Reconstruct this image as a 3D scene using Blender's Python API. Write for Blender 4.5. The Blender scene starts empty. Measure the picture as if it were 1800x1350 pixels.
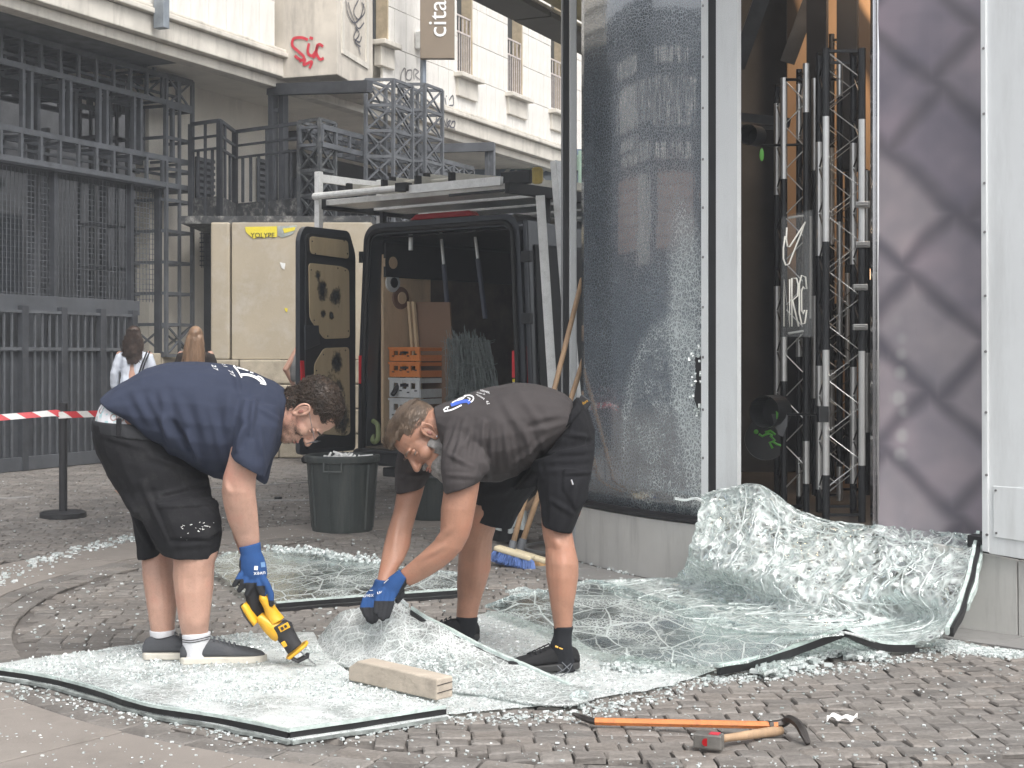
import bpy, bmesh, math, random
import numpy as np
from mathutils import Vector, Matrix, noise
from mathutils.bvhtree import BVHTree
random.seed(7); RNG = np.random.default_rng(7)
R = math.radians
S = bpy.context.scene
COL = S.collection
F, H, YH = 2600.0, 1.2, 625.0          # focal length in photo pixels, eye height, horizon row

# ---------------------------------------------------------------- camera
cam = bpy.data.cameras.new('camera'); camo = bpy.data.objects.new('camera', cam); COL.objects.link(camo)
camo.location = (0, 0, H); camo.rotation_euler = (R(90), 0, 0)
cam.lens = 36.0 * F / 1800; cam.sensor_width = 36; cam.sensor_fit = 'HORIZONTAL'
cam.shift_y = -(675 - YH) / 1800; cam.clip_start = 0.1; cam.clip_end = 500
S.camera = camo
# ---------------------------------------------------------------- world, sun, exposure
SUN_EL, SUN_ROT = R(55), R(150)
w = bpy.data.worlds.new('World'); S.world = w; w.use_nodes = True
nt = w.node_tree; bg = nt.nodes['Background']
sky = nt.nodes.new('ShaderNodeTexSky'); sky.sky_type = 'NISHITA'; sky.sun_disc = False
sky.sun_elevation = SUN_EL; sky.sun_rotation = SUN_ROT; sky.dust_density = 4; sky.air_density = 1.0
hs = nt.nodes.new('ShaderNodeHueSaturation'); hs.inputs['Saturation'].default_value = 0.22
nt.links.new(sky.outputs[0], hs.inputs['Color']); nt.links.new(hs.outputs[0], bg.inputs[0])
bg.inputs[1].default_value = 0.15
sl = bpy.data.lights.new('sun', 'SUN'); so = bpy.data.objects.new('sun', sl); COL.objects.link(so)
sl.energy = 1.2; sl.angle = R(30); sl.color = (1, .97, .93)
sd = Vector((math.sin(SUN_ROT) * math.cos(SUN_EL), math.cos(SUN_ROT) * math.cos(SUN_EL), math.sin(SUN_EL)))
so.rotation_euler = sd.to_track_quat('Z', 'Y').to_euler(); so.location = (0, 0, 20)
S.view_settings.view_transform = 'Standard'; S.view_settings.look = 'None'
S.view_settings.gamma = 1; S.view_settings.use_curve_mapping = False
S.view_settings.exposure = 0.95
S.render.engine = 'CYCLES'
S.cycles.max_bounces = 8; S.cycles.transparent_max_bounces = 16

# ---------------------------------------------------------------- pixel helpers: photo pixel + real depth -> place
def P(px, py, Y): return Vector(((px - 900) * Y / F, Y, H - (py - YH) * Y / F))
def GY(py, z=0.0): return F * (H - z) / (py - YH)
def G(px, py, z=0.0):
    Y = GY(py, z); return Vector(((px - 900) * Y / F, Y, z))

# ---------------------------------------------------------------- object helpers
ROOT = {}
def tag(o, label=None, cat=None, group=None, kind=None):
    if label: o['label'] = label
    if cat: o['category'] = cat
    if group: o['group'] = group
    if kind: o['kind'] = kind
    return o
def empty(name, loc, label=None, cat=None, group=None, kind=None):
    o = bpy.data.objects.new(name, None); COL.objects.link(o); o.location = loc
    o.empty_display_size = .1; ROOT[o.name] = Vector(loc)
    return tag(o, label, cat, group, kind)
def wloc(o):
    return ROOT.get(o.name, Vector((0, 0, 0)))
def link_mesh(name, me, parent=None):
    """mesh given in world coordinates; shifted so that the object's origin sits at its base (or its thing's base)"""
    if parent is None:
        n = len(me.vertices); co = np.empty(n * 3); me.vertices.foreach_get('co', co); co = co.reshape(-1, 3)
        L = Vector(((co[:, 0].min() + co[:, 0].max()) / 2, (co[:, 1].min() + co[:, 1].max()) / 2, co[:, 2].min()))
    else: L = wloc(parent)
    me.transform(Matrix.Translation(-L))
    o = bpy.data.objects.new(name, me); COL.objects.link(o)
    if parent is None: o.location = L
    else: o.parent = parent
    ROOT[o.name] = L
    return o
def copy_tree(o, parent=None):
    c = o.copy(); COL.objects.link(c)
    ROOT[c.name] = ROOT.get(o.name, Vector((0, 0, 0)))
    if parent: c.parent = parent
    for ch in list(o.children): copy_tree(ch, c)
    return c
def frame(d, up=Vector((0, 0, 1))):
    d = Vector(d).normalized()
    if abs(d.dot(up)) > .98: up = Vector((1, 0, 0))
    a = d.cross(up).normalized(); b = d.cross(a).normalized()
    return a, b, d
class MB:
    def __init__(s): s.v = []; s.f = []; s.m = []; s.cur = 0
    def add(s, vs, fs):
        n = len(s.v); s.v += [tuple(v) for v in vs]; s.f += [tuple(i + n for i in f) for f in fs]; s.m += [s.cur] * len(fs); return s
    def box(s, c, sz, M=None):
        c = Vector(c); x, y, z = [q / 2 for q in sz]
        vs = [Vector((a * x, b * y, d * z)) for a in (-1, 1) for b in (-1, 1) for d in (-1, 1)]
        if M is not None: vs = [M @ v for v in vs]
        return s.add([c + v for v in vs], [(0, 1, 3, 2), (4, 6, 7, 5), (0, 4, 5, 1), (2, 3, 7, 6), (0, 2, 6, 4), (1, 5, 7, 3)])
    def beam(s, p0, p1, w, h, up=Vector((0, 0, 1))):
        p0 = Vector(p0); p1 = Vector(p1); a, b, d = frame(p1 - p0, up)
        vs = [p + a * (i * w / 2) + b * (j * h / 2) for p in (p0, p1) for i, j in ((-1, -1), (1, -1), (1, 1), (-1, 1))]
        return s.add(vs, [(0, 3, 2, 1), (4, 5, 6, 7), (0, 1, 5, 4), (1, 2, 6, 5), (2, 3, 7, 6), (3, 0, 4, 7)])
    def tube(s, pts, r, n=8, caps=True):
        pts = [Vector(p) for p in pts]; k = len(pts); rs = r if isinstance(r, (list, tuple)) else [r] * k
        vs = []; pa = None
        for i, p in enumerate(pts):
            d = (pts[min(i + 1, k - 1)] - pts[max(i - 1, 0)])
            if d.length < 1e-9: d = Vector((0, 0, 1))
            d.normalize()
            if pa is None: a, b, _ = frame(d)
            else:
                a = (pa - d * pa.dot(d))
                a = a.normalized() if a.length > 1e-6 else frame(d)[0]
                b = d.cross(a)
            pa = a
            vs += [p + (a * math.cos(t) + b * math.sin(t)) * rs[i] for t in [2 * math.pi * j / n for j in range(n)]]
        fs = [(i * n + j, i * n + (j + 1) % n, (i + 1) * n + (j + 1) % n, (i + 1) * n + j) for i in range(k - 1) for j in range(n)]
        if caps: fs += [tuple(range(n))[::-1], tuple((k - 1) * n + j for j in range(n))]
        return s.add(vs, fs)
    def lathe(s, prof, c, n=24, M=None, ang=2 * math.pi):
        c = Vector(c); vs = []
        for r, z in prof:
            for j in range(n):
                t = ang * j / n; v = Vector((r * math.cos(t), r * math.sin(t), z)); vs.append(c + (M @ v if M else v))
        return s.add(vs, [(i * n + j, i * n + (j + 1) % n, (i + 1) * n + (j + 1) % n, (i + 1) * n + j) for i in range(len(prof) - 1) for j in range(n)])
    def prism(s, poly, vec):
        n = len(poly); vec = Vector(vec); vs = [Vector(p) for p in poly]; vs += [p + vec for p in vs]
        return s.add(vs, [tuple(range(n))[::-1], tuple(range(n, 2 * n))] + [(i, (i + 1) % n, n + (i + 1) % n, n + i) for i in range(n)])
    def grid(s, fn, nu, nv):
        vs = [fn(i / nu, j / nv) for j in range(nv + 1) for i in range(nu + 1)]
        return s.add(vs, [(j * (nu + 1) + i, j * (nu + 1) + i + 1, (j + 1) * (nu + 1) + i + 1, (j + 1) * (nu + 1) + i) for j in range(nv) for i in range(nu)])
    def ell(s, c, r, M=None, n=10):
        c = Vector(c); vs = []; fs = []
        for i in range(n + 1):
            ph = math.pi * i / n
            for j in range(2 * n):
                t = math.pi * j / n; v = Vector((r[0] * math.sin(ph) * math.cos(t), r[1] * math.sin(ph) * math.sin(t), r[2] * math.cos(ph)))
                vs.append(c + (M @ v if M else v))
        m = 2 * n
        return s.add(vs, [(i * m + j, (i + 1) * m + j, (i + 1) * m + (j + 1) % m, i * m + (j + 1) % m) for i in range(n) for j in range(m)])
    def caps(s, pts, rs, n=12):
        """chain of round balls and cones: a limb"""
        for p, r in zip(pts, rs): s.ell(p, (r, r, r), n=6)
        s.tube(pts, list(rs), n)
        return s
    def loft(s, rings, n=20):
        """rings: (x1,y1,x2,y2,Y,b): the two outline pixels of a section, its depth and its half thickness in metres"""
        vs = []
        for x1, y1, x2, y2, Y, b in rings:
            p = P(x1, y1, Y); q = P(x2, y2, Y); c = (p + q) / 2; a = (q - p) / 2
            for j in range(n):
                t = 2 * math.pi * j / n
                vs.append(c + a * math.cos(t) + Vector((0, -1, 0)) * b * math.sin(t))
        k = len(rings)
        fs = [(i * n + j, i * n + (j + 1) % n, (i + 1) * n + (j + 1) % n, (i + 1) * n + j) for i in range(k - 1) for j in range(n)]
        fs += [tuple(range(n))[::-1], tuple((k - 1) * n + j for j in range(n))]
        return s.add(vs, fs)
    def mesh(s, name, mats):
        me = bpy.data.meshes.new(name); me.from_pydata(s.v, [], s.f)
        for m in (mats if isinstance(mats, (list, tuple)) else [mats]): me.materials.append(m)
        if max(s.m, default=0) > 0: me.polygons.foreach_set('material_index', s.m)
        me.update(); return me
    def build(s, name, mats, parent=None, smooth=False, bevel=0, label=None, cat=None, group=None, kind=None, fixn=False):
        me = s.mesh(name, mats)
        if fixn:
            bm = bmesh.new(); bm.from_mesh(me); bmesh.ops.recalc_face_normals(bm, faces=bm.faces); bm.to_mesh(me); bm.free()
        o = link_mesh(name, me, parent)
        if smooth:
            me.polygons.foreach_set('use_smooth', [True] * len(me.polygons))
        if bevel:
            b = o.modifiers.new('bevel', 'BEVEL'); b.width = bevel; b.segments = 2; b.limit_method = 'ANGLE'
        return tag(o, label, cat, group, kind)
def catmull(pts, k=8):
    pts = [Vector(p) for p in pts]; out = []
    for i in range(len(pts) - 1):
        p0 = pts[max(i - 1, 0)]; p1 = pts[i]; p2 = pts[i + 1]; p3 = pts[min(i + 2, len(pts) - 1)]
        for j in range(k):
            t = j / k
            out.append(.5 * ((2 * p1) + (p2 - p0) * t + (2 * p0 - 5 * p1 + 4 * p2 - p3) * t * t + (3 * p1 - p0 - 3 * p2 + p3) * t ** 3))
    return out + [pts[-1]]
def text2d(body, size=1.0, shear=0, res=3):
    c = bpy.data.curves.new('text', 'FONT'); c.body = body; c.size = size; c.align_x = 'CENTER'; c.align_y = 'CENTER'; c.shear = shear
    c.resolution_u = res
    o = bpy.data.objects.new('text', c); COL.objects.link(o)
    me = bpy.data.meshes.new_from_object(o.evaluated_get(bpy.context.evaluated_depsgraph_get()))
    vs = [v.co.copy() for v in me.vertices]; fs = [tuple(p.vertices) for p in me.polygons]
    bpy.data.objects.remove(o); bpy.data.curves.remove(c); bpy.data.meshes.remove(me)
    return vs, fs
def lettering(mb, body, size, fn):
    vs, fs = text2d(body, size); mb.add([fn(v.x, v.y) for v in vs], fs); return mb
def ribbon(mb, pts, wd, nrm):
    """flat painted stroke through pts (3D), width wd, facing nrm"""
    pts = [Vector(p) for p in pts]; vs = []
    for i, p in enumerate(pts):
        d = (pts[min(i + 1, len(pts) - 1)] - pts[max(i - 1, 0)]).normalized(); a = d.cross(nrm).normalized() * wd / 2
        vs += [p - a, p + a]
    mb.add(vs, [(2 * i, 2 * i + 1, 2 * i + 3, 2 * i + 2) for i in range(len(pts) - 1)])

# ---------------------------------------------------------------- materials
class N:
    def __init__(s, name):
        s.m = bpy.data.materials.new(name); s.m.use_nodes = True; s.t = s.m.node_tree; s.b = s.t.nodes['Principled BSDF']; s.o = s.t.nodes['Material Output']
    def n(s, ty, **k):
        x = s.t.nodes.new('ShaderNode' + ty)
        for a, b in k.items():
            if a[0] == 'i':
                key = a[1:]; x.inputs[int(key) if key.isdigit() else key].default_value = b
            else: setattr(x, a, b)
        return x
    def l(s, a, b): s.t.links.new(a, b)
    def coord(s, sc=(1, 1, 1), out='Object', rot=(0, 0, 0)):
        tc = s.n('TexCoord'); mp = s.n('Mapping'); mp.inputs['Scale'].default_value = sc; mp.inputs['Rotation'].default_value = rot
        s.l(tc.outputs[out], mp.inputs[0]); return mp.outputs[0]
    def noise(s, v, scale, detail=4, rough=.6):
        x = s.n('TexNoise'); x.inputs['Scale'].default_value = scale; x.inputs['Detail'].default_value = detail; x.inputs['Roughness'].default_value = rough
        if v is not None: s.l(v, x.inputs['Vector'])
        return x.outputs['Fac']
    def ramp(s, f, stops, interp='LINEAR'):
        x = s.n('ValToRGB'); x.color_ramp.interpolation = interp; e = x.color_ramp.elements
        while len(e) < len(stops): e.new(.5)
        for i, (p, c) in enumerate(stops):
            e[i].position = p; e[i].color = (c, c, c, 1) if isinstance(c, (int, float)) else tuple(c) + (1,)
        s.l(f, x.inputs[0]); return x.outputs[0]
    def mix(s, f, a, b, mode='MIX'):
        x = s.n('Mix', data_type='RGBA', blend_type=mode)
        for q, i in ((f, 0), (a, 6), (b, 7)):
            if isinstance(q, (int, float)): x.inputs[i].default_value = q if i == 0 else (q, q, q, 1)
            elif isinstance(q, (tuple, list)): x.inputs[i].default_value = tuple(q) + (1,)
            else: s.l(q, x.inputs[i])
        return x.outputs[2]
    def math(s, op, a, b=0.0):
        x = s.n('Math', operation=op)
        for q, i in ((a, 0), (b, 1)):
            if isinstance(q, (int, float)): x.inputs[i].default_value = q
            else: s.l(q, x.inputs[i])
        return x.outputs[0]
    def bump(s, h, st=.3, dist=.01):
        x = s.n('Bump'); x.inputs['Strength'].default_value = st; x.inputs['Distance'].default_value = dist; s.l(h, x.inputs['Height'])
        s.l(x.outputs[0], s.b.inputs['Normal']); return x.outputs[0]
def mat(name, col, rough=.6, metal=0, var=.25, scale=6, bump=.15, bscale=60, dirt=None, dirtamt=.0, streak=False, sheen=0, spec=None, sc=(1, 1, 1)):
    q = N(name); v = q.coord(sc); n1 = q.noise(v, scale, 5)
    lo = tuple(c * (1 - var) for c in col); hi = tuple(min(1, c * (1 + var)) for c in col)
    c = q.ramp(n1, [(.3, lo), (.7, hi)])
    if dirt:
        vv = q.coord((1, 1, .15)) if streak else v
        d = q.ramp(q.noise(vv, scale * 1.7, 8, .75), [(.5, 0.0), (.72, 1.0)])
        c = q.mix(q.math('MULTIPLY', d, dirtamt), c, dirt)
    q.l(c, q.b.inputs['Base Color']); q.b.inputs['Roughness'].default_value = rough; q.b.inputs['Metallic'].default_value = metal
    if spec is not None: q.b.inputs['Specular IOR Level'].default_value = spec
    if bump: q.bump(q.noise(v, bscale, 4), bump, .004)
    if sheen: q.b.inputs['Sheen Weight'].default_value = sheen
    return q.m
# ================================================================ GROUND
def paver_mat():
    q = N('paver_stone'); v = q.coord(); g = q.n('NewGeometry'); oi = q.n('ObjectInfo')
    r = q.math('FRACT', q.math('ADD', g.outputs['Random Per Island'], oi.outputs['Random']))
    c = q.ramp(r, [(0, (.120, .110, .100)), (.3, (.155, .140, .126)), (.5, (.138, .128, .118)), (.75, (.172, .152, .134)), (1, (.195, .180, .164))])
    big = q.ramp(q.noise(v, .55, 4), [(.35, .8), (.65, 1.25)])
    c = q.mix(1, c, big, 'MULTIPLY')
    fine = q.ramp(q.noise(v, 55, 6, .7), [(.3, .65), (.7, 1.3)])
    c = q.mix(1, c, fine, 'MULTIPLY')
    dust = q.ramp(q.noise(v, 2.6, 9, .75), [(.45, 0.0), (.75, .5)])
    c = q.mix(dust, c, (.3, .28, .26))
    q.l(c, q.b.inputs['Base Color']); q.b.inputs['Roughness'].default_value = .72
    q.bump(q.noise(v, 90, 6, .7), .5, .004); return q.m
M_PAV = paver_mat()
M_MORTAR = mat('joint_sand', (.12, .108, .098), .95, var=.4, scale=9, bump=.5, bscale=120)
M_SLAB = mat('pale_slab', (.225, .2, .178), .85, var=.14, scale=1.5, bump=.35, bscale=140, dirt=(.1, .09, .08), dirtamt=.45)
CX, CY, CR = .75, 7.35, 3.3
gm = MB(); gm.box((2, 20, -.06), (86, 58, .08)); gm.build('ground', M_MORTAR, kind='structure')
pavement = empty('pavement', (0, 8, 0), kind='structure')
def _arc():
    cx, cy, r = 3.7316, 9.9434, 3.6; a0 = math.atan2(8.65 - cy, .372 - cx); a1 = math.atan2(7.64 - cy, .965 - cx); a0 %= 2 * math.pi; a1 %= 2 * math.pi
    return [(cx + r * math.cos(a0 - .07 + (a1 - a0 + .07) * k / 24), cy + r * math.sin(a0 - .07 + (a1 - a0 + .07) * k / 24)) for k in range(25)]
STORE = [(.26, 9.5)] + _arc() + [(1.2, 7.38), (1.45, 7.13), (1.72, 6.86), (2.1, 6.5), (2.5, 6.12), (2.9, 5.74), (3.6, 5.1)]
def store_side(x, y):
    """distance outside the shop wall line (negative inside)"""
    best = 1e9; sgn = 1
    for (x0, y0), (x1, y1) in zip(STORE[:-1], STORE[1:]):
        dx, dy = x1 - x0, y1 - y0; L = dx * dx + dy * dy; t = max(0, min(1, ((x - x0) * dx + (y - y0) * dy) / L))
        d = math.hypot(x - x0 - t * dx, y - y0 - t * dy)
        if d < best: best = d; sgn = -1 if (dx * (y - y0) - dy * (x - x0)) > 0 else 1
    return best * sgn
def add_pavers():
    cells = []
    L, Wd = .1, .092; a = R(4)
    ca, sa = math.cos(a), math.sin(a)
    for j in range(-14, 205):
        jj = j; off = (jj % 2) * L / 2 + RNG.normal() * .02
        for i in range(-122, 122):
            u = i * L + off; v = 3.6 + j * Wd
            x = u * ca - (v - 3.6) * sa * .4; y = v + u * sa + .02 * math.sin(u * 1.3 + j * .3)
            if abs(x) > y * .40 + .9 or y < 4.05 or y > 22: continue
            r = math.hypot(x - CX, y - CY)
            rot = math.atan2(sa, ca)
            if y < 12 and x < CX + 2.6:
                if CR - .30 < r < CR + .62: continue
            if y < 12 and x > CX and r > CR + .62: pass
            if store_side(x, y) < .36 and y < 10.5: continue
            cells.append((x, y, L, Wd, rot))
    # two courses that follow the curved kerb line
    for k, rr in enumerate((CR - .06, CR - .18)):
        n = int(2 * math.pi * rr / .155)
        for i in range(n):
            t = 2 * math.pi * (i + .5 * k) / n; x = CX + rr * math.cos(t); y = CY + rr * math.sin(t)
            if x > CX + 2.6 or abs(x) > y * .4 + .9 or store_side(x, y) < .36 or y < 4.05: continue
            cells.append((x, y, .155, .12, t + math.pi / 2))
    return cells
cells = add_pavers()
def paver_shape(L, W, rng, z=None):
    gap = .0018 + abs(rng.normal()) * .0012; hx, hy = L / 2 - gap, W / 2 - gap; be = .006
    z = (rng.normal() * .0012 - .001) if z is None else z
    tl = rng.normal(size=2) * .006
    v = []
    for zz, i in ((-.02, 0), (z - .005, .000), (z, be)):
        for sx, sy in ((-1, -1), (1, -1), (1, 1), (-1, 1)):
            jx, jy = rng.normal(size=2) * .0022
            v.append((sx * (hx - i) + jx, sy * (hy - i) + jy, zz + (tl[0] * sx + tl[1] * sy) * .25))
    f = [(8, 9, 10, 11)] + [(a, (a + 1) % 4, 4 + (a + 1) % 4, 4 + a) for a in range(4)] + [(4 + a, 4 + (a + 1) % 4, 8 + (a + 1) % 4, 8 + a) for a in range(4)]
    return v, f
# the 300 nearest pavers inside the view are single objects, the rest one mesh
inview = [c for c in cells if abs(c[0]) < c[1] * .346 and c[1] < 9]
inview = [c for c in inview if not (c[1] < 4.28)]
inview.sort(key=lambda c: c[1] + .15 * abs(c[0])); single = set(inview[:300])
var = []
for k in range(24):
    v, f = paver_shape(.1, .092, RNG); mb = MB(); mb.add(v, f); var.append(mb.mesh('paver', M_PAV))
var2 = []
for k in range(6):
    v, f = paver_shape(.155, .12, RNG); mb = MB(); mb.add(v, f); var2.append(mb.mesh('paver', M_PAV))
rest = MB()
for c in cells:
    x, y, L, Wd, rot = c
    if c in single:
        o = bpy.data.objects.new('paver', (var2 if L > .145 else var)[RNG.integers(6 if L > .145 else 24)]); COL.objects.link(o)
        o.parent = pavement; o.location = (x, y - 8, 0); o.rotation_euler = (0, 0, rot + (math.pi if RNG.random() > .5 else 0))
    else:
        v, f = paver_shape(L, Wd, RNG); cc, ss = math.cos(rot), math.sin(rot)
        rest.add([(x + a * cc - b * ss, y + a * ss + b * cc, z) for a, b, z in v], f)
rest.build('paver_field', M_PAV, pavement, kind='stuff')
# pale slabs of the curved band
for k in range(26):
    t0 = R(62 + k * 9.5); t1 = R(62 + (k + 1) * 9.5) - .0022
    if CX + CR * math.cos(t0) > CX + 2.4: continue
    ni = 6; poly = [(CX + (CR + .002) * math.cos(t0 + (t1 - t0) * i / ni), CY + (CR + .002) * math.sin(t0 + (t1 - t0) * i / ni), 0) for i in range(ni + 1)]
    poly += [(CX + (CR + .56) * math.cos(t1 - (t1 - t0) * i / ni), CY + (CR + .56) * math.sin(t1 - (t1 - t0) * i / ni), 0) for i in range(ni + 1)]
    mb = MB(); mb.prism([(a, b, -.02) for a, b, c in poly], (0, 0, .021 + RNG.normal() * .0012)); mb.build('slab', M_SLAB, pavement, bevel=.003)
# slabs along the shop wall
def off_store(d, k=6):
    pts = []; ST = STORE[1:26:4] + STORE[26:]
    for (x0, y0), (x1, y1) in zip(ST[:-1], ST[1:]):
        for i in range(k): pts.append(Vector((x0 + (x1 - x0) * i / k, y0 + (y1 - y0) * i / k, 0)))
    out = []
    for i, p in enumerate(pts):
        t = (pts[min(i + 1, len(pts) - 1)] - pts[max(i - 1, 0)]).normalized(); out.append(p + Vector((t.y, -t.x, 0)) * -abs(d) * -1)
    return out
sa_, sb_ = off_store(.0), off_store(.33)
M_SLAB2 = mat('grey_slab', (.2, .195, .188), .85, var=.15, scale=2, bump=.35, bscale=140, dirt=(.09, .085, .08), dirtamt=.5)
for i in range(2, len(sa_) - 7, 6):
    A = sa_[i:i + 7]; B = sb_[i:i + 7]
    poly = [p.copy() for p in A] + [p.copy() for p in B[::-1]]
    c = sum(poly, Vector()) / len(poly); poly = [c + (p - c) * .993 for p in poly]
    for p in poly: p.z = -.02
    mb = MB(); mb.prism(poly, (0, 0, .021)); mb.build('slab', M_SLAB2, pavement, bevel=.002)
# thin pale channel lines across the far paving
M_LINE = mat('pale_strip', (.3, .29, .28), .9, var=.2, scale=12)
mb = MB()
for (a, b) in (((330, 862), (545, 848)), ((0, 877), (60, 874)), ((400, 881), (545, 880))):
    mb.beam(G(*a) + Vector((0, 0, .004)), G(*b) + Vector((0, 0, .004)), .035, .012)
mb.build('channel_strip', M_LINE, pavement)
mcov = mat('manhole_iron', (.16, .16, .16), .6, .3, bump=.5, bscale=40)
c = G(1005, 966); mb = MB(); mb.lathe([(.30, -.004), (.30, .007), (.325, .007), (.325, -.004)], (c.x + .02, c.y + .1, 0), 40)
mb.build('manhole_cover', mcov, pavement, smooth=False)
# ================================================================ STREET STRUCTURES ON THE LEFT
D = Vector((.45, 1, 0)).normalized(); DN = Vector((1, -.45, 0)).normalized()   # along the street front, and its outward normal
class Line:
    def __init__(s, px, Y): s.c = (px - 900) / F * Y - .45 * Y
    def Y(s, px): return s.c / ((px - 900) / F - .45)
    def t(s, px, off=0):
        c = s.c + off * (DN.x - .45 * DN.y); Y = c / ((px - 900) / F - .45); return (Y - off * DN.y) * math.sqrt(1.2025)
    def p(s, px, py, off=0): return P(px, py, s.Y(px)) + DN * off
    def s_(s, px): Y = s.Y(px); return Y * math.sqrt(1 + .2025)
    def at(s, t, z, off=0):
        Y = t / math.sqrt(1.2025); return Vector((s.c + .45 * Y, Y, z)) + DN * off
M_STEEL = mat('dark_grey_steel_paint', (.10, .107, .118), .5, .1, var=.3, scale=5, bump=.1, dirt=(.16, .16, .16), dirtamt=.25, spec=.5)
M_STEEL2 = mat('black_steel_paint', (.052, .056, .064), .55, .2, var=.3, scale=5, bump=.1, dirt=(.12, .12, .12), dirtamt=.3)
M_SHEET = mat('grey_sheet_steel', (.085, .092, .103), .5, .2, var=.25, scale=3, bump=.1, dirt=(.14, .14, .145), dirtamt=.35, streak=True)
M_STONE = mat('beige_facade_stone', (.73, .705, .66), .85, var=.07, scale=2, bump=.2, bscale=70, dirt=(.36, .33, .28), dirtamt=.55, streak=True)
M_STONE2 = mat('weathered_cornice_stone', (.62, .585, .52), .88, var=.12, scale=3, bump=.35, bscale=50, dirt=(.2, .18, .15), dirtamt=.55, streak=True)
M_RENDER = mat('smooth_beige_render', (.74, .70, .62), .9, var=.08, scale=1.5, bump=.2, bscale=80, dirt=(.25, .22, .18), dirtamt=.3, streak=True)
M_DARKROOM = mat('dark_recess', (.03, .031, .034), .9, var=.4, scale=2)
# ---- gate (direction D)
GL = Line(0, 15.1)
ga, gb = GL.s_(-260), GL.s_(236)
gate = empty('metal_gate', GL.at(GL.s_(60), 0), 'long charcoal steel bar gate with sheeted back along the left of the street', 'gate')
mb = MB(); mb.beam(GL.at(ga, .075), GL.at(gb, .075), .05, .14); mb.build('bottom_rail', M_SHEET, gate, bevel=.004)
mb = MB(); mb.beam(GL.at(ga, 1.66), GL.at(gb, 1.66), .05, .03); mb.build('top_rail', M_STEEL, gate)
mb = MB(); mb.beam(GL.at(ga, 1.27), GL.at(gb, 1.27), .045, .035); mb.build('middle_rail', M_STEEL, gate)
mb = MB(); mb.beam(GL.at(ga, .69, -.035), GL.at(gb, .69, -.035), .012, 1.1); mb.build('back_sheet', M_STEEL2, gate)
bar = MB(); bar.box((0, 0, .76), (.02, .02, 1.5)); barm = bar.mesh('bar', M_STEEL)
t = ga; k = 0
posts = [GL.s_(x) for x in (-150, -60, 41, 110, 178, 234)]
while t < gb:
    if all(abs(t - p) > .055 for p in posts):
        o = bpy.data.objects.new('bar', barm); COL.objects.link(o); o.parent = gate; o.location = GL.at(t, .14) - wloc(gate); o.location.z = .14 - .0
        o.rotation_euler.z = math.atan2(D.y, D.x)
    t += .112
for p in posts:
    mb = MB(); mb.beam(GL.at(p, 0), GL.at(p, 1.72), .07, .09, D); mb.build('gate_post', M_STEEL2, gate, bevel=.004)
# ---- lattice gantry above the gate
gan = empty('lattice_gantry', GL.at(GL.s_(315), 0), 'tall grey lattice steel gantry with square bays above the bar gate', 'steel gantry')
def lat_beam(L, t0, t1, z0, z1, depth, bay, parent, off=0, name='lattice_beam', mid=True, x=False, w=.035):
    """box beam of square bays: chords, posts on both faces and short struts through"""
    mb = MB()
    for o in (off, off - depth):
        for z in (z0 + .03, z1 - .03): mb.beam(L.at(t0, z, o), L.at(t1, z, o), w, .06)
    n = max(1, int(round((t1 - t0) / bay)))
    for i in range(n + 1):
        t = t0 + (t1 - t0) * i / n
        for o in (off, off - depth): mb.beam(L.at(t, z0 + .06, o), L.at(t, z1 - .06, o), w, w, D)
        for z in (z0 + .03, z1 - .03): mb.beam(L.at(t, z, off), L.at(t, z, off - depth), .03, .03)
        if mid and i < n: mb.beam(L.at(t, (z0 + z1) / 2, off - depth * .45), L.at(t + (t1 - t0) / n, (z0 + z1) / 2, off - depth * .45), .03, .03)
        if x and i < n:
            tt = t + (t1 - t0) / n
            mb.beam(L.at(t, z0 + .06, off), L.at(tt, z1 - .06, off), .02, .02); mb.beam(L.at(t, z1 - .06, off + .004), L.at(tt, z0 + .06, off + .004), .02, .02)
    return mb.build(name, M_STEEL, parent)
tg0, tg1 = GL.s_(-200), GL.s_(338)
lat_beam(GL, tg0, tg1, 4.18, 4.55, .5, .3, gan)
lat_beam(GL, tg0, tg1, 3.2, 3.57, .5, .3, gan)
lat_beam(GL, tg0, tg1, 4.18, 4.55, .45, .6, gan, off=-1.1)
mb = MB(); mb.beam(GL.at(tg0, 3.19, -.25), GL.at(tg1, 3.19, -.25), .5, .02); mb.build('soffit_sheet', M_STEEL2, gan)
for i in range(int((tg1 - tg0) / .6) + 1):        # paired posts between the two beams
    for dt in (0, .12): mb = MB(); mb.beam(GL.at(tg0 + i * .6 + dt, 3.57, -.02), GL.at(tg0 + i * .6 + dt, 4.18, -.02), .05, .04, D); mb.build('gantry_post', M_STEEL, gan)
    mb = MB(); mb.beam(GL.at(tg0 + i * .6 + .06, 3.57, -.5), GL.at(tg0 + i * .6 + .06, 4.18, -.5), .22, .05, D)
    mb.build('gantry_post', M_STEEL, gan)
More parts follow.
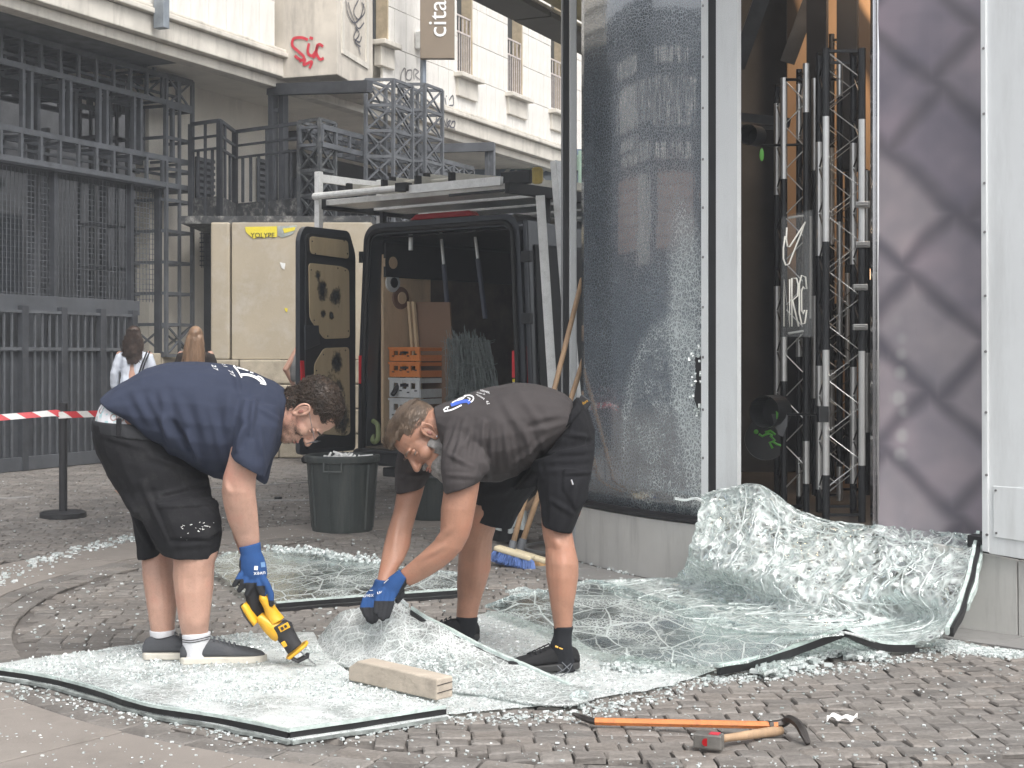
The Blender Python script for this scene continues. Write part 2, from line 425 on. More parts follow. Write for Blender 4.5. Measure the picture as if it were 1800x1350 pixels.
# end column, two bays wide, four deep
def lat_col(parent, p0, ex, ey, w1, w2, z0, z1, step, w=.04, name='lattice_column', nb=2, x=True, m=None):
    mb = MB(); ex = ex.normalized(); ey = ey.normalized(); p0 = Vector(p0)
    P4 = [p0, p0 + ex * w1, p0 + ex * w1 + ey * w2, p0 + ey * w2]
    for a in P4: mb.beam((a.x, a.y, z0), (a.x, a.y, z1), w, w, D)
    for i in range(1, nb):
        for a, b in ((P4[0], P4[1]), (P4[3], P4[2])): q = a + (b - a) * i / nb; mb.beam((q.x, q.y, z0), (q.x, q.y, z1), w * .8, w * .8, D)
    n = max(1, int(round((z1 - z0) / step)))
    for k in range(n + 1):
        z = z0 + (z1 - z0) * k / n
        for i in range(4):
            a, b = P4[i], P4[(i + 1) % 4]; mb.beam((a.x, a.y, z), (b.x, b.y, z), w * .7, w * .9)
            if x and k < n and (k in (0, n - 1) or x == 2):
                z2 = z0 + (z1 - z0) * (k + 1) / n
                mb.beam((a.x, a.y, z), (b.x, b.y, z2), .02, .02); mb.beam((a.x, a.y, z2), (b.x, b.y, z), .02, .02)
    return mb.build(name, m or M_STEEL, parent)
e1 = GL.at(GL.s_(292), 0); e2 = GL.at(GL.s_(338), 0)
lat_col(gan, e1, e2 - e1, -DN, (e2 - e1).length, .55, 1.2, 4.54, .37, x=1)
lat_col(gan, e1 - DN * .9, e2 - e1, -DN, (e2 - e1).length * .8, .4, 1.2, 4.4, .5, x=0)
for px in (41, 135):
    mb = MB(); mb.beam(GL.p(px, 300, -.6) * Vector((1, 1, 0)) if False else GL.at(GL.s_(px), 0, -.6), GL.at(GL.s_(px), 5.6, -.6), .1, .1, D); mb.build('gantry_mast', M_STEEL, gan)
p = GL.at(GL.s_(262), 0, -.05)
lat_col(gan, p, D, -DN, .16, .16, 4.55, 5.1, .3, nb=1, x=0, name='ladder_post')
# grille panel of steel mesh behind and above the gate
gr = empty('mesh_fence', GL.at(GL.s_(120), 1.67), 'dark square mesh screen of the gantry above the bar gate', 'mesh fence')
mb = MB(); mb.beam(GL.at(tg0, 1.75, -.06), GL.at(GL.s_(250), 1.75, -.06), .05, .17); mb.build('lintel_beam', M_SHEET, gr, bevel=.004)
mb = MB()
t = tg0
while t < GL.s_(286): mb.beam(GL.at(t, 1.83, -.12), GL.at(t, 3.19, -.12), .006, .006, D); t += .06
z = 1.86
while z < 3.19: mb.beam(GL.at(tg0, z, -.126), GL.at(GL.s_(286), z, -.126), .006, .006); z += .06
mb.build('wire_mesh', M_STEEL, gr, kind='stuff')
for px in (-40, 106, 240, 290):
    mb = MB(); mb.beam(GL.at(GL.s_(px), 1.2 if px == 290 else 1.83, -.1), GL.at(GL.s_(px), 3.19, -.1), .08, .05, D); mb.build('mesh_post', M_STEEL2, gr)
# things seen dimly behind the mesh: inner stair, frames and panels
st = empty('steel_stair', GL.at(GL.s_(90), 0, -2.2), 'dark steel stair frame seen dimly behind the wire mesh', 'stair')
for k in range(6):
    mb = MB(); mb.beam(GL.at(GL.s_(-60) + k * .9, .1, -2.2), GL.at(GL.s_(-60) + k * .9, 4.1, -2.2), .09, .06, D); mb.build('frame_post', M_STEEL, st)
mb = MB(); mb.beam(GL.at(GL.s_(20), 1.8, -1.9), GL.at(GL.s_(140), 3.0, -1.9), .1, .14); mb.build('stringer', M_STEEL, st)
mb = MB(); mb.beam(GL.at(GL.s_(20), 2.4, -1.7), GL.at(GL.s_(140), 3.6, -1.7), .05, .05); mb.build('handrail', M_STEEL, st)
for k in range(4):
    mb = MB(); mb.beam(GL.at(GL.s_(-120), 1.7 + k * .55, -2.5), GL.at(GL.s_(290), 1.7 + k * .55, -2.5), .06, .12); mb.build('crossbeam', M_STEEL, st)
mb = MB(); mb.beam(GL.at(GL.s_(140), 2.4, -1.5), GL.at(GL.s_(215), 2.4, -1.5), .05, .9); mb.build('blank_panel', mat('slate_panel', (.07, .08, .1), .6), st)
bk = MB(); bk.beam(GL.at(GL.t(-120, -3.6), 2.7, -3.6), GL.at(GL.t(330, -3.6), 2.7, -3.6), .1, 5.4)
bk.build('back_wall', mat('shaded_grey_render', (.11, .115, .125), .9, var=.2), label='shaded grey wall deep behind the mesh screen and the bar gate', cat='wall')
# stone base under the column
M_OLD = mat('old_limestone', (.4, .35, .27), .95, var=.3, scale=4, bump=.8, bscale=18, dirt=(.2, .17, .13), dirtamt=.5)
sb = empty('stone_plinth', GL.at(GL.s_(300), 0), 'low old limestone plinth under the end column of the gantry', 'plinth')
for r_ in range(5):
    t = GL.s_(238) + (r_ % 2) * .25
    while t < GL.s_(352):
        ln = .55; mb = MB(); mb.beam(GL.at(t + .01, .13 + r_ * .245, -.3), GL.at(t + ln - .01, .13 + r_ * .245, -.3), .5 + RNG.random() * .01, .235); mb.build('block', M_OLD, sb, bevel=.012); t += ln
# ---- dark sheeted bay between gantry and beige wall
bay = MB(); bay.box((P(305, 600, 18.95).x, 18.95, 1.55), (1.0, .04, 3.1)); o_ = bay.build('sheet_wall', M_SHEET, label='narrow grey sheet steel bay with flaking posters left of the beige wall', cat='wall')
mesh_l = MB()
for k in range(16): mesh_l.box((P(345, 600, 18.85).x + k * .021 - .02, 18.86, 2.72), (.008, .008, .8))
for k in range(14): mesh_l.box((P(345, 600, 18.85).x + .14, 18.85, 2.35 + k * .058), (.34, .008, .012))
mesh_l.build('louvre', M_STEEL2, o_)
# ---- beige rendered wall with torn poster
YW = 17.3
M_BEIGE = mat('painted_beige_wall', (.40, .345, .26), .9, var=.1, scale=1.4, bump=.35, bscale=40, dirt=(.5, .47, .42), dirtamt=.8)
x0, x1 = P(371, 0, YW).x, P(404, 0, YW).x; x2 = P(650, 0, YW).x
bw = empty('rendered_wall', ((x0 + x2) / 2, YW, 0), 'beige painted wall with a torn yellow poster behind the van door', 'wall')
zt = P(0, 391, YW).z; zb = P(0, 632, YW).z
mb = MB(); mb.box(((x1 + x2) / 2 + .02, YW + .25, (zt + zb) / 2), (x2 - x1, .5, zt - zb)); mb.build('panel', M_BEIGE, bw, bevel=.01)
mb = MB(); mb.box(((x0 + x1) / 2, YW + .22, (zt + zb) / 2), (x1 - x0, .5, zt - zb)); mb.build('pilaster', M_BEIGE, bw, bevel=.02)
k = 0
for r_ in range(4):
    xx = x0 - .04
    while xx < x2 - .2:
        L_ = min(.62 + RNG.random() * .3 - (.3 if xx < x0 and r_ % 2 else 0), x2 - xx); hh = zb / 4
        mb = MB(); mb.box((xx + L_ / 2, YW + .2 + RNG.normal() * .008, hh * (r_ + .5)), (L_ - .012, .5, hh - .012)); mb.build('base_stone', M_OLD, bw, bevel=.015); xx += L_
def onwall(px, py, o=.006): v = P(px, py, YW); v.y = YW - o; return v
pm = mat('yellow_poster_paper', (.72, .6, .05), .8, var=.06); pk = mat('black_poster_print', (.03, .03, .03), .8); pg = mat('grey_poster_paper', (.35, .38, .36), .85, var=.5, scale=9)
def torn(name, pts, m, label, z=.004):
    o = MB(); o.prism([onwall(x, y, z + .004) for x, y in pts], (0, .003, 0)); return o.build(name, m, label=label, cat='poster', fixn=True)
ps = torn('torn_poster', [(431, 399), (487, 398), (487, 416), (480, 418), (472, 415), (464, 419), (455, 416), (446, 420), (438, 413), (432, 407)], pm, 'torn strip of yellow poster with black letters on the beige wall')
mb = MB(); lettering(mb, 'YOLYPE', 12, lambda x, y: onwall(462 + x * 1.0, 414 - y, .013)); mb.build('lettering', pk, ps)
ps2 = torn('torn_poster', [(488, 398), (522, 396), (521, 403), (515, 411), (505, 415), (496, 418), (489, 414)], pg, 'torn grey and yellow poster scrap beside the yellow strip')
mb = MB(); mb.prism([onwall(x, y, .012) for x, y in ((497, 402), (520, 399), (518, 405), (500, 410))], (0, .002, 0)); mb.build('yellow_patch', pm, ps2, fixn=True)
for (x, y, s_, cc) in ((497, 466, 5, 0), (384, 544, 3, 0), (503, 544, 3, 1)):
    torn('paper_scrap', [(x - s_, y - s_), (x + s_, y - s_ * .6), (x + s_ * .6, y + s_ * 1.6), (x - s_ * .3, y + s_)], pm if cc else mat('white_paper', (.75, .75, .73), .9),
         ['white paper scrap glued high on the beige wall', 'tiny white paper scrap on the pilaster of the beige wall', 'small yellow paper scrap low on the beige wall'][(0 if x == 497 else 1 if x == 384 else 2)])
# ---- terrace deck and railing on top of the wall
M_RUST = mat('flaking_black_paint', (.04, .042, .045), .75, var=.5, scale=6, bump=.8, bscale=25, dirt=(.42, .41, .38), dirtamt=.8)
ter = empty('terrace_railing', (P(430, 0, 17.6).x, 17.6, zt), 'dark steel railing with square bays above the beige wall', 'railing')
tp = [(336, 17.9), (386, 17.6), (413, 18.5), (527, 17.8)]
zz = lambda y, Y=17.7: P(0, y, Y).z
pts = [Vector((P(a, 0, b).x, b, 0)) for a, b in tp]
for i in range(3):
    a, b = pts[i], pts[i + 1]
    for j, z in enumerate((zz(214), zz(240), zz(262))):
        mb = MB(); mb.beam((a.x, a.y, z), (b.x, b.y, z), .035, .04 if j == 0 else .025); mb.build(('top_rail', 'upper_rail', 'middle_rail')[j], M_STEEL2, ter)
    n = (4, 3, 8)[i]
    for k in range(n + 1):
        q = a + (b - a) * k / n
        mb = MB(); tall = k in (0, n) or (k == n // 2); mb.beam((q.x, q.y, zz(388 if tall else 345)), (q.x, q.y, zz(214 if tall else 262)), .06 if k in (0, n) else .03, .05 if k in (0, n) else .025, D)
        mb.build('post' if tall else 'baluster', M_STEEL2, ter)
    mb = MB(); mb.beam((a.x, a.y + .02, zz(365)), (b.x, b.y + .02, zz(365)), .03, zz(346) - zz(384)); mb.build('kick_plate', M_RUST, ter)
dk = MB(); dk.box(((pts[0].x + x2) / 2, 18.7, zz(388) - .02), (x2 - pts[0].x, 2.7, .09)); dk.build('terrace_deck', M_RUST, label='flaking black terrace deck on top of the beige wall', cat='terrace')
# corner lattice column and the two receding lattice rails
lc = empty('lattice_column', (P(545, 0, 17.6).x, 17.6, zz(388)), 'grey x braced lattice column at the corner of the terrace', 'steel column')
a = P(526, 0, 17.7); a.z = 0; b = P(562, 0, 17.5); b.z = 0
lat_col(lc, a, b - a, D, (b - a).length, .35, zz(388), zz(214), .27, nb=1, x=2, m=mat('chipped_steel', (.06, .065, .07), .6, .2, dirt=(.4, .4, .38), dirtamt=.5))
L3 = Line(566, 17.5)
r3 = empty('lattice_rail', L3.at(L3.s_(600), 3.4), 'long receding lattice steel rail between terrace corner and twin towers', 'lattice rail')
lat_beam(L3, L3.s_(566), L3.s_(702), zz(258, 17.5), zz(218, 17.5), .3, .33, r3, x=False)
r4 = empty('lattice_rail', L3.at(L3.s_(760), 3.4), 'far lattice steel rail right of the twin towers', 'lattice rail')
lat_beam(L3, L3.s_(738), L3.s_(832), zz(258, 17.5), zz(222, 17.5), .3, .33, r4, x=True)
# twin lattice tower
tw = empty('lattice_tower', L3.at(L3.s_(690), 0), 'tall twin lattice tower with x braces rising to the stone overhang', 'steel tower')
a = L3.at(L3.s_(645), 0, .35); b = L3.at(L3.s_(690), 0, .35)
YT = a.y
ez = P(0, 140, YT).z
ex = Vector((1, 0, 0))
lat_col(tw, P(643, 0, YT) * Vector((1, 1, 0)), ex, D, .34, .5, 2.4, ez, .32, nb=1, x=2)
lat_col(tw, P(702, 0, YT + .9) * Vector((1, 1, 0)), ex, D, .33, .5, 2.4, P(0, 148, YT + .9).z, .32, nb=1, x=2)
for k in range(7):
    mb = MB(); z = 2.5 + k * .32; mb.beam((P(645, 0, YT).x, YT + .3, z), (P(736, 0, YT).x, YT + 1.2, z), .03, .03); mb.build('tie_bar', M_STEEL, tw)
# lattice fence of slats behind rail
sf = empty('slat_fence', L3.at(L3.s_(620), 2.2), 'dark vertical slat fence on the terrace behind the roof ladders', 'fence')
for k in range(22):
    mb = MB(); t = L3.s_(585) + k * .17; mb.beam(L3.at(t, 2.2, -.5), L3.at(t, 3.35, -.5), .1, .02, D); mb.build('slat', M_STEEL2, sf)
# portal frame on the terrace
pf = empty('portal_frame', (P(490, 0, 18.6).x, 18.6, 2.8), 'black steel portal frame under the projecting stone bay', 'steel frame')
for px in (480, 498):
    mb = MB(); mb.beam(P(px, 390, 18.6), P(px, 152, 18.6), .07, .12, D); mb.build('leg', M_STEEL2, pf)
mb = MB(); mb.beam(P(474, 158, 18.6), P(650, 152, 17.6), .1, .14); mb.build('crossbeam', M_STEEL2, pf)
mb = MB(); mb.beam(P(480, 194, 18.6), P(498, 194, 18.6), .04, .05); mb.build('rung', M_STEEL2, pf)
# ---- beige building
FL = Line(810, 23)
bd = empty('stone_building', FL.at(FL.s_(600), 0), 'pale stone clad building with barred windows and a deep cornice over the street', 'building')
t0, t1 = FL.s_(-250), FL.s_(1035)
# cornice bands
def band(z0, z1, off, name='cornice', m=M_STONE2, ta=t0, tb=t1):
    mb = MB(); d = .3 + off; mb.beam(FL.at(ta, (z0 + z1) / 2, off - d / 2), FL.at(tb, (z0 + z1) / 2, off - d / 2), d, z1 - z0); return mb.build(name, m, bd, bevel=.012)
band(4.67, 4.90, .0, 'fascia'); band(4.905, 4.965, .07); band(4.97, 5.01, .04)
band(4.55, 4.665, -.1, 'soffit_strip')
mb = MB(); ts = FL.s_(330) + .4; mb.prism([FL.at(ts, 4.6, -.3), FL.at(t1, 4.6, -.3), FL.at(t1, 4.6, -3.4), FL.at(ts, 4.6, -3.4)], (0, 0, .05)); mb.build('soffit', M_RENDER, bd, fixn=True)
mb = MB(); mb.prism([FL.at(t0, 4.6, -.3), FL.at(ts, 4.6, -.3), FL.at(ts, 4.6, -3.4), FL.at(t0, 4.6, -3.4)], (0, 0, .05)); mb.build('soffit', mat('shaded_soffit', (.13, .135, .14), .9, var=.3), bd, fixn=True)  # left stretch of the soffit, darker colour painted for the shade of the void
# recessed lower wall (street level and terrace)
mb = MB(); mb.beam(FL.at(FL.t(250, -1.3), 2.3, -1.3), FL.at(FL.t(482, -1.3), 2.3, -1.3), .2, 4.6); mb.build('recessed_wall', M_RENDER, bd)
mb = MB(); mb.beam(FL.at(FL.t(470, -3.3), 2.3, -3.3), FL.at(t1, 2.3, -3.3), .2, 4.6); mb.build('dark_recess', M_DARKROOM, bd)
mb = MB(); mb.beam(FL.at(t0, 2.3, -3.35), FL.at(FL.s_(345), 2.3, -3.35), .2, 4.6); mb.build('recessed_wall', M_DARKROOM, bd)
for k in range(7):       # beams under the soffit
    mb = MB(); mb.beam(FL.at(t0 + .8 + k * 1.5, 4.5, -1.5), FL.at(t0 + .8 + k * 1.5, 4.5, -3.2), .1, .14); mb.build('joist', M_STEEL2, bd)
mb = MB(); mb.beam(FL.at(t0, 4.3, -1.8), FL.at(FL.s_(330), 4.3, -1.8), .12, .22); mb.build('joist', M_STEEL2, bd)
for (pa, pb) in ((452, 480), (344, 374)):
    ta_, tb_ = FL.t(pa, -1.18), FL.t(pb, -1.18); yv = 318; q0 = FL.at(ta_, 0, -1.18); zc_ = H - (yv - YH) * q0.y / F
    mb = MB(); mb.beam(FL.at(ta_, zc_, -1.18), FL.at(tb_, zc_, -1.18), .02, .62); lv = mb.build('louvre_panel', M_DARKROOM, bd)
    for k in range(8): mb = MB(); mb.beam(FL.at(ta_, zc_ - .28 + k * .08, -1.155), FL.at(tb_, zc_ - .28 + k * .08, -1.155), .03, .04); mb.build('louvre_slat', M_STEEL, lv)
# wall core
mb = MB(); mb.beam(FL.at(t0, 7.3, -.45), FL.at(t1, 7.3, -.45), .3, 4.55); mb.build('wall_core', M_STONE2, bd)
# cladding slabs
WN = [(803, 831, None), (892, 919, None), (968, 992, None), (667, 683, None)]
WT = []
for a, b, _ in WN: WT.append((FL.s_(a), FL.s_(b)))
WZ = [FL.p(812, 133).z, FL.p(903, 166).z, FL.p(975, 195).z, FL.p(675, 74).z]
wz = sum(WZ[:3]) / 3
rows = [5.015]
while rows[-1] < 9.3: rows.append(rows[-1] + .56)
pw = .34
slabs = {}
bayt = (FL.s_(498), FL.s_(655))
for r_ in range(len(rows) - 1):
    z0, z1 = rows[r_], rows[r_ + 1]; t = t0 + .2
    while t < t1:
        a, b = t, t + pw
        t += pw
        if b > bayt[0] and a < bayt[1] - .02: continue
        segs = [(a, b)]
        for i, (wa, wb) in enumerate(WT):
            if z1 > wz + .02:
                ns = []
                for (p_, q_) in segs:
                    if q_ <= wa or p_ >= wb: ns.append((p_, q_))
                    else:
                        if wa - p_ > .03: ns.append((p_, wa))
                        if q_ - wb > .03: ns.append((wb, q_))
                segs = ns
        for (p_, q_) in segs:
            key = (round(q_ - p_, 2))
            if key not in slabs:
                mb = MB(); mb.box((0, 0, 0), (q_ - p_ - .008, .04, z1 - z0 - .01)); slabs[key] = mb.mesh('slab', M_STONE)
            px = 900 + F * FL.at(p_, 0).x / FL.at(p_, 0).y; py = YH - (z0 - H) * F / FL.at(p_, 0).y
            if py < -60: continue
            o = bpy.data.objects.new('cladding_slab', slabs[key]); COL.objects.link(o); o.parent = bd
            o.location = FL.at((p_ + q_) / 2, (z0 + z1) / 2, -.015 + RNG.normal() * .0015) - wloc(bd); o.rotation_euler.z = math.atan2(D.y, D.x)
M_GLASSD = mat('dark_window_glass', (.03, .04, .05), .1, var=.2, bump=0, spec=.8)
M_GRILLE = mat('white_rust_grille', (.55, .5, .47), .6, var=.2, dirt=(.25, .12, .08), dirtamt=.6, scale=20)
for i, (wa, wb) in enumerate(WT):
    zs = wz if i < 3 else WZ[3]
    wi = empty('window', FL.at((wa + wb) / 2, zs)); wi.parent = bd; L_ = wloc(wi).copy(); wi.location = L_ - wloc(bd)
    mb = MB(); mb.beam(FL.at(wa, zs + 1.3, -.2), FL.at(wb, zs + 1.3, -.2), .02, 2.6); mb.build('pane', M_GLASSD, wi)
    mb = MB(); mb.beam(FL.at(wb + .01, zs + 1.3, -.1), FL.at(wb - .02, zs + 1.3, -.1), .18, 2.6); mb.build('reveal', mat('tan_reveal', (.42, .34, .23), .9), wi)
    for q in (.2, .5): mb = MB(); mb.beam(FL.at(wa + (wb - wa) * q, zs, -.18), FL.at(wa + (wb - wa) * q, zs + 2.6, -.18), .03, .03, D); mb.build('mullion', M_STEEL2, wi)
    if i < 3:
        mb = MB(); gt = wa, wb - .03; zt_ = zs + .92
        for z in (zs + .04, zs + .66, zt_): mb.beam(FL.at(gt[0], z, -.03), FL.at(gt[1], z, -.03), .02, .025)
        for k in range(8): tt = gt[0] + (gt[1] - gt[0]) * k / 7; mb.beam(FL.at(tt, zs + .04, -.03), FL.at(tt, zs + .66, -.03), .014, .014, D)
        for k in range(5): tt = gt[0] + (gt[1] - gt[0]) * k / 4; mb.beam(FL.at(tt, zs + .66, -.03), FL.at(tt, zt_, -.03), .016, .016, D)
        mb.build('grille', M_GRILLE, wi)
    mb = MB(); mb.beam(FL.at(wa - .12, zs - .04, .05), FL.at(wb + .12, zs - .04, .05), .22, .07); mb.build('sill', M_STONE2, wi, bevel=.01)
    mb = MB(); mb.beam(FL.at(wa - .05, zs - .22, .0), FL.at(wb + .08, zs - .22, .0), .12, .28); mb.build('sill_block', M_STONE2, wi, bevel=.01)
# projecting bay
ba, bb = bayt; pr = .42
zb0 = P(0, 131, FL.Y(500)).z - .0
mb = MB()
A0 = FL.at(ba, 0); 
fr = P(500, 0, FL.Y(500) - .0); 
p1_ = Vector((P(498, 0, FL.Y(498)).x, FL.Y(498), 0)); Yc = FL.Y(498) - .25
p2_ = Vector((P(593, 0, Yc).x, Yc, 0)); p3_ = Vector((P(655, 0, FL.Y(655) - .9).x, FL.Y(655) - .9, 0)); p4_ = FL.at(bb, 0); p5_ = FL.at(bb, 0, -.4); p6_ = FL.at(ba, 0, -.4)
zb0 = P(0, 131, Yc).z
poly = [p1_, p2_, p3_, p4_, p5_, p6_]
M_BAY = mat('stained_bay_stone', (.54, .495, .43), .9, var=.16, scale=2.5, bump=.3, bscale=60, dirt=(.22, .2, .18), dirtamt=.6, streak=True)
mb.prism([Vector((p.x, p.y, zb0)) for p in poly], (0, 0, 3)); bayo = mb.build('projecting_bay', M_BAY, bd, bevel=.01, fixn=True)
# panel frame on the right face of the bay
e = (p3_ - p2_).normalized(); nn = Vector((e.y, -e.x, 0)); Lr = (p3_ - p2_).length
for (u0, u1, z0, z1) in ((.1, .16, zb0 + .35, zb0 + 3), (.78, .84, zb0 + .35, zb0 + 3), (.1, .84, zb0 + .29, zb0 + .36)):
    mb = MB(); c0 = p2_ + e * Lr * u0 + nn * .02; c1 = p2_ + e * Lr * u1 + nn * .02
    mb.prism([Vector((c0.x, c0.y, z0)), Vector((c1.x, c1.y, z0)), Vector((c1.x, c1.y, z1)), Vector((c0.x, c0.y, z1))], nn * -.06); mb.build('panel_moulding', M_STONE2, bayo, fixn=True)
# graffiti
M_RED = mat('red_spray_paint', (.55, .03, .05), .6, var=.15); M_GRF = mat('grey_spray_paint', (.07, .07, .085), .7, var=.3); M_GRF2 = mat('faded_spray_paint', (.22, .21, .21), .8, var=.3)
e0 = (p2_ - p1_).normalized(); n0 = Vector((e0.y, -e0.x, 0))
def ray_plane(px, py, p0, n, off=.012):
    d = P(px, py, 1.0) - Vector((0, 0, H)); o = Vector((0, 0, H)); p0 = Vector(p0) + n * off
    return o + d * ((p0 - o).dot(n) / d.dot(n))
def graf(name, strokes, p0, n, wd, m, label):
    mb = MB()
    for s_ in strokes: ribbon(mb, catmull([ray_plane(x, y, p0, n) for x, y in s_], 5), wd, n)
    return mb.build(name, m, label=label, cat='graffiti')
graf('graffiti_tag', [[(541, 70), (530, 66), (516, 68), (514, 80), (524, 90), (534, 100), (530, 106), (518, 98)], [(544, 66), (550, 68)], [(543, 76), (541, 92), (548, 98), (556, 88), (558, 78), (554, 96), (550, 102)],
     [(568, 82), (560, 78), (556, 92), (562, 104), (569, 102)], [(526, 108), (536, 104), (534, 114), (548, 108), (544, 120)]], p2_, n0, .035, M_RED, 'red scrawled spray tag SYC on the front of the stone bay')
graf('graffiti_tag', [[(608, 0), (612, 24), (622, 40), (634, 30), (640, 6)], [(612, 4), (620, 30), (630, 50), (640, 40)], [(630, 0), (622, 20), (630, 34), (642, 20), (636, 4)], [(625, 48), (632, 60), (624, 74), (634, 82)], [(628, 50), (622, 66), (632, 74), (636, 64)], [(630, 82), (634, 96)]],
     p2_, nn, .022, M_GRF, 'dark looping spray tag on the side panel of the stone bay')
fp = FL.at(FL.s_(800), 5)
graf('graffiti_tag', [[(704, 142), (706, 128), (712, 120), (714, 138)], [(716, 124), (714, 138), (722, 140), (724, 124), (716, 124)], [(728, 140), (728, 122), (736, 126), (730, 132), (738, 140)]], fp, DN, .02, M_GRF2, 'faded grey spray tag above the cornice left of the blue pipe')
graf('graffiti_tag', [[(782, 172), (784, 184), (780, 192)], [(784, 168), (785, 170)], [(790, 176), (796, 168), (797, 184), (790, 186), (788, 196)]], fp, DN, .022, M_GRF, 'thin dark spray tag on the cladding above the cornice')
graf('graffiti_tag', [[(768, 206), (767, 216), (773, 218), (774, 208)], [(777, 220), (780, 210), (784, 222)], [(786, 208), (786, 224), (792, 212), (787, 216), (793, 224)], [(796, 214), (792, 222), (798, 224), (800, 214), (794, 214)], [(799, 226), (800, 228)]], FL.at(FL.s_(800), 4.8), DN, .024, M_GRF, 'dark spray tag URKA written on the cornice band')
# hanging sign
sg = empty('hanging_sign', P(770, 100, 20.6), 'brown vertical shop banner reading Cita in white letters', 'sign')
Ys = 20.6
m_ = MB(); a = P(739, 104, Ys); b = P(799, -160, Ys); m_.box(((a.x + b.x) / 2, Ys, (a.z + b.z) / 2), (b.x - a.x, .12, b.z - a.z)); m_.build('board', mat('taupe_sign_board', (.21, .165, .12), .6, var=.06, bump=.05), sg, bevel=.006)
m_ = MB(); lettering(m_, 'citadium', 47, lambda x, y: P(769.5 - y * 1.0, 7 - x + 0, Ys) * 1.0 if False else P(770 - y, -14 - x, Ys - .07)); 
m_.build('lettering', mat('white_sign_letters', (.85, .85, .82), .5), sg)
mb = MB(); mb.tube([P(744, -100, Ys + .1), P(744, 208, Ys + .1)], .045, 10); mb.build('drain_pipe', mat('blue_grey_zinc', (.2, .23, .27), .5, .4), label='blue grey pipe hanging below the brown banner', cat='pipe')
mb = MB(); a = FL.p(268, -40, .12); b = FL.p(268, 52, .12); mb.beam(a, b, .14, .1, D); mb.build('downpipe', mat('zinc_box', (.26, .29, .32), .5, .5), label='grey zinc box downpipe ending at the cornice top left', cat='pipe', bevel=.006)
mb = MB(); a = FL.p(733, 88, .1); b = FL.p(733, 58, .1); mb.beam(a, b, .16, .2, D); mb.build('wall_lamp', mat('white_lamp', (.7, .7, .68), .5), label='small white box lamp left of the brown banner', cat='lamp', bevel=.01)
# ---- posts and greenish glazed front at the far end
fp_ = empty('steel_post', P(860, 330, 21), 'far double steel post with crossbeam under the cornice', 'steel post')
for px in (857, 866): mb = MB(); mb.beam(P(px, 560, 21), P(px, 252, 21), .06, .06, D); mb.build('leg', M_STEEL, fp_)
for y in (265, 290, 315): mb = MB(); mb.beam(P(857, y, 21), P(866, y, 21), .04, .05); mb.build('rung', M_STEEL, fp_)
mb = MB(); mb.beam(P(735, 262, 20.5), P(866, 258, 21), .1, .12); mb.build('crossbeam', M_STEEL2, fp_)
gf = empty('glazed_front', P(930, 300, 27), 'green framed glass front far down the street above the van roof', 'glass facade')
M_GRN = mat('pale_green_frame', (.3, .42, .34), .5, var=.1); M_SKYG = mat('blue_grey_glass', (.12, .17, .23), .12, var=.3, scale=.6, bump=0, spec=.8)
mb = MB(); a, b = P(800, 620, 27), P(1100, 262, 27); mb.box(((a.x + b.x) / 2, 27.05, (a.z + b.z) / 2), (b.x - a.x, .1, b.z - a.z)); mb.build('pane', M_SKYG, gf)
for y in (272, 282, 292, 400): mb = MB(); mb.beam(P(800, y, 26.95), P(1100, y + 6, 26.95), .08, .07 + .1 * (y == 282)); mb.build('frame_bar', M_GRN, gf)
for x in (868, 929, 972, 1020): mb = MB(); mb.beam(P(x, 620, 26.9), P(x, 265, 26.9), .05, .06, D); mb.build('frame_bar', M_GRN, gf)
mb = MB()
for (a, b) in (((872, 322), (905, 286)), ((890, 330), (962, 296)), ((905, 300), (940, 330)), ((940, 300), (968, 330))): mb.beam(P(a[0], a[1], 26.9), P(b[0], b[1], 26.9), .12, .05)
mb.build('brace', mat('grey_brace', (.4, .42, .42), .6), gf)
# street end: a plain far wall so that the street closes
mb = MB(); mb.box((6, 42, 4), (60, .5, 9)); mb.build('far_building', M_RENDER, label='plain pale building closing the street far behind the van', cat='building')
# ---- canopy of the shop
can = empty('shop_canopy', P(930, 30, 15), 'dark panelled canopy edge jutting over the street at the top centre', 'canopy')
M_CAN = mat('warm_grey_canopy_panel', (.14, .137, .13), .7, var=.05, bump=.05); M_CEIL = mat('beige_canopy_ceiling', (.42, .38, .24), .85, var=.2, scale=3, bump=.2)
zc = 4.4
def CL(px, py): return G(px, py, zc)
o1 = CL(985, 78); o2 = CL(985, 38)
Dd = (CL(985, 78) - CL(840, 5)).normalized()
wv = o2 - o1; wv = wv - Dd * wv.dot(Dd)
t = -9
while t < 6:
    a = o1 + Dd * (t + .02); b = o1 + Dd * (t + 1.93)
    mb = MB(); mb.prism([a, b, b + wv, a + wv], (0, 0, .05)); mb.build('panel', M_CAN, can, fixn=True)
    t += 1.95
mb = MB(); a = o1 - Dd * 9; b = o1 + Dd * 6; mb.prism([p + Vector((0, 0, .06)) for p in (a, b, b + wv, a + wv)], (0, 0, .03)); mb.build('edge_box', M_STONE2, can, fixn=True)
a = o1 - Dd * 9 + wv * 1.04; b = o1 + Dd * 3.0 + wv * 1.04; ww = wv.normalized() * 2.6
mb = MB(); mb.prism([p + Vector((0, 0, .10)) for p in (a, b, b + ww, a + ww)], (0, 0, .05)); mb.build('ceiling', M_CEIL, can, fixn=True)
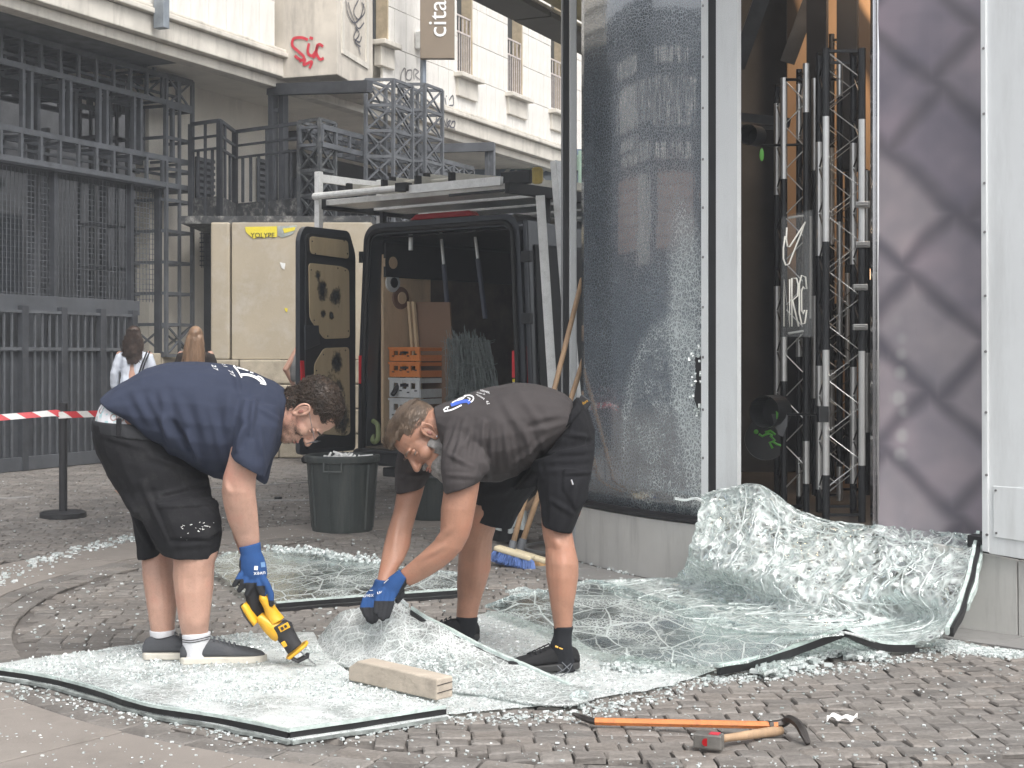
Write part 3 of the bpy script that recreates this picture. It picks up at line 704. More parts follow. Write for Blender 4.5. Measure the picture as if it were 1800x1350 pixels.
# ================================================================ THE SHOP
SP = [Vector((a, b, 0)) for a, b in STORE]
SPC = SP
def SY(px):
    k = (px - 900) / F; best = None
    for a, b in zip(SPC[:-1], SPC[1:]):
        fa = a.x - k * a.y; fb = b.x - k * b.y
        if fa * fb <= 0 and fa != fb:
            t = fa / (fa - fb); y = a.y + (b.y - a.y) * t
            if best is None or y < best: best = y
    return best
def SPt(px, z, off=0):
    Y = SY(px); p = Vector(((px - 900) * Y / F, Y, z)); a = SY(px + 4) or Y; q = Vector(((px - 896) * a / F, a, 0)); t = (q - Vector((p.x, p.y, 0))).normalized()
    return p + Vector((t.y, -t.x, 0)) * off
shop = empty('shop_facade', SPt(1240, 0), 'curved shop front with cracked tall window, grey metal panels and an open bay', 'shop front')
M_MET = mat('satin_grey_metal_panel', (.4, .41, .415), .42, .35, var=.05, scale=1.2, bump=.03, dirt=(.24, .24, .23), dirtamt=.4, streak=True)
M_MET2 = mat('pale_metal_panel', (.7, .72, .725), .45, .2, var=.04, scale=1.2, bump=.03, dirt=(.35, .35, .34), dirtamt=.45, streak=True)
M_BASE = mat('grey_plinth_panel', (.5, .49, .465), .6, .1, var=.08, scale=2.5, bump=.1, dirt=(.22, .21, .2), dirtamt=.6, streak=True)
M_BLK = mat('black_rubber_gasket', (.012, .012, .014), .5, bump=.1)
M_SCREW = mat('screw_head', (.15, .15, .15), .4, .8)
ZL, ZT = .335, 4.4
def wall_strip(name, xa, xb, z0, z1, off, th, m, n=1, parent=None, bevel=0, **k):
    """vertical strip following the shop wall between two photo columns"""
    fr_ = [SPt(xa + (xb - xa) * i / n, z0, off) for i in range(n + 1)]; bk_ = [SPt(xa + (xb - xa) * i / n, z0, off - th) for i in range(n + 1)]
    mb = MB(); mb.prism(fr_ + bk_[::-1], (0, 0, z1 - z0)); return mb.build(name, m, parent or shop, bevel=bevel, fixn=True, **k)
# plinth under the window, in curved panels
for a, b in ((1008, 1236), (1237, 1330)): wall_strip('plinth_panel', a + .6, b - .6, 0, ZL - .012, -.01, .03, M_BASE, 8, bevel=.002)
wall_strip('plinth_core', 1006, 1740, 0, ZL - .02, -.06, .08, M_BLK, 40)
wall_strip('window_sill', 1008, 1232, ZL - .005, ZL + .012, .0, .14, M_BLK, 24)
# left side: black mullion and pale strip
def column(name, xa, xb, Y, dep, z0, z1, m, **k):
    a = P(xa, 0, Y); b = P(xb, 0, Y); mb = MB(); mb.box(((a.x + b.x) / 2, Y + dep / 2, (z0 + z1) / 2), (b.x - a.x, dep, z1 - z0)); return mb.build(name, m, shop, bevel=k.pop('bevel', .004), **k)
column('black_mullion', 987, 990, 9.4, .1, 0, ZT, M_MET)
column('black_mullion', 990.5, 1001, 9.35, .12, 0, ZT, M_BLK)
column('pale_mullion', 1001.5, 1014, 9.2, .12, .0, ZT, M_MET2)
# cracked window
q = N('cracked_curved_glass')
uvn = q.n('UVMap'); sep = q.n('SeparateXYZ'); q.l(uvn.outputs[0], sep.inputs[0]); v = uvn.outputs[0]
def ellmask(u0, v0, ru, rv, a=0.0, soft=.35):
    mp = q.n('Mapping'); mp.vector_type = 'TEXTURE'; mp.inputs['Location'].default_value = (u0, v0, 0); mp.inputs['Rotation'].default_value = (0, 0, a); mp.inputs['Scale'].default_value = (ru, rv, 1)
    q.l(v, mp.inputs[0]); nz = q.n('TexNoise'); nz.inputs['Scale'].default_value = 3; q.l(v, nz.inputs['Vector'])
    ln = q.n('VectorMath', operation='LENGTH'); q.l(mp.outputs[0], ln.inputs[0])
    return q.ramp(q.math('ADD', ln.outputs['Value'], q.math('MULTIPLY', q.math('SUBTRACT', nz.outputs['Fac'], .5), .5)), [(1 - soft, 1.0), (1.0, 0.0)]), ln.outputs['Value']
def vor(scale, sc=(1, 1, 1), w=.05, rnd=1.0):
    mp = q.n('Mapping'); mp.inputs['Scale'].default_value = sc; q.l(v, mp.inputs[0])
    nz = q.n('TexNoise'); nz.inputs['Scale'].default_value = 6; q.l(mp.outputs[0], nz.inputs['Vector'])
    mx = q.n('Mix', data_type='RGBA'); mx.inputs[0].default_value = .06; q.l(mp.outputs[0], mx.inputs[6]); q.l(nz.outputs['Color'], mx.inputs[7])
    x = q.n('TexVoronoi', feature='DISTANCE_TO_EDGE'); x.inputs['Scale'].default_value = scale; x.inputs['Randomness'].default_value = rnd; q.l(mx.outputs[2], x.inputs['Vector'])
    return q.ramp(x.outputs['Distance'], [(0, 1.0), (w, 0.0)])
fine = vor(75, (1, .8, 1), .10); mid = vor(30, (1, .8, 1), .07)
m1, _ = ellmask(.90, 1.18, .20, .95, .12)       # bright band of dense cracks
m2, r2 = ellmask(.72, .72, .42, .72)           # arch-shaped area made paler in the lower pane
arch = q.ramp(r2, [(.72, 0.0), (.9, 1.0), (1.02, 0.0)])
# radial cracks from the blow
dx = q.math('SUBTRACT', sep.outputs[0], .80); dz = q.math('SUBTRACT', sep.outputs[1], 1.50)
ang = q.math('ARCTAN2', dz, dx); rr = q.math('POWER', q.math('ADD', q.math('MULTIPLY', dx, dx), q.math('MULTIPLY', dz, dz)), .5)
cb = q.n('CombineXYZ'); q.l(q.math('MULTIPLY', ang, 5.0), cb.inputs[0]); q.l(q.math('MULTIPLY', rr, 4.0), cb.inputs[1])
vx = q.n('TexVoronoi', feature='DISTANCE_TO_EDGE'); vx.inputs['Scale'].default_value = 2.2; q.l(cb.outputs[0], vx.inputs['Vector'])
rad = q.math('MULTIPLY', q.ramp(vx.outputs['Distance'], [(0, 1.0), (.09, 0.0)]), q.ramp(rr, [(0, 1.0), (.33, 0.0)]))
fleck = q.ramp(q.noise(v, 160, 2, .5), [(.68, 0.0), (.78, 1.0)])
base_amt = q.math('ADD', q.math('MULTIPLY', fine, .26), q.math('MULTIPLY', fleck, .5))
pale_amt = q.math('ADD', q.math('MULTIPLY', m1, .75), q.math('ADD', q.math('MULTIPLY', q.math('MULTIPLY', m2, q.ramp(q.noise(v, 6, 6), [(.4, .15), (.65, 1.0)])), .55), q.math('MULTIPLY', q.math('MULTIPLY', arch, q.ramp(sep.outputs[1], [(.5, 0.0), (.8, 1.0)])), .4)))
cr = q.math('ADD', base_amt, q.math('MULTIPLY', pale_amt, q.math('ADD', q.math('MULTIPLY', q.math('ADD', mid, fine), .7), .25)))
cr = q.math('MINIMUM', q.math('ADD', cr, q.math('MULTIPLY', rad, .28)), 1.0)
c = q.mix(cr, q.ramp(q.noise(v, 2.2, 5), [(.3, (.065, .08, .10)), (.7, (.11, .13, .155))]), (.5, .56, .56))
q.l(c, q.b.inputs['Base Color']); q.l(q.ramp(cr, [(0, .03), (1, .5)]), q.b.inputs['Roughness']); q.b.inputs['IOR'].default_value = 3.3
q.b.inputs['Coat Weight'].default_value = .3; q.b.inputs['Coat Roughness'].default_value = .12
wav = q.noise(q.coord((14, 1.2, 1), 'UV'), 1.0, 3)
q.bump(q.math('ADD', q.math('MULTIPLY', cr, .35), wav), .10, .008)
M_CRACK = q.m
xs = [1014.5 + (1232 - 1014.5) * i / 40 for i in range(41)]
fr_ = [SPt(x, 0, -.03) for x in xs]
ACX, ACY = 3.7316, 9.9434; fr_ = [Vector((ACX, ACY, 0)) + (Vector((p.x, p.y, 0)) - Vector((ACX, ACY, 0))).normalized() * 3.572 for p in fr_]
win = empty('shattered_window', SPt(1120, ZL, -.03), 'tall curved shop window crazed all over with white cracks and an impact star', 'window')
L_ = [0]
for a, b in zip(fr_[:-1], fr_[1:]): L_.append(L_[-1] + (b - a).length)
vs, fs, uv = [], [], []
nz_ = 30
for j in range(nz_ + 1):
    for i, p in enumerate(fr_):
        z = ZL + .03 + (ZT - ZL) * j / nz_; vs.append((p.x, p.y, z)); uv.append((i / 40.0, z))
fs = [(j * 41 + i, j * 41 + i + 1, (j + 1) * 41 + i + 1, (j + 1) * 41 + i) for j in range(nz_) for i in range(40)]
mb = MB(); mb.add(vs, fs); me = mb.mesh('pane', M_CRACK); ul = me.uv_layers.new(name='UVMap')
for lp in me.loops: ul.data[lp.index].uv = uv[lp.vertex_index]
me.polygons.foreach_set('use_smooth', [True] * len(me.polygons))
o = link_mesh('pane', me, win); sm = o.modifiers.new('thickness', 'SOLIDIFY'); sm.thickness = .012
wall_strip('gasket', 1014, 1232, ZL + .012, ZL + .03, -.015, .03, M_BLK, 24, win)
# hole near the right edge: black patch for the dark inside
hp = [(1219, 628), (1230, 626), (1232, 660), (1230, 712), (1224, 722), (1217, 700), (1221, 668)]
mb = MB()
def onwin(px, py, off=.012):
    Y = SY(px); p = P(px, py, Y); q_ = SPt(px, 0, off); return Vector((q_.x, q_.y, p.z))
mb.prism([onwin(x, y, -.016) for x, y in hp], (-.004, -.006, 0)); mb.build('hole_black_patch', M_BLK, win, fixn=True)
mb = MB()
for i in range(26):
    x, y = hp[i % 7]; x = min(1230.5, x - abs(RNG.normal() * 3)); y += RNG.normal() * 12; p = onwin(x, y, -.005); mb.box(p, (.012, .008, .012 + .01 * RNG.random()), Matrix.Rotation(RNG.random() * 6, 3, 'X'))
M_SHARD = N('glass_shard'); qq = M_SHARD; qq.b.inputs['Base Color'].default_value = (.72, .82, .8, 1); qq.b.inputs['Roughness'].default_value = .08; qq.b.inputs['Transmission Weight'].default_value = .35; qq.b.inputs['IOR'].default_value = 1.5
_g = qq.n('NewGeometry'); qq.l(qq.ramp(_g.outputs['Random Per Island'], [(0, (.5, .56, .545)), (.6, (.77, .82, .81)), (1, (.92, .95, .94))]), qq.b.inputs['Base Color'])
M_SHARD = qq.m
mb.build('shard_rim', M_SHARD, win)
# strip with screws, gap, pale column
Yc_ = SY(1238)
def vstrip(name, xa, xb, m, off, th, z0=.0, z1=ZT, parent=None): return wall_strip(name, xa, xb, z0, z1, off, th, m, 1, parent)
s1 = vstrip('screwed_strip', 1232.5, 1244, M_MET2, 0, .012, ZL)
def screws(parent, px, ys, off, r=.006):
    for y in ys:
        Y = SY(px); p = SPt(px, P(px, y, Y).z, off + .001); mb = MB(); mb.lathe([(0, .003), (r, .003), (r, -.002)], p, 8, Matrix.Rotation(R(90), 3, 'X')); mb.build('screw', M_SCREW, parent)
screws(s1, 1233 + 3, (10, 100, 190, 280, 365, 452, 540, 628, 720, 805), .0, .007)
vstrip('black_gap', 1244, 1258.5, M_BLK, -.004, .012)
vstrip('pale_column', 1258.5, 1296, M_MET2, .0, .03)
vstrip('plinth_panel', 1296.5, 1400, M_BASE, -.02, .03, 0, ZL); 
for a, b in ((1400, 1500), (1501, 1640)): vstrip('plinth_panel', a + .5, b - .5, M_BASE, -.02, .03, 0, ZL)
# ---- right hand metal panel
OFF = .1
RL = [SPt(1728, 0, OFF), SPt(2050, 0, OFF) if SY(2050) else Vector((3.4, 5.2, 0))]
d_ = (RL[1] - RL[0]).normalized(); n_ = Vector((d_.y, -d_.x, 0))
def rp(px, py, off=0): return ray_plane(px, py, RL[0], n_, off)
def slab_r(name, pts, m, off, th=.03, bevel=.003, parent=None):
    mb = MB(); mb.prism([rp(x, y, off) for x, y in pts], n_ * -th); return mb.build(name, m, parent or shop, bevel=bevel, fixn=True)
T_ = -300
strp = slab_r('screwed_strip', [(1722, T_), (1731, T_), (1737, 971), (1726, 969)], M_MET2, .012)
for y in (85, 200, 322, 408, 520, 618, 725, 835, 940):
    p = rp(1726 + y * .007 + 2, y, .013); mb = MB(); mb.lathe([(0, .003), (.006, .003), (.006, -.002)], p, 8, Matrix.Rotation(R(90), 3, 'X')); mb.build('screw', M_SCREW, strp)
pn = slab_r('metal_panel', [(1731.5, T_), (2100, T_), (2100, 1034), (1737.5, 973)], M_MET2, .0)
ap = slab_r('access_plate', [(1745, 854), (1900, 864), (1900, 968), (1746, 944)], M_MET2, .008, .006, parent=pn)
for x, y in ((1750, 862), (1751, 937)):
    p = rp(x, y, .01); mb = MB(); mb.lathe([(0, .003), (.005, .003), (.005, -.002)], p, 8, Matrix.Rotation(R(90), 3, 'X')); mb.build('screw', M_SCREW, ap)
slab_r('plinth_panel', [(1640, 955), (1787, 985), (1789, 1160), (1640, 1138)], M_BASE, -.03)
slab_r('plinth_panel', [(1789.5, 985), (2100, 1040), (2100, 1200), (1790.5, 1160)], M_BASE, -.03)
slab_r('shadow_gap', [(1700, 940), (1740, 948), (1740, 1000), (1700, 990)], M_BLK, -.05, .2)
# ---- chrome edge and printed panel (a blurred photograph of diamond paving)
q = N('print_blurred_diamond_paving'); uvn = q.n('UVMap'); v0 = uvn.outputs[0]
nzv = q.n('TexNoise'); nzv.inputs['Scale'].default_value = 1.6; q.l(v0, nzv.inputs['Vector'])
mx = q.n('Mix', data_type='RGBA'); mx.inputs[0].default_value = .14; q.l(v0, mx.inputs[6]); q.l(nzv.outputs['Color'], mx.inputs[7])
mp = q.n('Mapping'); mp.inputs['Rotation'].default_value = (0, 0, R(42)); q.l(mx.outputs[2], mp.inputs[0])
br = q.n('TexBrick'); br.inputs['Scale'].default_value = 1; br.inputs['Mortar Size'].default_value = .06; br.inputs['Mortar Smooth'].default_value = 1.0; br.inputs['Brick Width'].default_value = .40; br.inputs['Row Height'].default_value = .30
br.inputs['Color1'].default_value = (.27, .245, .262, 1); br.inputs['Color2'].default_value = (.19, .17, .205, 1); br.inputs['Mortar'].default_value = (.115, .105, .125, 1); br.offset = .12
q.l(mp.outputs[0], br.inputs['Vector'])
cl = q.mix(1, br.outputs['Color'], q.ramp(q.noise(v0, 1.7, 3), [(.3, (.62, .64, .70)), (.5, (1.0, .98, .98)), (.7, (1.5, 1.36, 1.32))]), 'MULTIPLY')
sp = q.n('SeparateXYZ'); q.l(v0, sp.inputs[0])
dots = q.n('TexVoronoi', feature='F1'); dots.inputs['Scale'].default_value = 11; dots.inputs['Randomness'].default_value = .35; q.l(v0, dots.inputs['Vector']); zz4 = q.math('MULTIPLY', sp.outputs[1], .25)
dm = q.math('MULTIPLY', q.ramp(dots.outputs['Distance'], [(.25, 1.0), (.5, 0.0)]), q.math('MULTIPLY', q.ramp(q.math('ABSOLUTE', q.math('SUBTRACT', sp.outputs[0], .1)), [(.02, 1.0), (.06, 0.0)]), q.math('MULTIPLY', q.ramp(zz4, [(.17, 0.0), (.19, 1.0)]), q.ramp(zz4, [(.3, 1.0), (.36, 0.0)]))))
q.l(q.mix(q.math('MULTIPLY', dm, .25), cl, (.6, .62, .58)), q.b.inputs['Base Color']); q.b.inputs['Roughness'].default_value = .5
q.bump(q.noise(v0, 3, 3), .15, .02)
M_PRINT = q.m
Yp0, Yp1 = 6.95, 6.72
pp = empty('printed_panel', (P(1634, 0, 6.85).x, 6.85, .36), 'tall printed panel with a blurred mauve photo of diamond paving right of the open bay', 'poster')
A_ = P(1544, 0, Yp0); B_ = P(1728, 0, Yp1); W_ = (Vector((B_.x, B_.y, 0)) - Vector((A_.x, A_.y, 0))); 
n2 = Vector((W_.y, -W_.x, 0)).normalized()
vs, uv = [], []
for j in range(21):
    for i in range(9):
        z = .36 + (ZT - .36) * j / 20; bul = .015 * math.sin(math.pi * i / 8) + .006 * math.sin(z * 5) * (1 - i / 8); p = Vector((A_.x, A_.y, 0)) + W_ * (i / 8) + n2 * bul; vs.append((p.x, p.y, z)); uv.append((W_.length * i / 8, z))
mb = MB(); mb.add(vs, [(j * 9 + i, j * 9 + i + 1, (j + 1) * 9 + i + 1, (j + 1) * 9 + i) for j in range(20) for i in range(8)]); me = mb.mesh('print', M_PRINT); ul = me.uv_layers.new(name='UVMap')
for lp in me.loops: ul.data[lp.index].uv = uv[lp.vertex_index]
o = link_mesh('print', me, pp); sm = o.modifiers.new('thickness', 'SOLIDIFY'); sm.thickness = .02; sm.offset = -1
M_CHR = mat('polished_edge_trim', (.6, .6, .62), .12, 1, var=.05, bump=0)
for k, (xa, xb, yy) in enumerate(((1532, 1535, 7.03), (1536.5, 1539, 7.0), (1540, 1543, 6.97))):
    mb = MB(); a = P(xa, 0, yy); b = P(xb, 0, yy); mb.box(((a.x + b.x) / 2, yy, 2.37), (b.x - a.x, .05, 4.0)); mb.build('edge_trim', M_CHR, pp)
# ---- inside of the bay
M_IN = mat('black_mesh_curtain', (.04, .042, .046), .8, var=.3, scale=3, bump=.4, bscale=200); M_FL = mat('shop_floor', (.1, .09, .08), .5, var=.3, scale=4)
room = empty('shop_interior', (2.3, 9, .3), kind='structure')
mb = MB(); mb.prism([(1.1, 7.5, .3), (1.74, 6.98, .3), (2.3, 6.5, .3), (3.6, 6.5, .3), (5.4, 10.8, .3), (1.1, 10.8, .3)], (0, 0, .05)); mb.build('floor', M_FL, room, fixn=True)
mb = MB(); mb.box((3.2, 10.9, 2.3), (5, .1, 4.2)); mb.build('back_wall', M_IN, room)
mb = MB(); mb.beam((1.12, 7.66, 2.3), (1.12, 10.9, 2.3), .06, 4.2); mb.build('side_wall', M_IN, room)
mb = MB(); mb.box((2.9, 8.6, 4.42), (4.6, 4.8, .06)); mb.build('ceiling', M_IN, room)
mb = MB(); mb.beam((2.35, 6.9, 2.3), (4.6, 10.9, 2.3), .06, 4.2); mb.build('side_wall', M_IN, room)
q = N('tan_print_banner'); v = q.coord((1, 1, .5), rot=(.0, .6, 0)); 
cc = q.ramp(q.noise(v, 1.4, 2, .4), [(.44, (.03, .026, .022)), (.47, (.5, .36, .24)), (.58, (.42, .29, .19)), (.61, (.05, .04, .035))])
q.l(cc, q.b.inputs['Base Color']); q.b.inputs['Roughness'].default_value = .6
a = P(1384, 0, 10.3); b = P(1560, 0, 9.6)
mb = MB(); mb.prism([Vector((a.x, a.y, 1.55)), Vector((b.x, b.y, 1.55)), Vector((b.x, b.y, 4.3)), Vector((a.x, a.y, 4.3))], (0, .03, 0)); mb.build('tan_banner', q.m, label='tall tan banner with dark brush strokes hanging behind the trusses', cat='banner', fixn=True)
M_CARD = mat('brown_cardboard', (.3, .19, .11), .85, var=.1, bump=.1)
for k, (x0_, x1_, y0_, y1_, lb) in enumerate(((1476, 1518, 635, 735, 'brown cardboard box on a shelf behind the trusses'), (1476, 1530, 820, 890, 'brown cardboard box on the shop floor behind the trusses'))):
    a, b = P(x0_, y1_, 9.3), P(x1_, y0_, 9.3); mb = MB(); mb.box(((a.x + b.x) / 2, 9.5, (a.z + b.z) / 2), (b.x - a.x, .35, b.z - a.z)); o = mb.build('cardboard_box', M_CARD, label=lb, cat='box', bevel=.004)
    mb = MB(); mb.box(((a.x + b.x) / 2, 9.5, b.z + .002), (.05, .36, .003)); mb.build('tape', mat('parcel_tape', (.4, .28, .15), .3), o)
# transparent mesh banner at the left of the bay (dark) with hanging frame
mb = MB(); mb.beam(P(1297, 205, 8.6), P(1384, 215, 8.3), .05, .05); mb.beam(P(1297, 222, 8.6), P(1384, 226, 8.3), .02, .02); mb.build('curtain_rail', M_STEEL, room)
mb = MB(); mb.beam(P(1296, 118, 8.8), P(1345, -20, 8.5), .09, .02, Vector((0, 1, 0))); mb.build('diagonal_strap', M_STEEL, room)
mb = MB(); mb.beam(P(1384, 110, 9.2), P(1432, -20, 9.0), .09, .02, Vector((0, 1, 0))); mb.build('diagonal_strap', M_STEEL, room)
for px in (1437, 1490): mb = MB(); mb.beam(P(px, 300, 8.9), P(px, -20, 8.9), .12, .06, D); mb.build('dark_drop', M_BLK, room)
# trusses
M_ALU = mat('brushed_truss_aluminium', (.62, .62, .61), .3, .75, var=.06, scale=12, bump=.05); M_BT = mat('black_truss_paint', (.016, .017, .019), .35, .2)
def truss(label, chords, braces, py_, step, mat_i):
    t = empty('display_truss', (P(chords[0][0], 0, chords[0][1]).x, chords[0][1], .35), label, 'truss', 'lighting trusses standing in the open shop bay')
    for px, Y, segs, r in chords:
        for (y0, y1, c_) in segs:
            mb = MB(); mb.tube([P(px, y0, Y), P(px, y1, Y)], r, 12); mb.build('tube_segment', M_ALU if c_ else M_BT, t, smooth=False)
    for (i, j, yy0, yy1, st_) in braces:
        a, Ya = chords[i][0], chords[i][1]; b, Yb = chords[j][0], chords[j][1]; pts = []; y = yy0; s_ = 0
        while y < yy1:
            pts.append(P(a if s_ == 0 else b, y, Ya if s_ == 0 else Yb)); s_ = 1 - s_; y += st_
        mb = MB(); mb.tube(pts, .0045, 6); mb.build('lacing', M_ALU if (i + j) % 2 else M_BT, t)
        mb = MB()
        for y in (yy0, yy1): mb.beam(P(a, y, Ya), P(b, y, Yb), .014, .014)
        mb.build('end_brace', M_BT, t)
truss('nearest square truss, black and bare aluminium in turns', [
    (1452, 7.45, [(85, 205, 0), (205, 425, 1), (425, 615, 0), (615, 835, 1), (835, 918, 0)], .019), (1515, 7.4, [(85, 210, 0), (210, 430, 1), (430, 617, 0), (617, 818, 1), (818, 918, 0)], .019),
    (1440, 7.85, [(93, 250, 0), (250, 450, 1), (450, 643, 0), (643, 860, 1), (860, 900, 0)], .019), (1500, 7.8, [(93, 252, 0), (252, 465, 1), (465, 645, 0), (645, 850, 1), (850, 905, 0)], .019)],
    [(0, 1, 90, 905, 48), (2, 3, 110, 890, 48), (0, 2, 95, 900, 40), (1, 3, 95, 900, 40)], 0, 0, 0)
truss('left square truss with aluminium tops beside the acrylic sign', [
    (1378, 7.9, [(137, 315, 1), (315, 592, 0), (592, 670, 1), (670, 890, 0)], .018), (1417, 7.8, [(112, 198, 1), (198, 775, 0), (775, 850, 1), (850, 903, 0)], .018),
    (1366, 8.3, [(148, 182, 0), (182, 343, 1), (343, 503, 0), (503, 700, 1), (700, 875, 0)], .018), (1405, 8.2, [(122, 148, 0), (148, 245, 1), (245, 595, 0), (595, 627, 1), (627, 803, 0), (803, 872, 1), (872, 895, 0)], .018)],
    [(0, 1, 140, 890, 40), (0, 2, 150, 880, 36), (1, 3, 130, 890, 36)], 0, 0, 0)
truss('rear square truss half hidden behind the nearest one', [
    (1476, 8.4, [(113, 170, 1), (170, 390, 0), (390, 590, 1), (590, 820, 0), (820, 880, 1)], .018), (1432, 8.5, [(138, 300, 1), (300, 520, 0), (520, 700, 1), (700, 870, 0)], .018), (1524, 8.5, [(300, 430, 1), (430, 620, 0), (620, 760, 1), (760, 870, 0)], .018)],
    [(1, 0, 140, 870, 34), (0, 2, 300, 860, 38)], 0, 0, 0)
truss('slim dark truss deep in the bay between the two front ones', [
    (1462, 9.2, [(60, 260, 0), (260, 430, 1), (430, 650, 0), (650, 760, 1), (760, 850, 0)], .018), (1490, 9.1, [(70, 240, 1), (240, 480, 0), (480, 640, 1), (640, 850, 0)], .018), (1425, 9.2, [(200, 380, 0), (380, 560, 1), (560, 850, 0)], .018)],
    [(0, 1, 70, 840, 30), (2, 0, 210, 840, 32)], 0, 0, 0)
for x, y in ((1516, 360), (1516, 430), (1512, 505), (1512, 575)):
    mb = MB(); mb.box(P(x, y, 7.36), (.07, .03, .03)); mb.tube([P(x - 12, y, 7.34), P(x + 10, y, 7.34)], .006, 6); mb.build('truss_clamp', M_ALU, label={360: 'upper chrome clamp on the right truss tube, highest', 430: 'chrome clamp second from the top on the right truss', 505: 'chrome clamp third from the top on the right truss', 575: 'lowest chrome clamp on the right truss'}[y], cat='clamp', bevel=.003)
# clamp-on arm and signs
def stroke(mb, pts, Y, r, n=6): mb.tube([P(x, y, Y) for x, y in pts], r, n)
q = N('clear_acrylic'); q.b.inputs['Base Color'].default_value = (.8, .82, .82, 1); q.b.inputs['Roughness'].default_value = .05
tr = q.n('BsdfTransparent'); mxs = q.n('MixShader'); mxs.inputs[0].default_value = .13; q.l(tr.outputs[0], mxs.inputs[1]); q.l(q.b.outputs[0], mxs.inputs[2]); q.l(mxs.outputs[0], q.o.inputs['Surface']); q.b.inputs['Specular IOR Level'].default_value = 1
M_ACR = q.m; M_TUBE = mat('unlit_neon_tube', (.72, .7, .64), .35, var=.05, bump=0)
ac = empty('acrylic_sign', P(1400, 590, 7.55), 'clear acrylic sign box with a tick outline and the letters NRC in white tube', 'sign')
mb = MB(); mb.prism([P(1373, 382, 7.7), P(1427, 368, 7.4), P(1427, 592, 7.4), P(1373, 592, 7.7)], (.02, .07, 0)); mb.build('acrylic_box', M_ACR, ac, fixn=True)
YS = 7.5
mb = MB(); stroke(mb, [(1383, 400), (1382, 420), (1384, 433), (1388, 434), (1416, 390), (1410, 405), (1387, 464), (1381, 466), (1377, 455), (1377, 436), (1380, 415)], YS, .0045); mb.build('tick_tube', M_TUBE, ac, smooth=True)
for (pts) in ([(1378, 574), (1378, 491), (1388, 574), (1388, 491)], [(1392, 574), (1392, 489), (1400, 489), (1403, 500), (1402, 520), (1393, 528), (1404, 574)], [(1418, 508), (1416, 487), (1409, 484), (1405, 500), (1405, 550), (1409, 570), (1415, 568), (1418, 545)], [(1415, 508), (1412, 504), (1409, 512), (1409, 545), (1412, 552), (1414, 545)]):
    mb = MB(); stroke(mb, catmull([Vector((a, b, 0)) for a, b in pts], 2) and pts, YS, .0045); mb.build('letter_tube', M_TUBE, ac, smooth=True)
for y in (383, 586): mb = MB(); mb.tube([P(1386, y, 7.52), P(1412, y - 4, 7.46)], .006, 8); mb.build('standoff', M_ALU, ac)
M_GN = mat('bright_green_print', (.12, .45, .06), .5, var=.05, bump=0)
M_DRUM = mat('black_plastic_drum', (.014, .015, .016), .3, bump=.02)
def drum(label, px, py, Y, r, tilt, dep=.12):
    o = empty('drum_sign', P(px, py, Y), label, 'sign'); M = Matrix.Rotation(tilt, 3, 'Z') @ Matrix.Rotation(R(90), 3, 'X')
    mb = MB(); mb.lathe([(r, 0), (r, dep), (r * .97, dep), (r * .97, .004), (0, .004)], P(px, py, Y), 32, M); mb.build('drum', M_DRUM, o, smooth=False); return o
d1 = drum('black drum sign with a green running figure at the foot of the left truss', 1346, 772, 7.95, .115, R(-14), .02)
for s_ in ([(1334, 763), (1340, 767), (1345, 764)], [(1345, 764), (1352, 762), (1358, 766)], [(1345, 760), (1354, 757), (1363, 764)], [(1354, 766), (1362, 774), (1353, 778), (1358, 788)], [(1358, 776), (1366, 781), (1377, 784)]):
    mb = MB(); stroke(mb, s_, 7.9, .007); mb.build('green_limb', M_GN, d1)
mb = MB(); mb.ell(P(1329, 759, 7.9), (.013, .006, .013), n=6); mb.build('green_head', M_GN, d1)
d2 = drum('black drum sign with a green tick above the running figure sign', 1366, 722, 7.8, .085, R(-35), .16)
mb = MB(); mb.prism([P(x, y, 7.68) for x, y in ((1364, 722), (1368, 726), (1367, 734), (1371, 736), (1365, 737))], (0, .004, 0)); mb.build('green_tick', M_GN, d2, fixn=True)
mb = MB(); mb.prism([P(x, y, 7.7) for x, y in ((1357, 728), (1385, 728), (1384, 748), (1376, 768), (1368, 764), (1362, 748))], (0, .01, 0)); mb.build('shield', mat('charcoal_shield', (.05, .052, .055), .5), d2, fixn=True)
mb = MB(); mb.tube([P(1374, 728, 7.75), P(1452, 728, 7.42)], .006, 8); mb.beam(P(1446, 714, 7.42), P(1446, 742, 7.42), .06, .05); mb.build('clamp_arm', M_DRUM, d2)
d3 = drum('small black drum sign with a green mark high on the left of the bay', 1332, 240, 8.0, .055, R(-40), .1)
mb = MB(); mb.ell(P(1339, 272, 7.9), (.012, .003, .035), n=6); mb.build('green_mark', M_GN, d3)
mb = MB(); mb.tube([P(1340, 256, 7.95), P(1412, 254, 7.85)], .007, 8); mb.build('arm', M_DRUM, d3)
# a lit lamp low behind the trusses
M_EM = bpy.data.materials.new('warm_lamp'); M_EM.use_nodes = True; b_ = M_EM.node_tree.nodes['Principled BSDF']; b_.inputs['Emission Color'].default_value = (1, .55, .3, 1); b_.inputs['Emission Strength'].default_value = 6
lp_ = empty('spot_lamp', P(1525, 482, 8.7), 'small warm lit spot lamp glowing at the right edge of the bay', 'lamp')
mb = MB(); mb.lathe([(.0, .005), (.035, .005)], P(1525, 482, 8.7), 16, Matrix.Rotation(R(90), 3, 'X')); mb.build('lens', M_EM, lp_)
mb = MB(); mb.tube([P(1523, 500, 8.75) + Vector((0, .02, 0)), P(1523, 440, 8.9)], .045, 14); mb.build('housing', M_DRUM, lp_)
ld = bpy.data.lights.new('spot_lamp_light', 'AREA'); ld.energy = 34; ld.size = .35; ld.color = (1, .72, .48); lo = bpy.data.objects.new('spot_lamp_light', ld); COL.objects.link(lo); lo.location = (2.25, 8.7, 3.9); lo.rotation_euler = (R(40), 0, R(8))
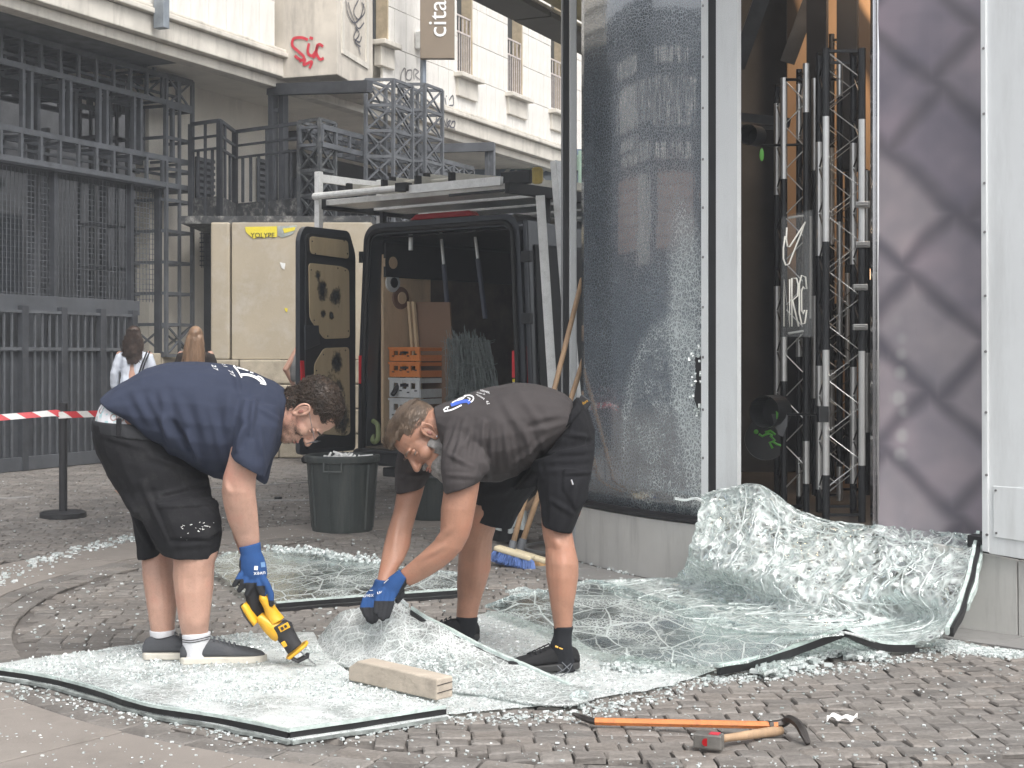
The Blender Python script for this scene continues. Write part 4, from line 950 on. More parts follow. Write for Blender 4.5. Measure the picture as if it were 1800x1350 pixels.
mb = MB(); mb.box((2.25, 8.75, 3.98), (.4, .3, .06)); mb.build('ceiling_lamp', M_DRUM, label='black ceiling lamp housing above the open bay', cat='lamp')
# dark clutter inside
mb = MB(); mb.box(P(1410, 905, 8.6), (.9, .3, .05)); mb.build('base_plate', M_BLK, label='black base plate on the shop floor under the trusses', cat='plate')
mb = MB()
pts = [P(1430 + 30 * math.cos(a_) , 908 + 5 * math.sin(a_ * 1.7), 7.9 + .15 * math.sin(a_)) for a_ in [i * .5 for i in range(26)]]; mb.tube(catmull(pts, 3), .007, 6); mb.build('cable', M_BLK, label='loose black cable looped on the shop floor', cat='cable')

# ================================================================ BUILDING ACROSS THE STREET (seen only mirrored in the shop window)
ob = empty('corner_building', (-23, 9.5, 0), 'dark corner building across the street with pale windows and pink brick panels', 'building')
OC = Vector((-22.6, 15.5, 0)); OA = Vector((-21.6, 34, 0)); OB = Vector((-25.5, 3, 0)); RZ = 8.8
M_OB = mat('dark_slate_facade', (.06, .072, .088), .8, var=.2, scale=1); M_OW = mat('pale_window_blind', (.85, .83, .8), .6, var=.1); M_OBR = mat('pink_brick', (.42, .33, .30), .85, var=.12, scale=3)
da, db_ = (OA - OC).normalized(), (OB - OC).normalized(); na = Vector((da.y, -da.x, 0)); nb_ = Vector((-db_.y, db_.x, 0))
if na.x < 0: na = -na
if nb_.x < 0: nb_ = -nb_
mb = MB(); mb.prism([OC, OA, OA + Vector((-8, 0, 0)), OC + Vector((-9, 0, 0)), OB + Vector((-8, 0, 0)), OB], (0, 0, RZ)); mb.build('walls', M_OB, ob, fixn=True)
def owin(side, y0, y1, z0, z1, m, nm, off=.06):
    y0 = 15.5 + (y0 - 9.6) * .58; y1 = 15.5 + (y1 - 9.6) * .58; d, n = (da, na) if side else (db_, nb_); ta, tb = (y0 - OC.y) / d.y, (y1 - OC.y) / d.y; a = OC + d * ta + n * off; b = OC + d * tb + n * off
    mb = MB(); mb.prism([Vector((a.x, a.y, z0)), Vector((b.x, b.y, z0)), Vector((b.x, b.y, z1)), Vector((a.x, a.y, z1))], n * -.1); return mb.build(nm, m, ob, fixn=True)
for k in range(6): owin(1, 13.4 + k * .95, 13.9 + k * .95, 7.55, 7.95, M_OW, 'window')
for k in range(10): owin(1, 13.3 + k * .56, 13.62 + k * .56, 6.3, 7.3, M_OW, 'window')
for k in range(5):
    for z in (5.5, 5.85): owin(1, 13.4 + k * 1.05, 13.95 + k * 1.05, z, z + .24, M_OW, 'window')
for k in range(4): owin(1, 9.9 + k * .8, 10.15 + k * .8, 6.4, 7.3, M_OW, 'window'); owin(1, 9.9 + k * .8, 10.3 + k * .8, 5.5, 5.9, M_OW, 'window')
for k in range(7): owin(0, 8.8 - k * 1.35, 8.4 - k * 1.35, 6.2, 7.3, M_OW, 'window')
for k in range(5): owin(0, 8.6 - k * 1.7, 7.9 - k * 1.7, 7.6, 7.95, M_OW, 'window'); owin(0, 8.6 - k * 1.7, 7.9 - k * 1.7, 5.5, 5.85, M_OW, 'window')
for (sd_o, a, b) in ((1, 13.2, 18.8), (0, 8.2, .3)):
    n_ = 9
    for i in range(n_):
        for j in range(6): owin(sd_o, a + (b - a) * i / n_ + .03 * (1 if b > a else -1), a + (b - a) * (i + 1) / n_, 3.55 + j * .28, 3.8 + j * .28, M_OBR, 'brick_panel')
for k in range(9): owin(1, 9.8 + k * .38, 9.98 + k * .38, 3.2, 5.2, M_OW, 'pilaster', .12)
mb = MB(); mb.prism([OC + Vector((.3, 0, RZ)), OA + Vector((.3, 0, RZ)), OA + Vector((-1, 0, RZ)), OC + Vector((-1, 0, RZ))], (0, 0, .3)); mb.build('roof_edge', M_OB, ob, fixn=True)
# ================================================================ THE VAN
VO = Vector((-1.37, 13.15, 0)); VW = Vector((.782, -.623, 0)).normalized(); VA = Vector((.623, .782, 0)).normalized()
def V(w, d, z): return VO + VW * w + VA * d + Vector((0, 0, z))
VM = Matrix((VW, VA, Vector((0, 0, 1)))).transposed()
WID = 1.90; ZR = 2.36; ZF = .40
M_VAN = mat('dark_grey_van_paint', (.045, .05, .058), .3, .3, var=.1, bump=.02, spec=.6); M_VAN.node_tree.nodes['Principled BSDF'].inputs['Coat Weight'].default_value = .6
M_SEAL = mat('black_door_seal', (.014, .014, .015), .55); M_PLY = mat('grubby_plywood', (.62, .46, .30), .8, var=.12, scale=5, bump=.1, dirt=(.16, .11, .07), dirtamt=.35, sc=(1, 1, .25))
M_PLYD = mat('door_plywood', (.5, .4, .25), .75, var=.1, scale=6, bump=.1, dirt=(.3, .2, .1), dirtamt=.3, sc=(1, 1, .2)); M_VIN = mat('black_plastic_trim', (.02, .021, .023), .6); M_TYRE = mat('tyre_rubber', (.02, .02, .021), .85, bump=.4)
M_ALUW = mat('white_weathered_aluminium', (.86, .86, .84), .4, .3, var=.08, scale=8, dirt=(.4, .39, .36), dirtamt=.4)
van = empty('work_van', V(.95, 0, 0), 'dark grey high roof work van with its rear doors open and ladders on top', 'van')
def vbox(mb, w0, w1, d0, d1, z0, z1): mb.box(V((w0 + w1) / 2, (d0 + d1) / 2, (z0 + z1) / 2), (abs(w1 - w0), abs(d1 - d0), abs(z1 - z0)), VM); return mb
def arch(inset, zt, zb, rc, n=8, tum=.07):
    """outline of the rear (w,z) going up the left side, over the roof and down"""
    pts = [(inset, zb), (inset + tum * .15, 1.1), (inset + tum, zt - rc)]
    for i in range(1, n + 1):
        a = math.pi - math.pi / 2 * i / n; pts.append((inset + tum + rc + rc * math.cos(a), zt - rc + rc * math.sin(a)))
    r = [(WID - a, b) for a, b in pts[::-1]]
    return pts + r
out = arch(0, ZR, .36, .16); inn = arch(.11, ZR - .10, .40, .10, tum=.05)
mb = MB()
vs = [V(a, 0, b) for a, b in out] + [V(a, 0, b) for a, b in inn] + [V(a, .14, b) for a, b in inn]
n = len(out); fs = [(i, i + 1, n + i + 1, n + i) for i in range(n - 1)] + [(n + i, n + i + 1, 2 * n + i + 1, 2 * n + i) for i in range(n - 1)]
mb.add(vs, fs); mb.build('door_frame', M_VAN, van, fixn=True)
o2_ = arch(.075, ZR - .065, .38, .12, tum=.06); mb = MB(); mb.tube([V(a, -.012, b) for a, b in o2_], .022, 8); mb.build('door_seal', M_SEAL, van, smooth=True)
# body skin from the rear to the front, with a lowered bonnet
mb = MB(); LN = 5.0
secs = [(0, ZR, 0), (.05, ZR + .01, -.01), (3.4, ZR + .02, -.01), (3.9, ZR - .2, .0), (4.5, 1.3, .02), (5.0, 1.05, .1)]
vs = []
for d, zt, ins in secs:
    for a, b in arch(ins, zt, .36, .16 if zt > 2 else .12, tum=.07): vs.append(V(a, d, b))
k = len(out); fs = [(s * k + i, s * k + i + 1, (s + 1) * k + i + 1, (s + 1) * k + i) for s in range(len(secs) - 1) for i in range(k - 1)]
fs.append(tuple((len(secs) - 1) * k + i for i in range(k)))
mb.add(vs, fs); mb.build('body', M_VAN, van, smooth=False, fixn=True)
mb = MB(); vbox(mb, .08, WID - .08, .0, 4.6, .33, .40); mb.build('load_floor', mat('worn_load_floor', (.1, .08, .06), .8, var=.4, scale=5), van)
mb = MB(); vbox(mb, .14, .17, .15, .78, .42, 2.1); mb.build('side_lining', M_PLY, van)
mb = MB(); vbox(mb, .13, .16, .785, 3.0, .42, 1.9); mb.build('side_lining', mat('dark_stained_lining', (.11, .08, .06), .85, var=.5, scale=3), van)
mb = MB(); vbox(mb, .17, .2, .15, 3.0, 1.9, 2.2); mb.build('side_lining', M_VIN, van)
mb = MB(); vbox(mb, .12, 1.78, 3.0, 3.04, .42, 2.3); mb.build('bulkhead', M_VIN, van)
mb = MB(); vbox(mb, 1.75, 1.78, .15, 3.0, .42, 2.2); mb.build('side_lining', M_VIN, van)
mb = MB(); vbox(mb, .1, 1.8, .1, 3.0, 2.24, 2.25); mb.build('roof_lining', M_VIN, van)
# bumper, step, lamps, wheels
mb = MB(); vbox(mb, .02, WID - .02, -.1, .25, .24, .38); mb.build('bumper', M_VIN, van, bevel=.03)
mb = MB(); vbox(mb, .2, WID - .2, -.18, -.02, .355, .385); mb.build('step', M_VIN, van, bevel=.01)
mb = MB(); vbox(mb, .3, WID - .3, .0, .6, .14, .22); mb.build('towbar', M_VIN, van, bevel=.01)
def wheel(w_, d_, side):
    c = V(w_, d_, .31); M = VM @ Matrix.Rotation(R(90), 3, 'Y')
    mb = MB(); mb.lathe([(.19, -.11), (.29, -.11), (.315, -.08), (.32, 0), (.315, .08), (.29, .11), (.19, .11), (.19, -.11)], c, 28, M); t = mb.build('wheel', M_TYRE, van, smooth=False)
    mb = MB(); mb.lathe([(0, .02), (.08, .04), (.12, .05), (.19, .09)], c, 20, M); mb.lathe([(0, -.02), (.08, -.04), (.19, -.09)], c, 20, M); mb.build('rim', mat('steel_rim', (.15, .15, .16), .4, .7), t)
for w_, d_ in ((.13, .95), (WID - .13, .95), (.13, 4.1), (WID - .13, 4.1)): wheel(w_, d_, 0)
M_RED = mat('red_lamp_lens', (.3, .008, .012), .15, var=.1, bump=0); M_REFL = mat('red_reflector_tape', (.65, .02, .03), .3, bump=0)
mb = MB(); vbox(mb, WID - .02, WID + .012, .02, .16, .95, 1.28); mb.build('tail_light', M_RED, van, bevel=.01)
mb = MB(); vbox(mb, WID - .14, WID - .1, -.012, .0, 1.02, 1.24); mb.build('reflector', M_REFL, van)
mb = MB(); vbox(mb, WID - .13, WID - .07, -.014, .0, .92, 1.01); stk = mb.build('sticker', mat('white_sticker', (.75, .75, .72), .5), van)
mb = MB(); vbox(mb, WID - .13, WID - .07, -.018, -.015, .985, 1.01); mb.build('yellow_band', mat('sticker_yellow', (.8, .6, .02), .5), stk)
mb = MB(); vbox(mb, .02, .06, -.012, .0, .95, 1.2); mb.build('reflector', M_REFL, van)
mb = MB(); mb.prism([V(.62, -.01, ZR + .005), V(1.35, -.01, ZR + .005), V(1.3, -.01, ZR + .055), V(.7, -.01, ZR + .055)], VA * .1); mb.build('brake_light', M_RED, van, bevel=.012, fixn=True)
# writing on the right flank
mb = MB(); lettering(mb, 'e-pare', .42, lambda x, y: V(WID - .005, .75 + x, 1.9 + y) + VW * -.035); mb.build('side_lettering', mat('white_vinyl', (.7, .7, .7), .5), van)
mb = MB(); vbox(mb, WID - .03, WID - .015, .75, 1.0, 1.35, 1.6); mb.build('red_side_print', mat('red_vinyl', (.5, .06, .05), .5), van)
# left rear door, swung open towards us
dh = V(.0, -.0, 0); do_ = P(527, 0, 12.5); do_.z = 0
DX = (do_ - dh); DL = DX.length; DX.normalize(); DNn = Vector((DX.y, -DX.x, 0))
if DNn.y > 0: DNn = -DNn
def DP(u, z, o=0): return dh + DX * u + DNn * o + Vector((0, 0, z))
door = empty('rear_door', V(0, 0, 0)); door.parent = van; door.location = wloc(door) - wloc(van)
def dpoly(name, pts, o, th, m, bevel=.004, parent=None, n=None):
    mb = MB(); mb.prism([DP(u, z, o) for u, z in pts], DNn * -th); return mb.build(name, m, parent or door, bevel=bevel, fixn=True)
def rnd(pts, r=.06, k=4):
    out_ = []
    n = len(pts)
    for i in range(n):
        p = Vector(pts[i]).to_2d() if len(pts[i]) > 2 else Vector(pts[i]); a = Vector(pts[i - 1]); b = Vector(pts[(i + 1) % n])
        da = (a - p); db = (b - p); ra = min(r, da.length * .45); rb = min(r, db.length * .45); pa_ = p + da.normalized() * ra; pb_ = p + db.normalized() * rb
        for j in range(k + 1): t = j / k; out_.append(tuple(pa_ * (1 - t) ** 2 + p * 2 * t * (1 - t) + pb_ * t * t))
    return out_
shell = rnd([(.03, .36), (DL, .36), (DL, 2.2), (DL - .06, 2.3), (.12, 2.3), (.03, 2.1)], .05)
dpoly('door_shell', shell, 0, .05, M_VAN)
dpoly('inner_panel', rnd([(.06, .40), (DL - .05, .40), (DL - .06, 2.24), (.13, 2.24), (.06, 2.05)], .06), .02, .02, M_VIN)
def DU(px, py):
    d = P(px, py, 1.0) - Vector((0, 0, H)); o = Vector((0, 0, H)); p0 = dh + DNn * .03
    h = o + d * ((p0 - o).dot(DNn) / d.dot(DNn)); return ((h - dh).dot(DX), h.z)
for pts in ([(545, 415), (612, 423), (614, 455), (546, 446)], [(543, 462), (600, 468), (614, 474), (615, 594), (570, 596), (545, 560)], [(553, 640), (570, 612), (614, 610), (616, 762), (608, 766), (553, 762)]):
    uz = rnd([DU(x, y) for x, y in pts], .04)
    pl = dpoly('ply_panel', uz, .03, .009, M_PLYD, .002)
    c_ = [sum(a[0] for a in uz) / len(uz), sum(a[1] for a in uz) / len(uz)]
    for a, b in uz[::5][:8]:
        mb = MB(); u_, z_ = a + (c_[0] - a) * .09, b + (c_[1] - b) * .07; mb.lathe([(0, .003), (.007, .003), (.007, 0)], DP(u_, z_, .031), 8, Matrix.Rotation(R(90), 3, 'X')); mb.build('screw', M_BLK, pl)
# black sprayed smudges on the plywood
q = N('black_spray_smudge'); tc = q.coord(out='Generated'); ln = q.n('VectorMath', operation='DISTANCE'); ln.inputs[1].default_value = (.5, .5, .5); q.l(tc, ln.inputs[0])
a_ = q.ramp(q.math('ADD', ln.outputs['Value'], q.math('MULTIPLY', q.math('SUBTRACT', q.noise(q.coord(), 11, 6, .7), .45), .9)), [(.15, .85), (.46, 0.0)])
q.b.inputs['Base Color'].default_value = (.03, .032, .034, 1); q.b.inputs['Roughness'].default_value = .7; q.l(a_, q.b.inputs['Alpha'])
M_SMUDGE = q.m
for (x, y, rx, ry) in ((566, 510, 14, 14), (590, 520, 14, 14), (558, 484, 8, 8), (592, 638, 16, 16), (585, 696, 26, 30), (600, 732, 20, 26), (568, 552, 6, 6), (582, 554, 6, 6)):
    u_, z_ = DU(x, y); ru = rx / 125; rz = ry / 125
    mb = MB(); mb.prism([DP(u_ + ru * math.cos(t) * 1.15, z_ + rz * math.sin(t), .0335) for t in [i * .5236 for i in range(12)]], DNn * .001); mb.build('spray_smudge', M_SMUDGE, door, fixn=True)
dpoly('latch_box', [DU(536, 572), DU(560, 572), DU(562, 605), DU(537, 615)], .035, .02, M_VAN)
dpoly('reflector', [DU(529, 634), DU(535, 634), DU(537, 672), DU(530, 672)], .03, .012, M_REFL)
for y in (450, 735): mb = MB(); mb.tube([DP(-.02, P(0, y, 13).z - .05, .02), DP(-.02, P(0, y, 13).z + .05, .02)], .02, 8); mb.build('hinge', M_VIN, door)
# right rear door folded back along the flank
rd = empty('rear_door', V(WID, 0, 0)); rd.parent = van; rd.location = wloc(rd) - wloc(van)
mb = MB(); mb.prism([V(WID + .05, -.02, .42), V(WID + .12, .8, .42), V(WID + .06, .8, 2.25), V(WID - .03, -.02, 2.3)], VW * .05); mb.build('door_shell', M_VAN, rd, bevel=.012, fixn=True)
mb = MB(); mb.prism([V(WID + .12, .05, .5), V(WID + .185, .75, .5), V(WID + .125, .75, 2.1), V(WID + .04, .05, 2.1)], VW * .012); mb.build('inner_panel', M_VIN, rd, fixn=True)
for z in (.8, 1.5, 2.0): mb = MB(); mb.box(V(WID + .03, -.03, z), (.09, .05, .09), VM); mb.build('hinge', M_VIN, rd, bevel=.006)
# ---- roof rack
rk = empty('roof_rack', V(.95, .5, ZR)); rk.parent = van; rk.location = wloc(rk) - wloc(van)
for w_ in (-.12, WID + .08):
    mb = MB(); vbox(mb, w_ - .025, w_ + .025, -.35, 3.4, ZR + .12, ZR + .21); mb.build('side_rail', M_VIN, rk, bevel=.005)
    for d_ in (.3, 1.7, 3.0): mb = MB(); vbox(mb, w_ - .02 + (.12 if w_ < 0 else -.12), w_ + .02 + (.12 if w_ < 0 else -.12), d_, d_ + .05, ZR - .1, ZR + .14); mb.build('rack_foot', M_VIN, rk)
for i in range(6):
    d_ = -.3 + i * .6; mb = MB(); vbox(mb, -.1, WID + .06, d_, d_ + .42, ZR + .155 , ZR + .205); mb.build('slat', M_ALUW, rk, bevel=.004)
mb = MB(); mb.tube([V(-.14, -.4, ZR + .23), V(.86, -.4, ZR + .23)], .03, 12); mb.build('roller', M_ALUW, rk, smooth=False)
mb = MB(); vbox(mb, .86, .98, -.44, -.36, ZR + .2, ZR + .27); mb.build('roller_bracket', M_VIN, rk)
mb = MB(); vbox(mb, .95, WID + .05, -.4, -.36, ZR + .18, ZR + .25); mb.build('front_bar', M_ALUW, rk)
mb = MB(); vbox(mb, 1.45, WID + .12, -.44, -.42, ZR + .12, ZR + .14); mb.build('hook_bar', M_VIN, rk)
for k_, (d_, h_) in enumerate(((-.38, .45), (.4, .45), (1.1, .4), (1.8, .35))):
    mb = MB(); vbox(mb, -.16, -.1, d_, d_ + .05, ZR - .12, ZR + h_); mb.build('upright', M_ALUW, rk, bevel=.004)
mb = MB(); vbox(mb, -.15, -.12, -.36, 2.4, ZR + .36, ZR + .43); mb.build('guard_rail', M_ALUW, rk)
# ladders lying on the rack
M_LAD = mat('worn_ladder_aluminium', (.56, .54, .48), .45, .5, var=.1, scale=9, dirt=(.3, .27, .22), dirtamt=.5)
M_CAP = mat('black_ladder_foot', (.02, .02, .02), .7, bump=.4)
def ladder(name, p0, u, v_, length, width, label, step=.27, m=None):
    """p0 start centre, u = length direction, v_ = width direction"""
    m = m or M_LAD
    t = empty(name, p0, label, 'ladder'); u = u.normalized(); v_ = v_.normalized(); wn = u.cross(v_).normalized()
    for s in (-1, 1):
        a = p0 + v_ * s * width / 2; mb = MB(); mb.beam(a, a + u * length, .07, .026, v_); mb.build('side_rail', m, t, bevel=.003)
        mb = MB(); mb.beam(a - u * .03, a + u * .03, .078, .034, v_); mb.build('foot_cap', M_CAP, t, bevel=.006)
    k = step / 2; rg = MB(); rg.tube([-v_ * width / 2, v_ * width / 2], .016, 8); rm = rg.mesh('rung', m)
    while k < length:
        o = bpy.data.objects.new('rung', rm); COL.objects.link(o); o.parent = t; o.location = p0 + u * k - Vector(p0); k += step
    return t
ladder('ladder', V(.35, -.25, ZR + .30), VA + Vector((0, 0, .03)), VW, 2.9, .42, 'aluminium ladder lying lowest on the van roof rack, left of the stack')
ladder('ladder', V(.62, .0, ZR + .36), VA + VW * .12, VW, 3.0, .40, 'aluminium ladder lying on top of the stack in the middle of the roof rack', .24)
ladder('ladder', V(1.0, -.1, ZR + .33), VA * 1 + VW * .25 + Vector((0, 0, .01)), VW, 2.8, .38, 'aluminium ladder lying askew to the right on the roof rack', .25)
mb = MB(); mb.box(V(1.55, .6, ZR + .38), (.10, .12, .14)); mb.build('pipe_clamp', mat('yellow_clamp', (.5, .38, .12), .6), label='yellowish clamp on the right end of the roof ladders', cat='clamp', bevel=.03)
mb = MB(); vbox(mb, 1.75, 2.05, -.15, -.11, ZR + .21, ZR + .32); mb.build('stop_board', M_VIN, rk, bevel=.01)
# ladders leaning against the right flank
a = P(950, 348, 11.55); b = P(972, 690, 11.35)
ladder('ladder', b - (a - b).normalized() * .9, a - b, Vector((.03, 1, 0)), (a - b).length + .9, .34, 'aluminium ladder leaning against the right flank of the van', .28, M_ALUW)
a = P(978, 284, 11.7); b = P(1006, 640, 11.5)
mb = MB(); mb.beam(b - (a - b).normalized() * .9, a, .06, .09, VA); mb.build('leaning_rail', M_ALUW, label='second pale rail leaning beside the van next to the shop corner', cat='rail', bevel=.004)
# ---- load
def vthing(name, label, cat, w_, d_, z_, **k): return empty(name, V(w_, d_, z_), label, cat, **k)
def crate(label, w_, d_, z_, m, sx=.36, sy=.5, sz=.2, stack=1):
    t = vthing('crate', label, 'crate', w_, d_, z_)
    th = .012
    for (dw, dd, lx, ly) in ((0, -sy / 2, sx, th), (0, sy / 2, sx, th), (-sx / 2, 0, th, sy), (sx / 2, 0, th, sy)):
        for zz0, zz1 in ((0, sz * .45), (sz * .75, sz)):
            mb = MB(); vbox(mb, w_ + dw - lx / 2, w_ + dw + lx / 2, d_ + dd - ly / 2, d_ + dd + ly / 2, z_ + zz0, z_ + zz1); mb.build('wall', m, t, bevel=.003)
        if lx > ly:
            for e_ in (-.5, -.16, .16, .5): mb = MB(); vbox(mb, w_ + e_ * (sx - .05) - .025, w_ + e_ * (sx - .05) + .025, d_ + dd - ly / 2 - .002, d_ + dd + ly / 2 + .002, z_ + .01, z_ + sz - .01); mb.build('rib', m, t)
    mb = MB(); vbox(mb, w_ - sx / 2, w_ + sx / 2, d_ - sy / 2, d_ + sy / 2, z_ + .003, z_ + .015); mb.build('bottom', m, t)
    mb = MB(); vbox(mb, w_ - sx / 2 - .012, w_ + sx / 2 + .012, d_ - sy / 2 - .012, d_ - sy / 2 + .012, z_ + sz - .015, z_ + sz + .004); vbox(mb, w_ - sx / 2 - .012, w_ - sx / 2 + .012, d_ - sy / 2, d_ + sy / 2, z_ + sz - .014, z_ + sz + .003); mb.build('rim', m, t, kind='stuff')
    mb = MB(); vbox(mb, w_ - .05, w_ + .05, d_ - sy / 2 - .009, d_ - sy / 2 - .0005, z_ + sz * .56, z_ + sz * .72); mb.build('grip', M_BLK, t)
    for i in range(4): mb = MB(); vbox(mb, w_ - .15 + i * .09, w_ - .12 + i * .09, d_ - sy / 2 - .0085, d_ - sy / 2 - .0003, z_ + .04 + .015 * (i % 2), z_ + .052 + .015 * (i % 2)); mb.build('slot', M_BLK, t)
    return t
M_OR = mat('orange_crate_plastic', (.62, .2, .05), .45, var=.06, bump=.05); M_WC = mat('off_white_crate_plastic', (.55, .56, .56), .5, var=.06, bump=.05, dirt=(.3, .3, .28), dirtamt=.4)
bx = MB(); vbox(bx, .2, .62, .3, .9, .4, .62); bx.build('tool_chest', M_VIN, label='black chest on the van floor under the crates', cat='chest', bevel=.02)
crate('white plastic crate lowest in the stack inside the van', .41, .42, .63, M_WC, sz=.19)
crate('white plastic crate below the two orange ones in the van', .41, .42, .83, M_WC, sz=.17)
crate('lower orange plastic crate in the van stack', .41, .42, 1.01, M_OR, sz=.13)
crate('topmost orange plastic crate in the van stack', .41, .42, 1.15, M_OR, sz=.12)
def atd(px, py, d_):
    """point on the van's cross plane at depth d_ behind the doors, seen at a photo pixel"""
    ray = P(px, py, 1.0) - Vector((0, 0, H)); o = Vector((0, 0, H)); p0 = V(0, d_, 0); return o + ray * ((p0 - o).dot(VA) / ray.dot(VA))
def vtube(name, label, cat, pts, r, m, **k): mb = MB(); mb.tube(pts, r, 10); return mb.build(name, m, label=label, cat=cat, **k)
vtube('black_tube', 'black square tube leaning on the crates in the van', 'tube', [atd(690, 694, .1), atd(722, 640, .35)], .022, M_VIN)
def board(name, label, pts, d0, th, m, cat='board'):
    mb = MB(); mb.prism([atd(x, y, d0) for x, y in pts], VA * th); return mb.build(name, m, label=label, cat=cat, bevel=.002, fixn=True)
M_BRD = mat('brown_board', (.21, .13, .085), .6, var=.08, scale=3, bump=.05); M_LATH = mat('pale_pine', (.62, .47, .3), .7, var=.08, scale=8, bump=.1)
board('brown_board', 'large brown board leaning in the middle of the van', [(722, 531), (790, 531), (806, 800), (740, 800)], .45, .02, M_BRD)
board('pine_lath', 'pale pine lath standing left of the brown board in the van', [(715, 530), (719, 530), (740, 800), (735, 800)], .42, .03, M_LATH, 'lath')
board('pine_lath', 'pale pine lath directly against the left edge of the brown board', [(723, 530), (727, 530), (748, 800), (743, 800)], .40, .03, M_LATH, 'lath')
def onlin(px, py, w_=.18):
    ray = P(px, py, 1.0) - Vector((0, 0, H)); o = Vector((0, 0, H)); p0 = V(w_, 0, 0); return o + ray * ((p0 - o).dot(VW) / ray.dot(VW))
for (x, y, r_, m_, lb) in ((688, 462, .10, mat('pale_disc', (.6, .45, .3), .7), 'pale round disc hanging highest on the plywood in the van'), (690, 497, .085, M_WC, 'white ringed disc hanging on the plywood in the van'), (704, 524, .10, mat('brown_disc', (.17, .09, .06), .6), 'brown round disc hanging lowest on the plywood in the van')):
    p = onlin(x, y); Md = VM @ Matrix.Rotation(R(90), 3, 'Y'); mb = MB(); mb.lathe([(0, .01), (r_ * .3, .01), (r_ * .3, .02), (r_, .012), (r_, -.01)], p, 20, Md); o = mb.build('hanging_disc', m_, label=lb, cat='disc')
    mb = MB(); mb.lathe([(0, .024), (r_ * .55, .024), (r_ * .55, .016)], p, 16, Md); mb.build('hub', M_VIN if m_ is M_WC else M_PLY, o)
board('shelf_board', 'dark stained shelf board across the back of the van', [(720, 476), (840, 470), (840, 540), (720, 548)], 2.2, .02, mat('dark_shelf', (.1, .07, .05), .8), 'shelf')
mb = MB(); vbox(mb, .3, 1.4, 2.1, 2.9, 1.5, 1.53); mb.build('shelf', M_PLY, van)
for k, x in enumerate((738, 762, 792, 815)):
    mb = MB(); mb.box(atd(x, 462, 2.3) , (.16, .16, .13 + .05 * (k % 2)), VM); mb.build('storage_box', (M_BRD, M_VIN, M_PLY, M_VIN)[k], label=('brown box on the van shelf, leftmost', 'black box second on the van shelf', 'plywood box third on the van shelf', 'black box rightmost on the van shelf')[k], cat='box', bevel=.01)
M_BLUE = mat('navy_pole_sleeve', (.045, .05, .075), .5)
for (x0_, y0_, x1_, y1_, x2_, y2_, lb) in ((774, 398, 780, 465, 792, 600, 'pole with navy sleeve hanging in the middle of the van'), (834, 405, 840, 455, 853, 560, 'shorter dark pole with pale tip further right in the van')):
    o = empty('pole', atd(x2_, y2_, .5), lb, 'pole'); mb = MB(); mb.tube([atd(x0_, y0_, .5), atd(x1_, y1_, .5)], .014, 8); mb.build('metal_tip', M_ALUW, o)
    mb = MB(); mb.tube([atd(x1_, y1_, .5), atd(x2_, y2_, .5)], .022, 8); mb.build('sleeve', M_BLUE, o)
mb = MB(); mb.tube([atd(657, 530, .25), atd(655, 605, .25)], .012, 8); mb.build('yellow_rod', mat('yellow_rod', (.65, .45, .05), .5), label='short yellow rod standing behind the left van pillar', cat='rod')
mb = MB(); mb.tube([atd(722, 405, .2), atd(722, 440, .2)], .02, 8); mb.build('ratchet_bar', M_ALUW, label='short pale bar hanging from the van roof', cat='bar')
# bundle of netting: many thin strands
M_NET = mat('grey_green_netting', (.22, .25, .24), .8, var=.3, scale=20)
ns_ = lambda a, b: noise.noise(Vector((a, b, 3.3)))
nb = MB()
for i in range(150):
    u = RNG.random(); xt = 783 + u * 75; yt = 588 + RNG.normal() * 6 + 16 * abs(u - .4); xb = 788 + u * 95 + RNG.normal() * 5; yb = 690 + RNG.random() * 60; dd = .25 + .25 * RNG.random()
    p = [atd(xt + (xb - xt) * t + 7 * ns_(i * .7, t * 3) + 5 * ns_(u * 4, t * 5 + 9), yt + (yb - yt) * t + (6 * ns_(i, t * 6)), dd) for t in (0, .15, .3, .45, .6, .8, 1)]; nb.tube(p, .0028, 3)
for i in range(140):
    u = RNG.random(); v_ = RNG.random(); dd = .25 + .2 * RNG.random(); nb.tube([atd(785 + u * 75 + 8 * v_ + t * 24 - 12, 592 + v_ * 120 + 9 * ns_(i * 1.3, t * 2) + 8 * abs(u - .4), dd) for t in (0, .35, .7, 1)], .0025, 3)
nb.build('netting', M_NET, label='grey green net bundle hanging in the right half of the van', cat='netting')
def _sheet(u, v_):
    x = 786 + u * 76 + v_ * (u - .3) * 34 + 5 * ns_(u * 5, v_ * 2); y = 590 + 150 * v_ + 14 * abs(u - .35) + 5 * ns_(u * 8, 1)
    return atd(x, y, .42 + .06 * math.sin(u * 17 + v_ * 2) + .05 * ns_(u * 12, v_ * 3))
mb = MB(); mb.grid(_sheet, 70, 20); o = mb.build('dust_sheet', mat('grey_dust_sheet', (.14, .155, .155), .85, var=.45, scale=6, bump=.6, bscale=30, dirt=(.4, .42, .41), dirtamt=.6, streak=True), label='grey creased sheet hanging behind the netting in the van', cat='sheet', smooth=True)
mb = MB(); mb.ell(atd(835, 690, .6), (.24, .14, .5), VM, 10); mb.build('dark_sack', M_VIN, label='dark sack behind the netting in the van', cat='sack')
mb = MB(); mb.tube(catmull([atd(656, 740, .05), atd(664, 748, .02), atd(664, 772, .02), atd(656, 776, .05), atd(654, 760, .1)], 4), .022, 10); mb.build('hose_loop', mat('green_hose', (.25, .3, .14), .5), label='loop of pale green hose at the left sill of the van', cat='hose')
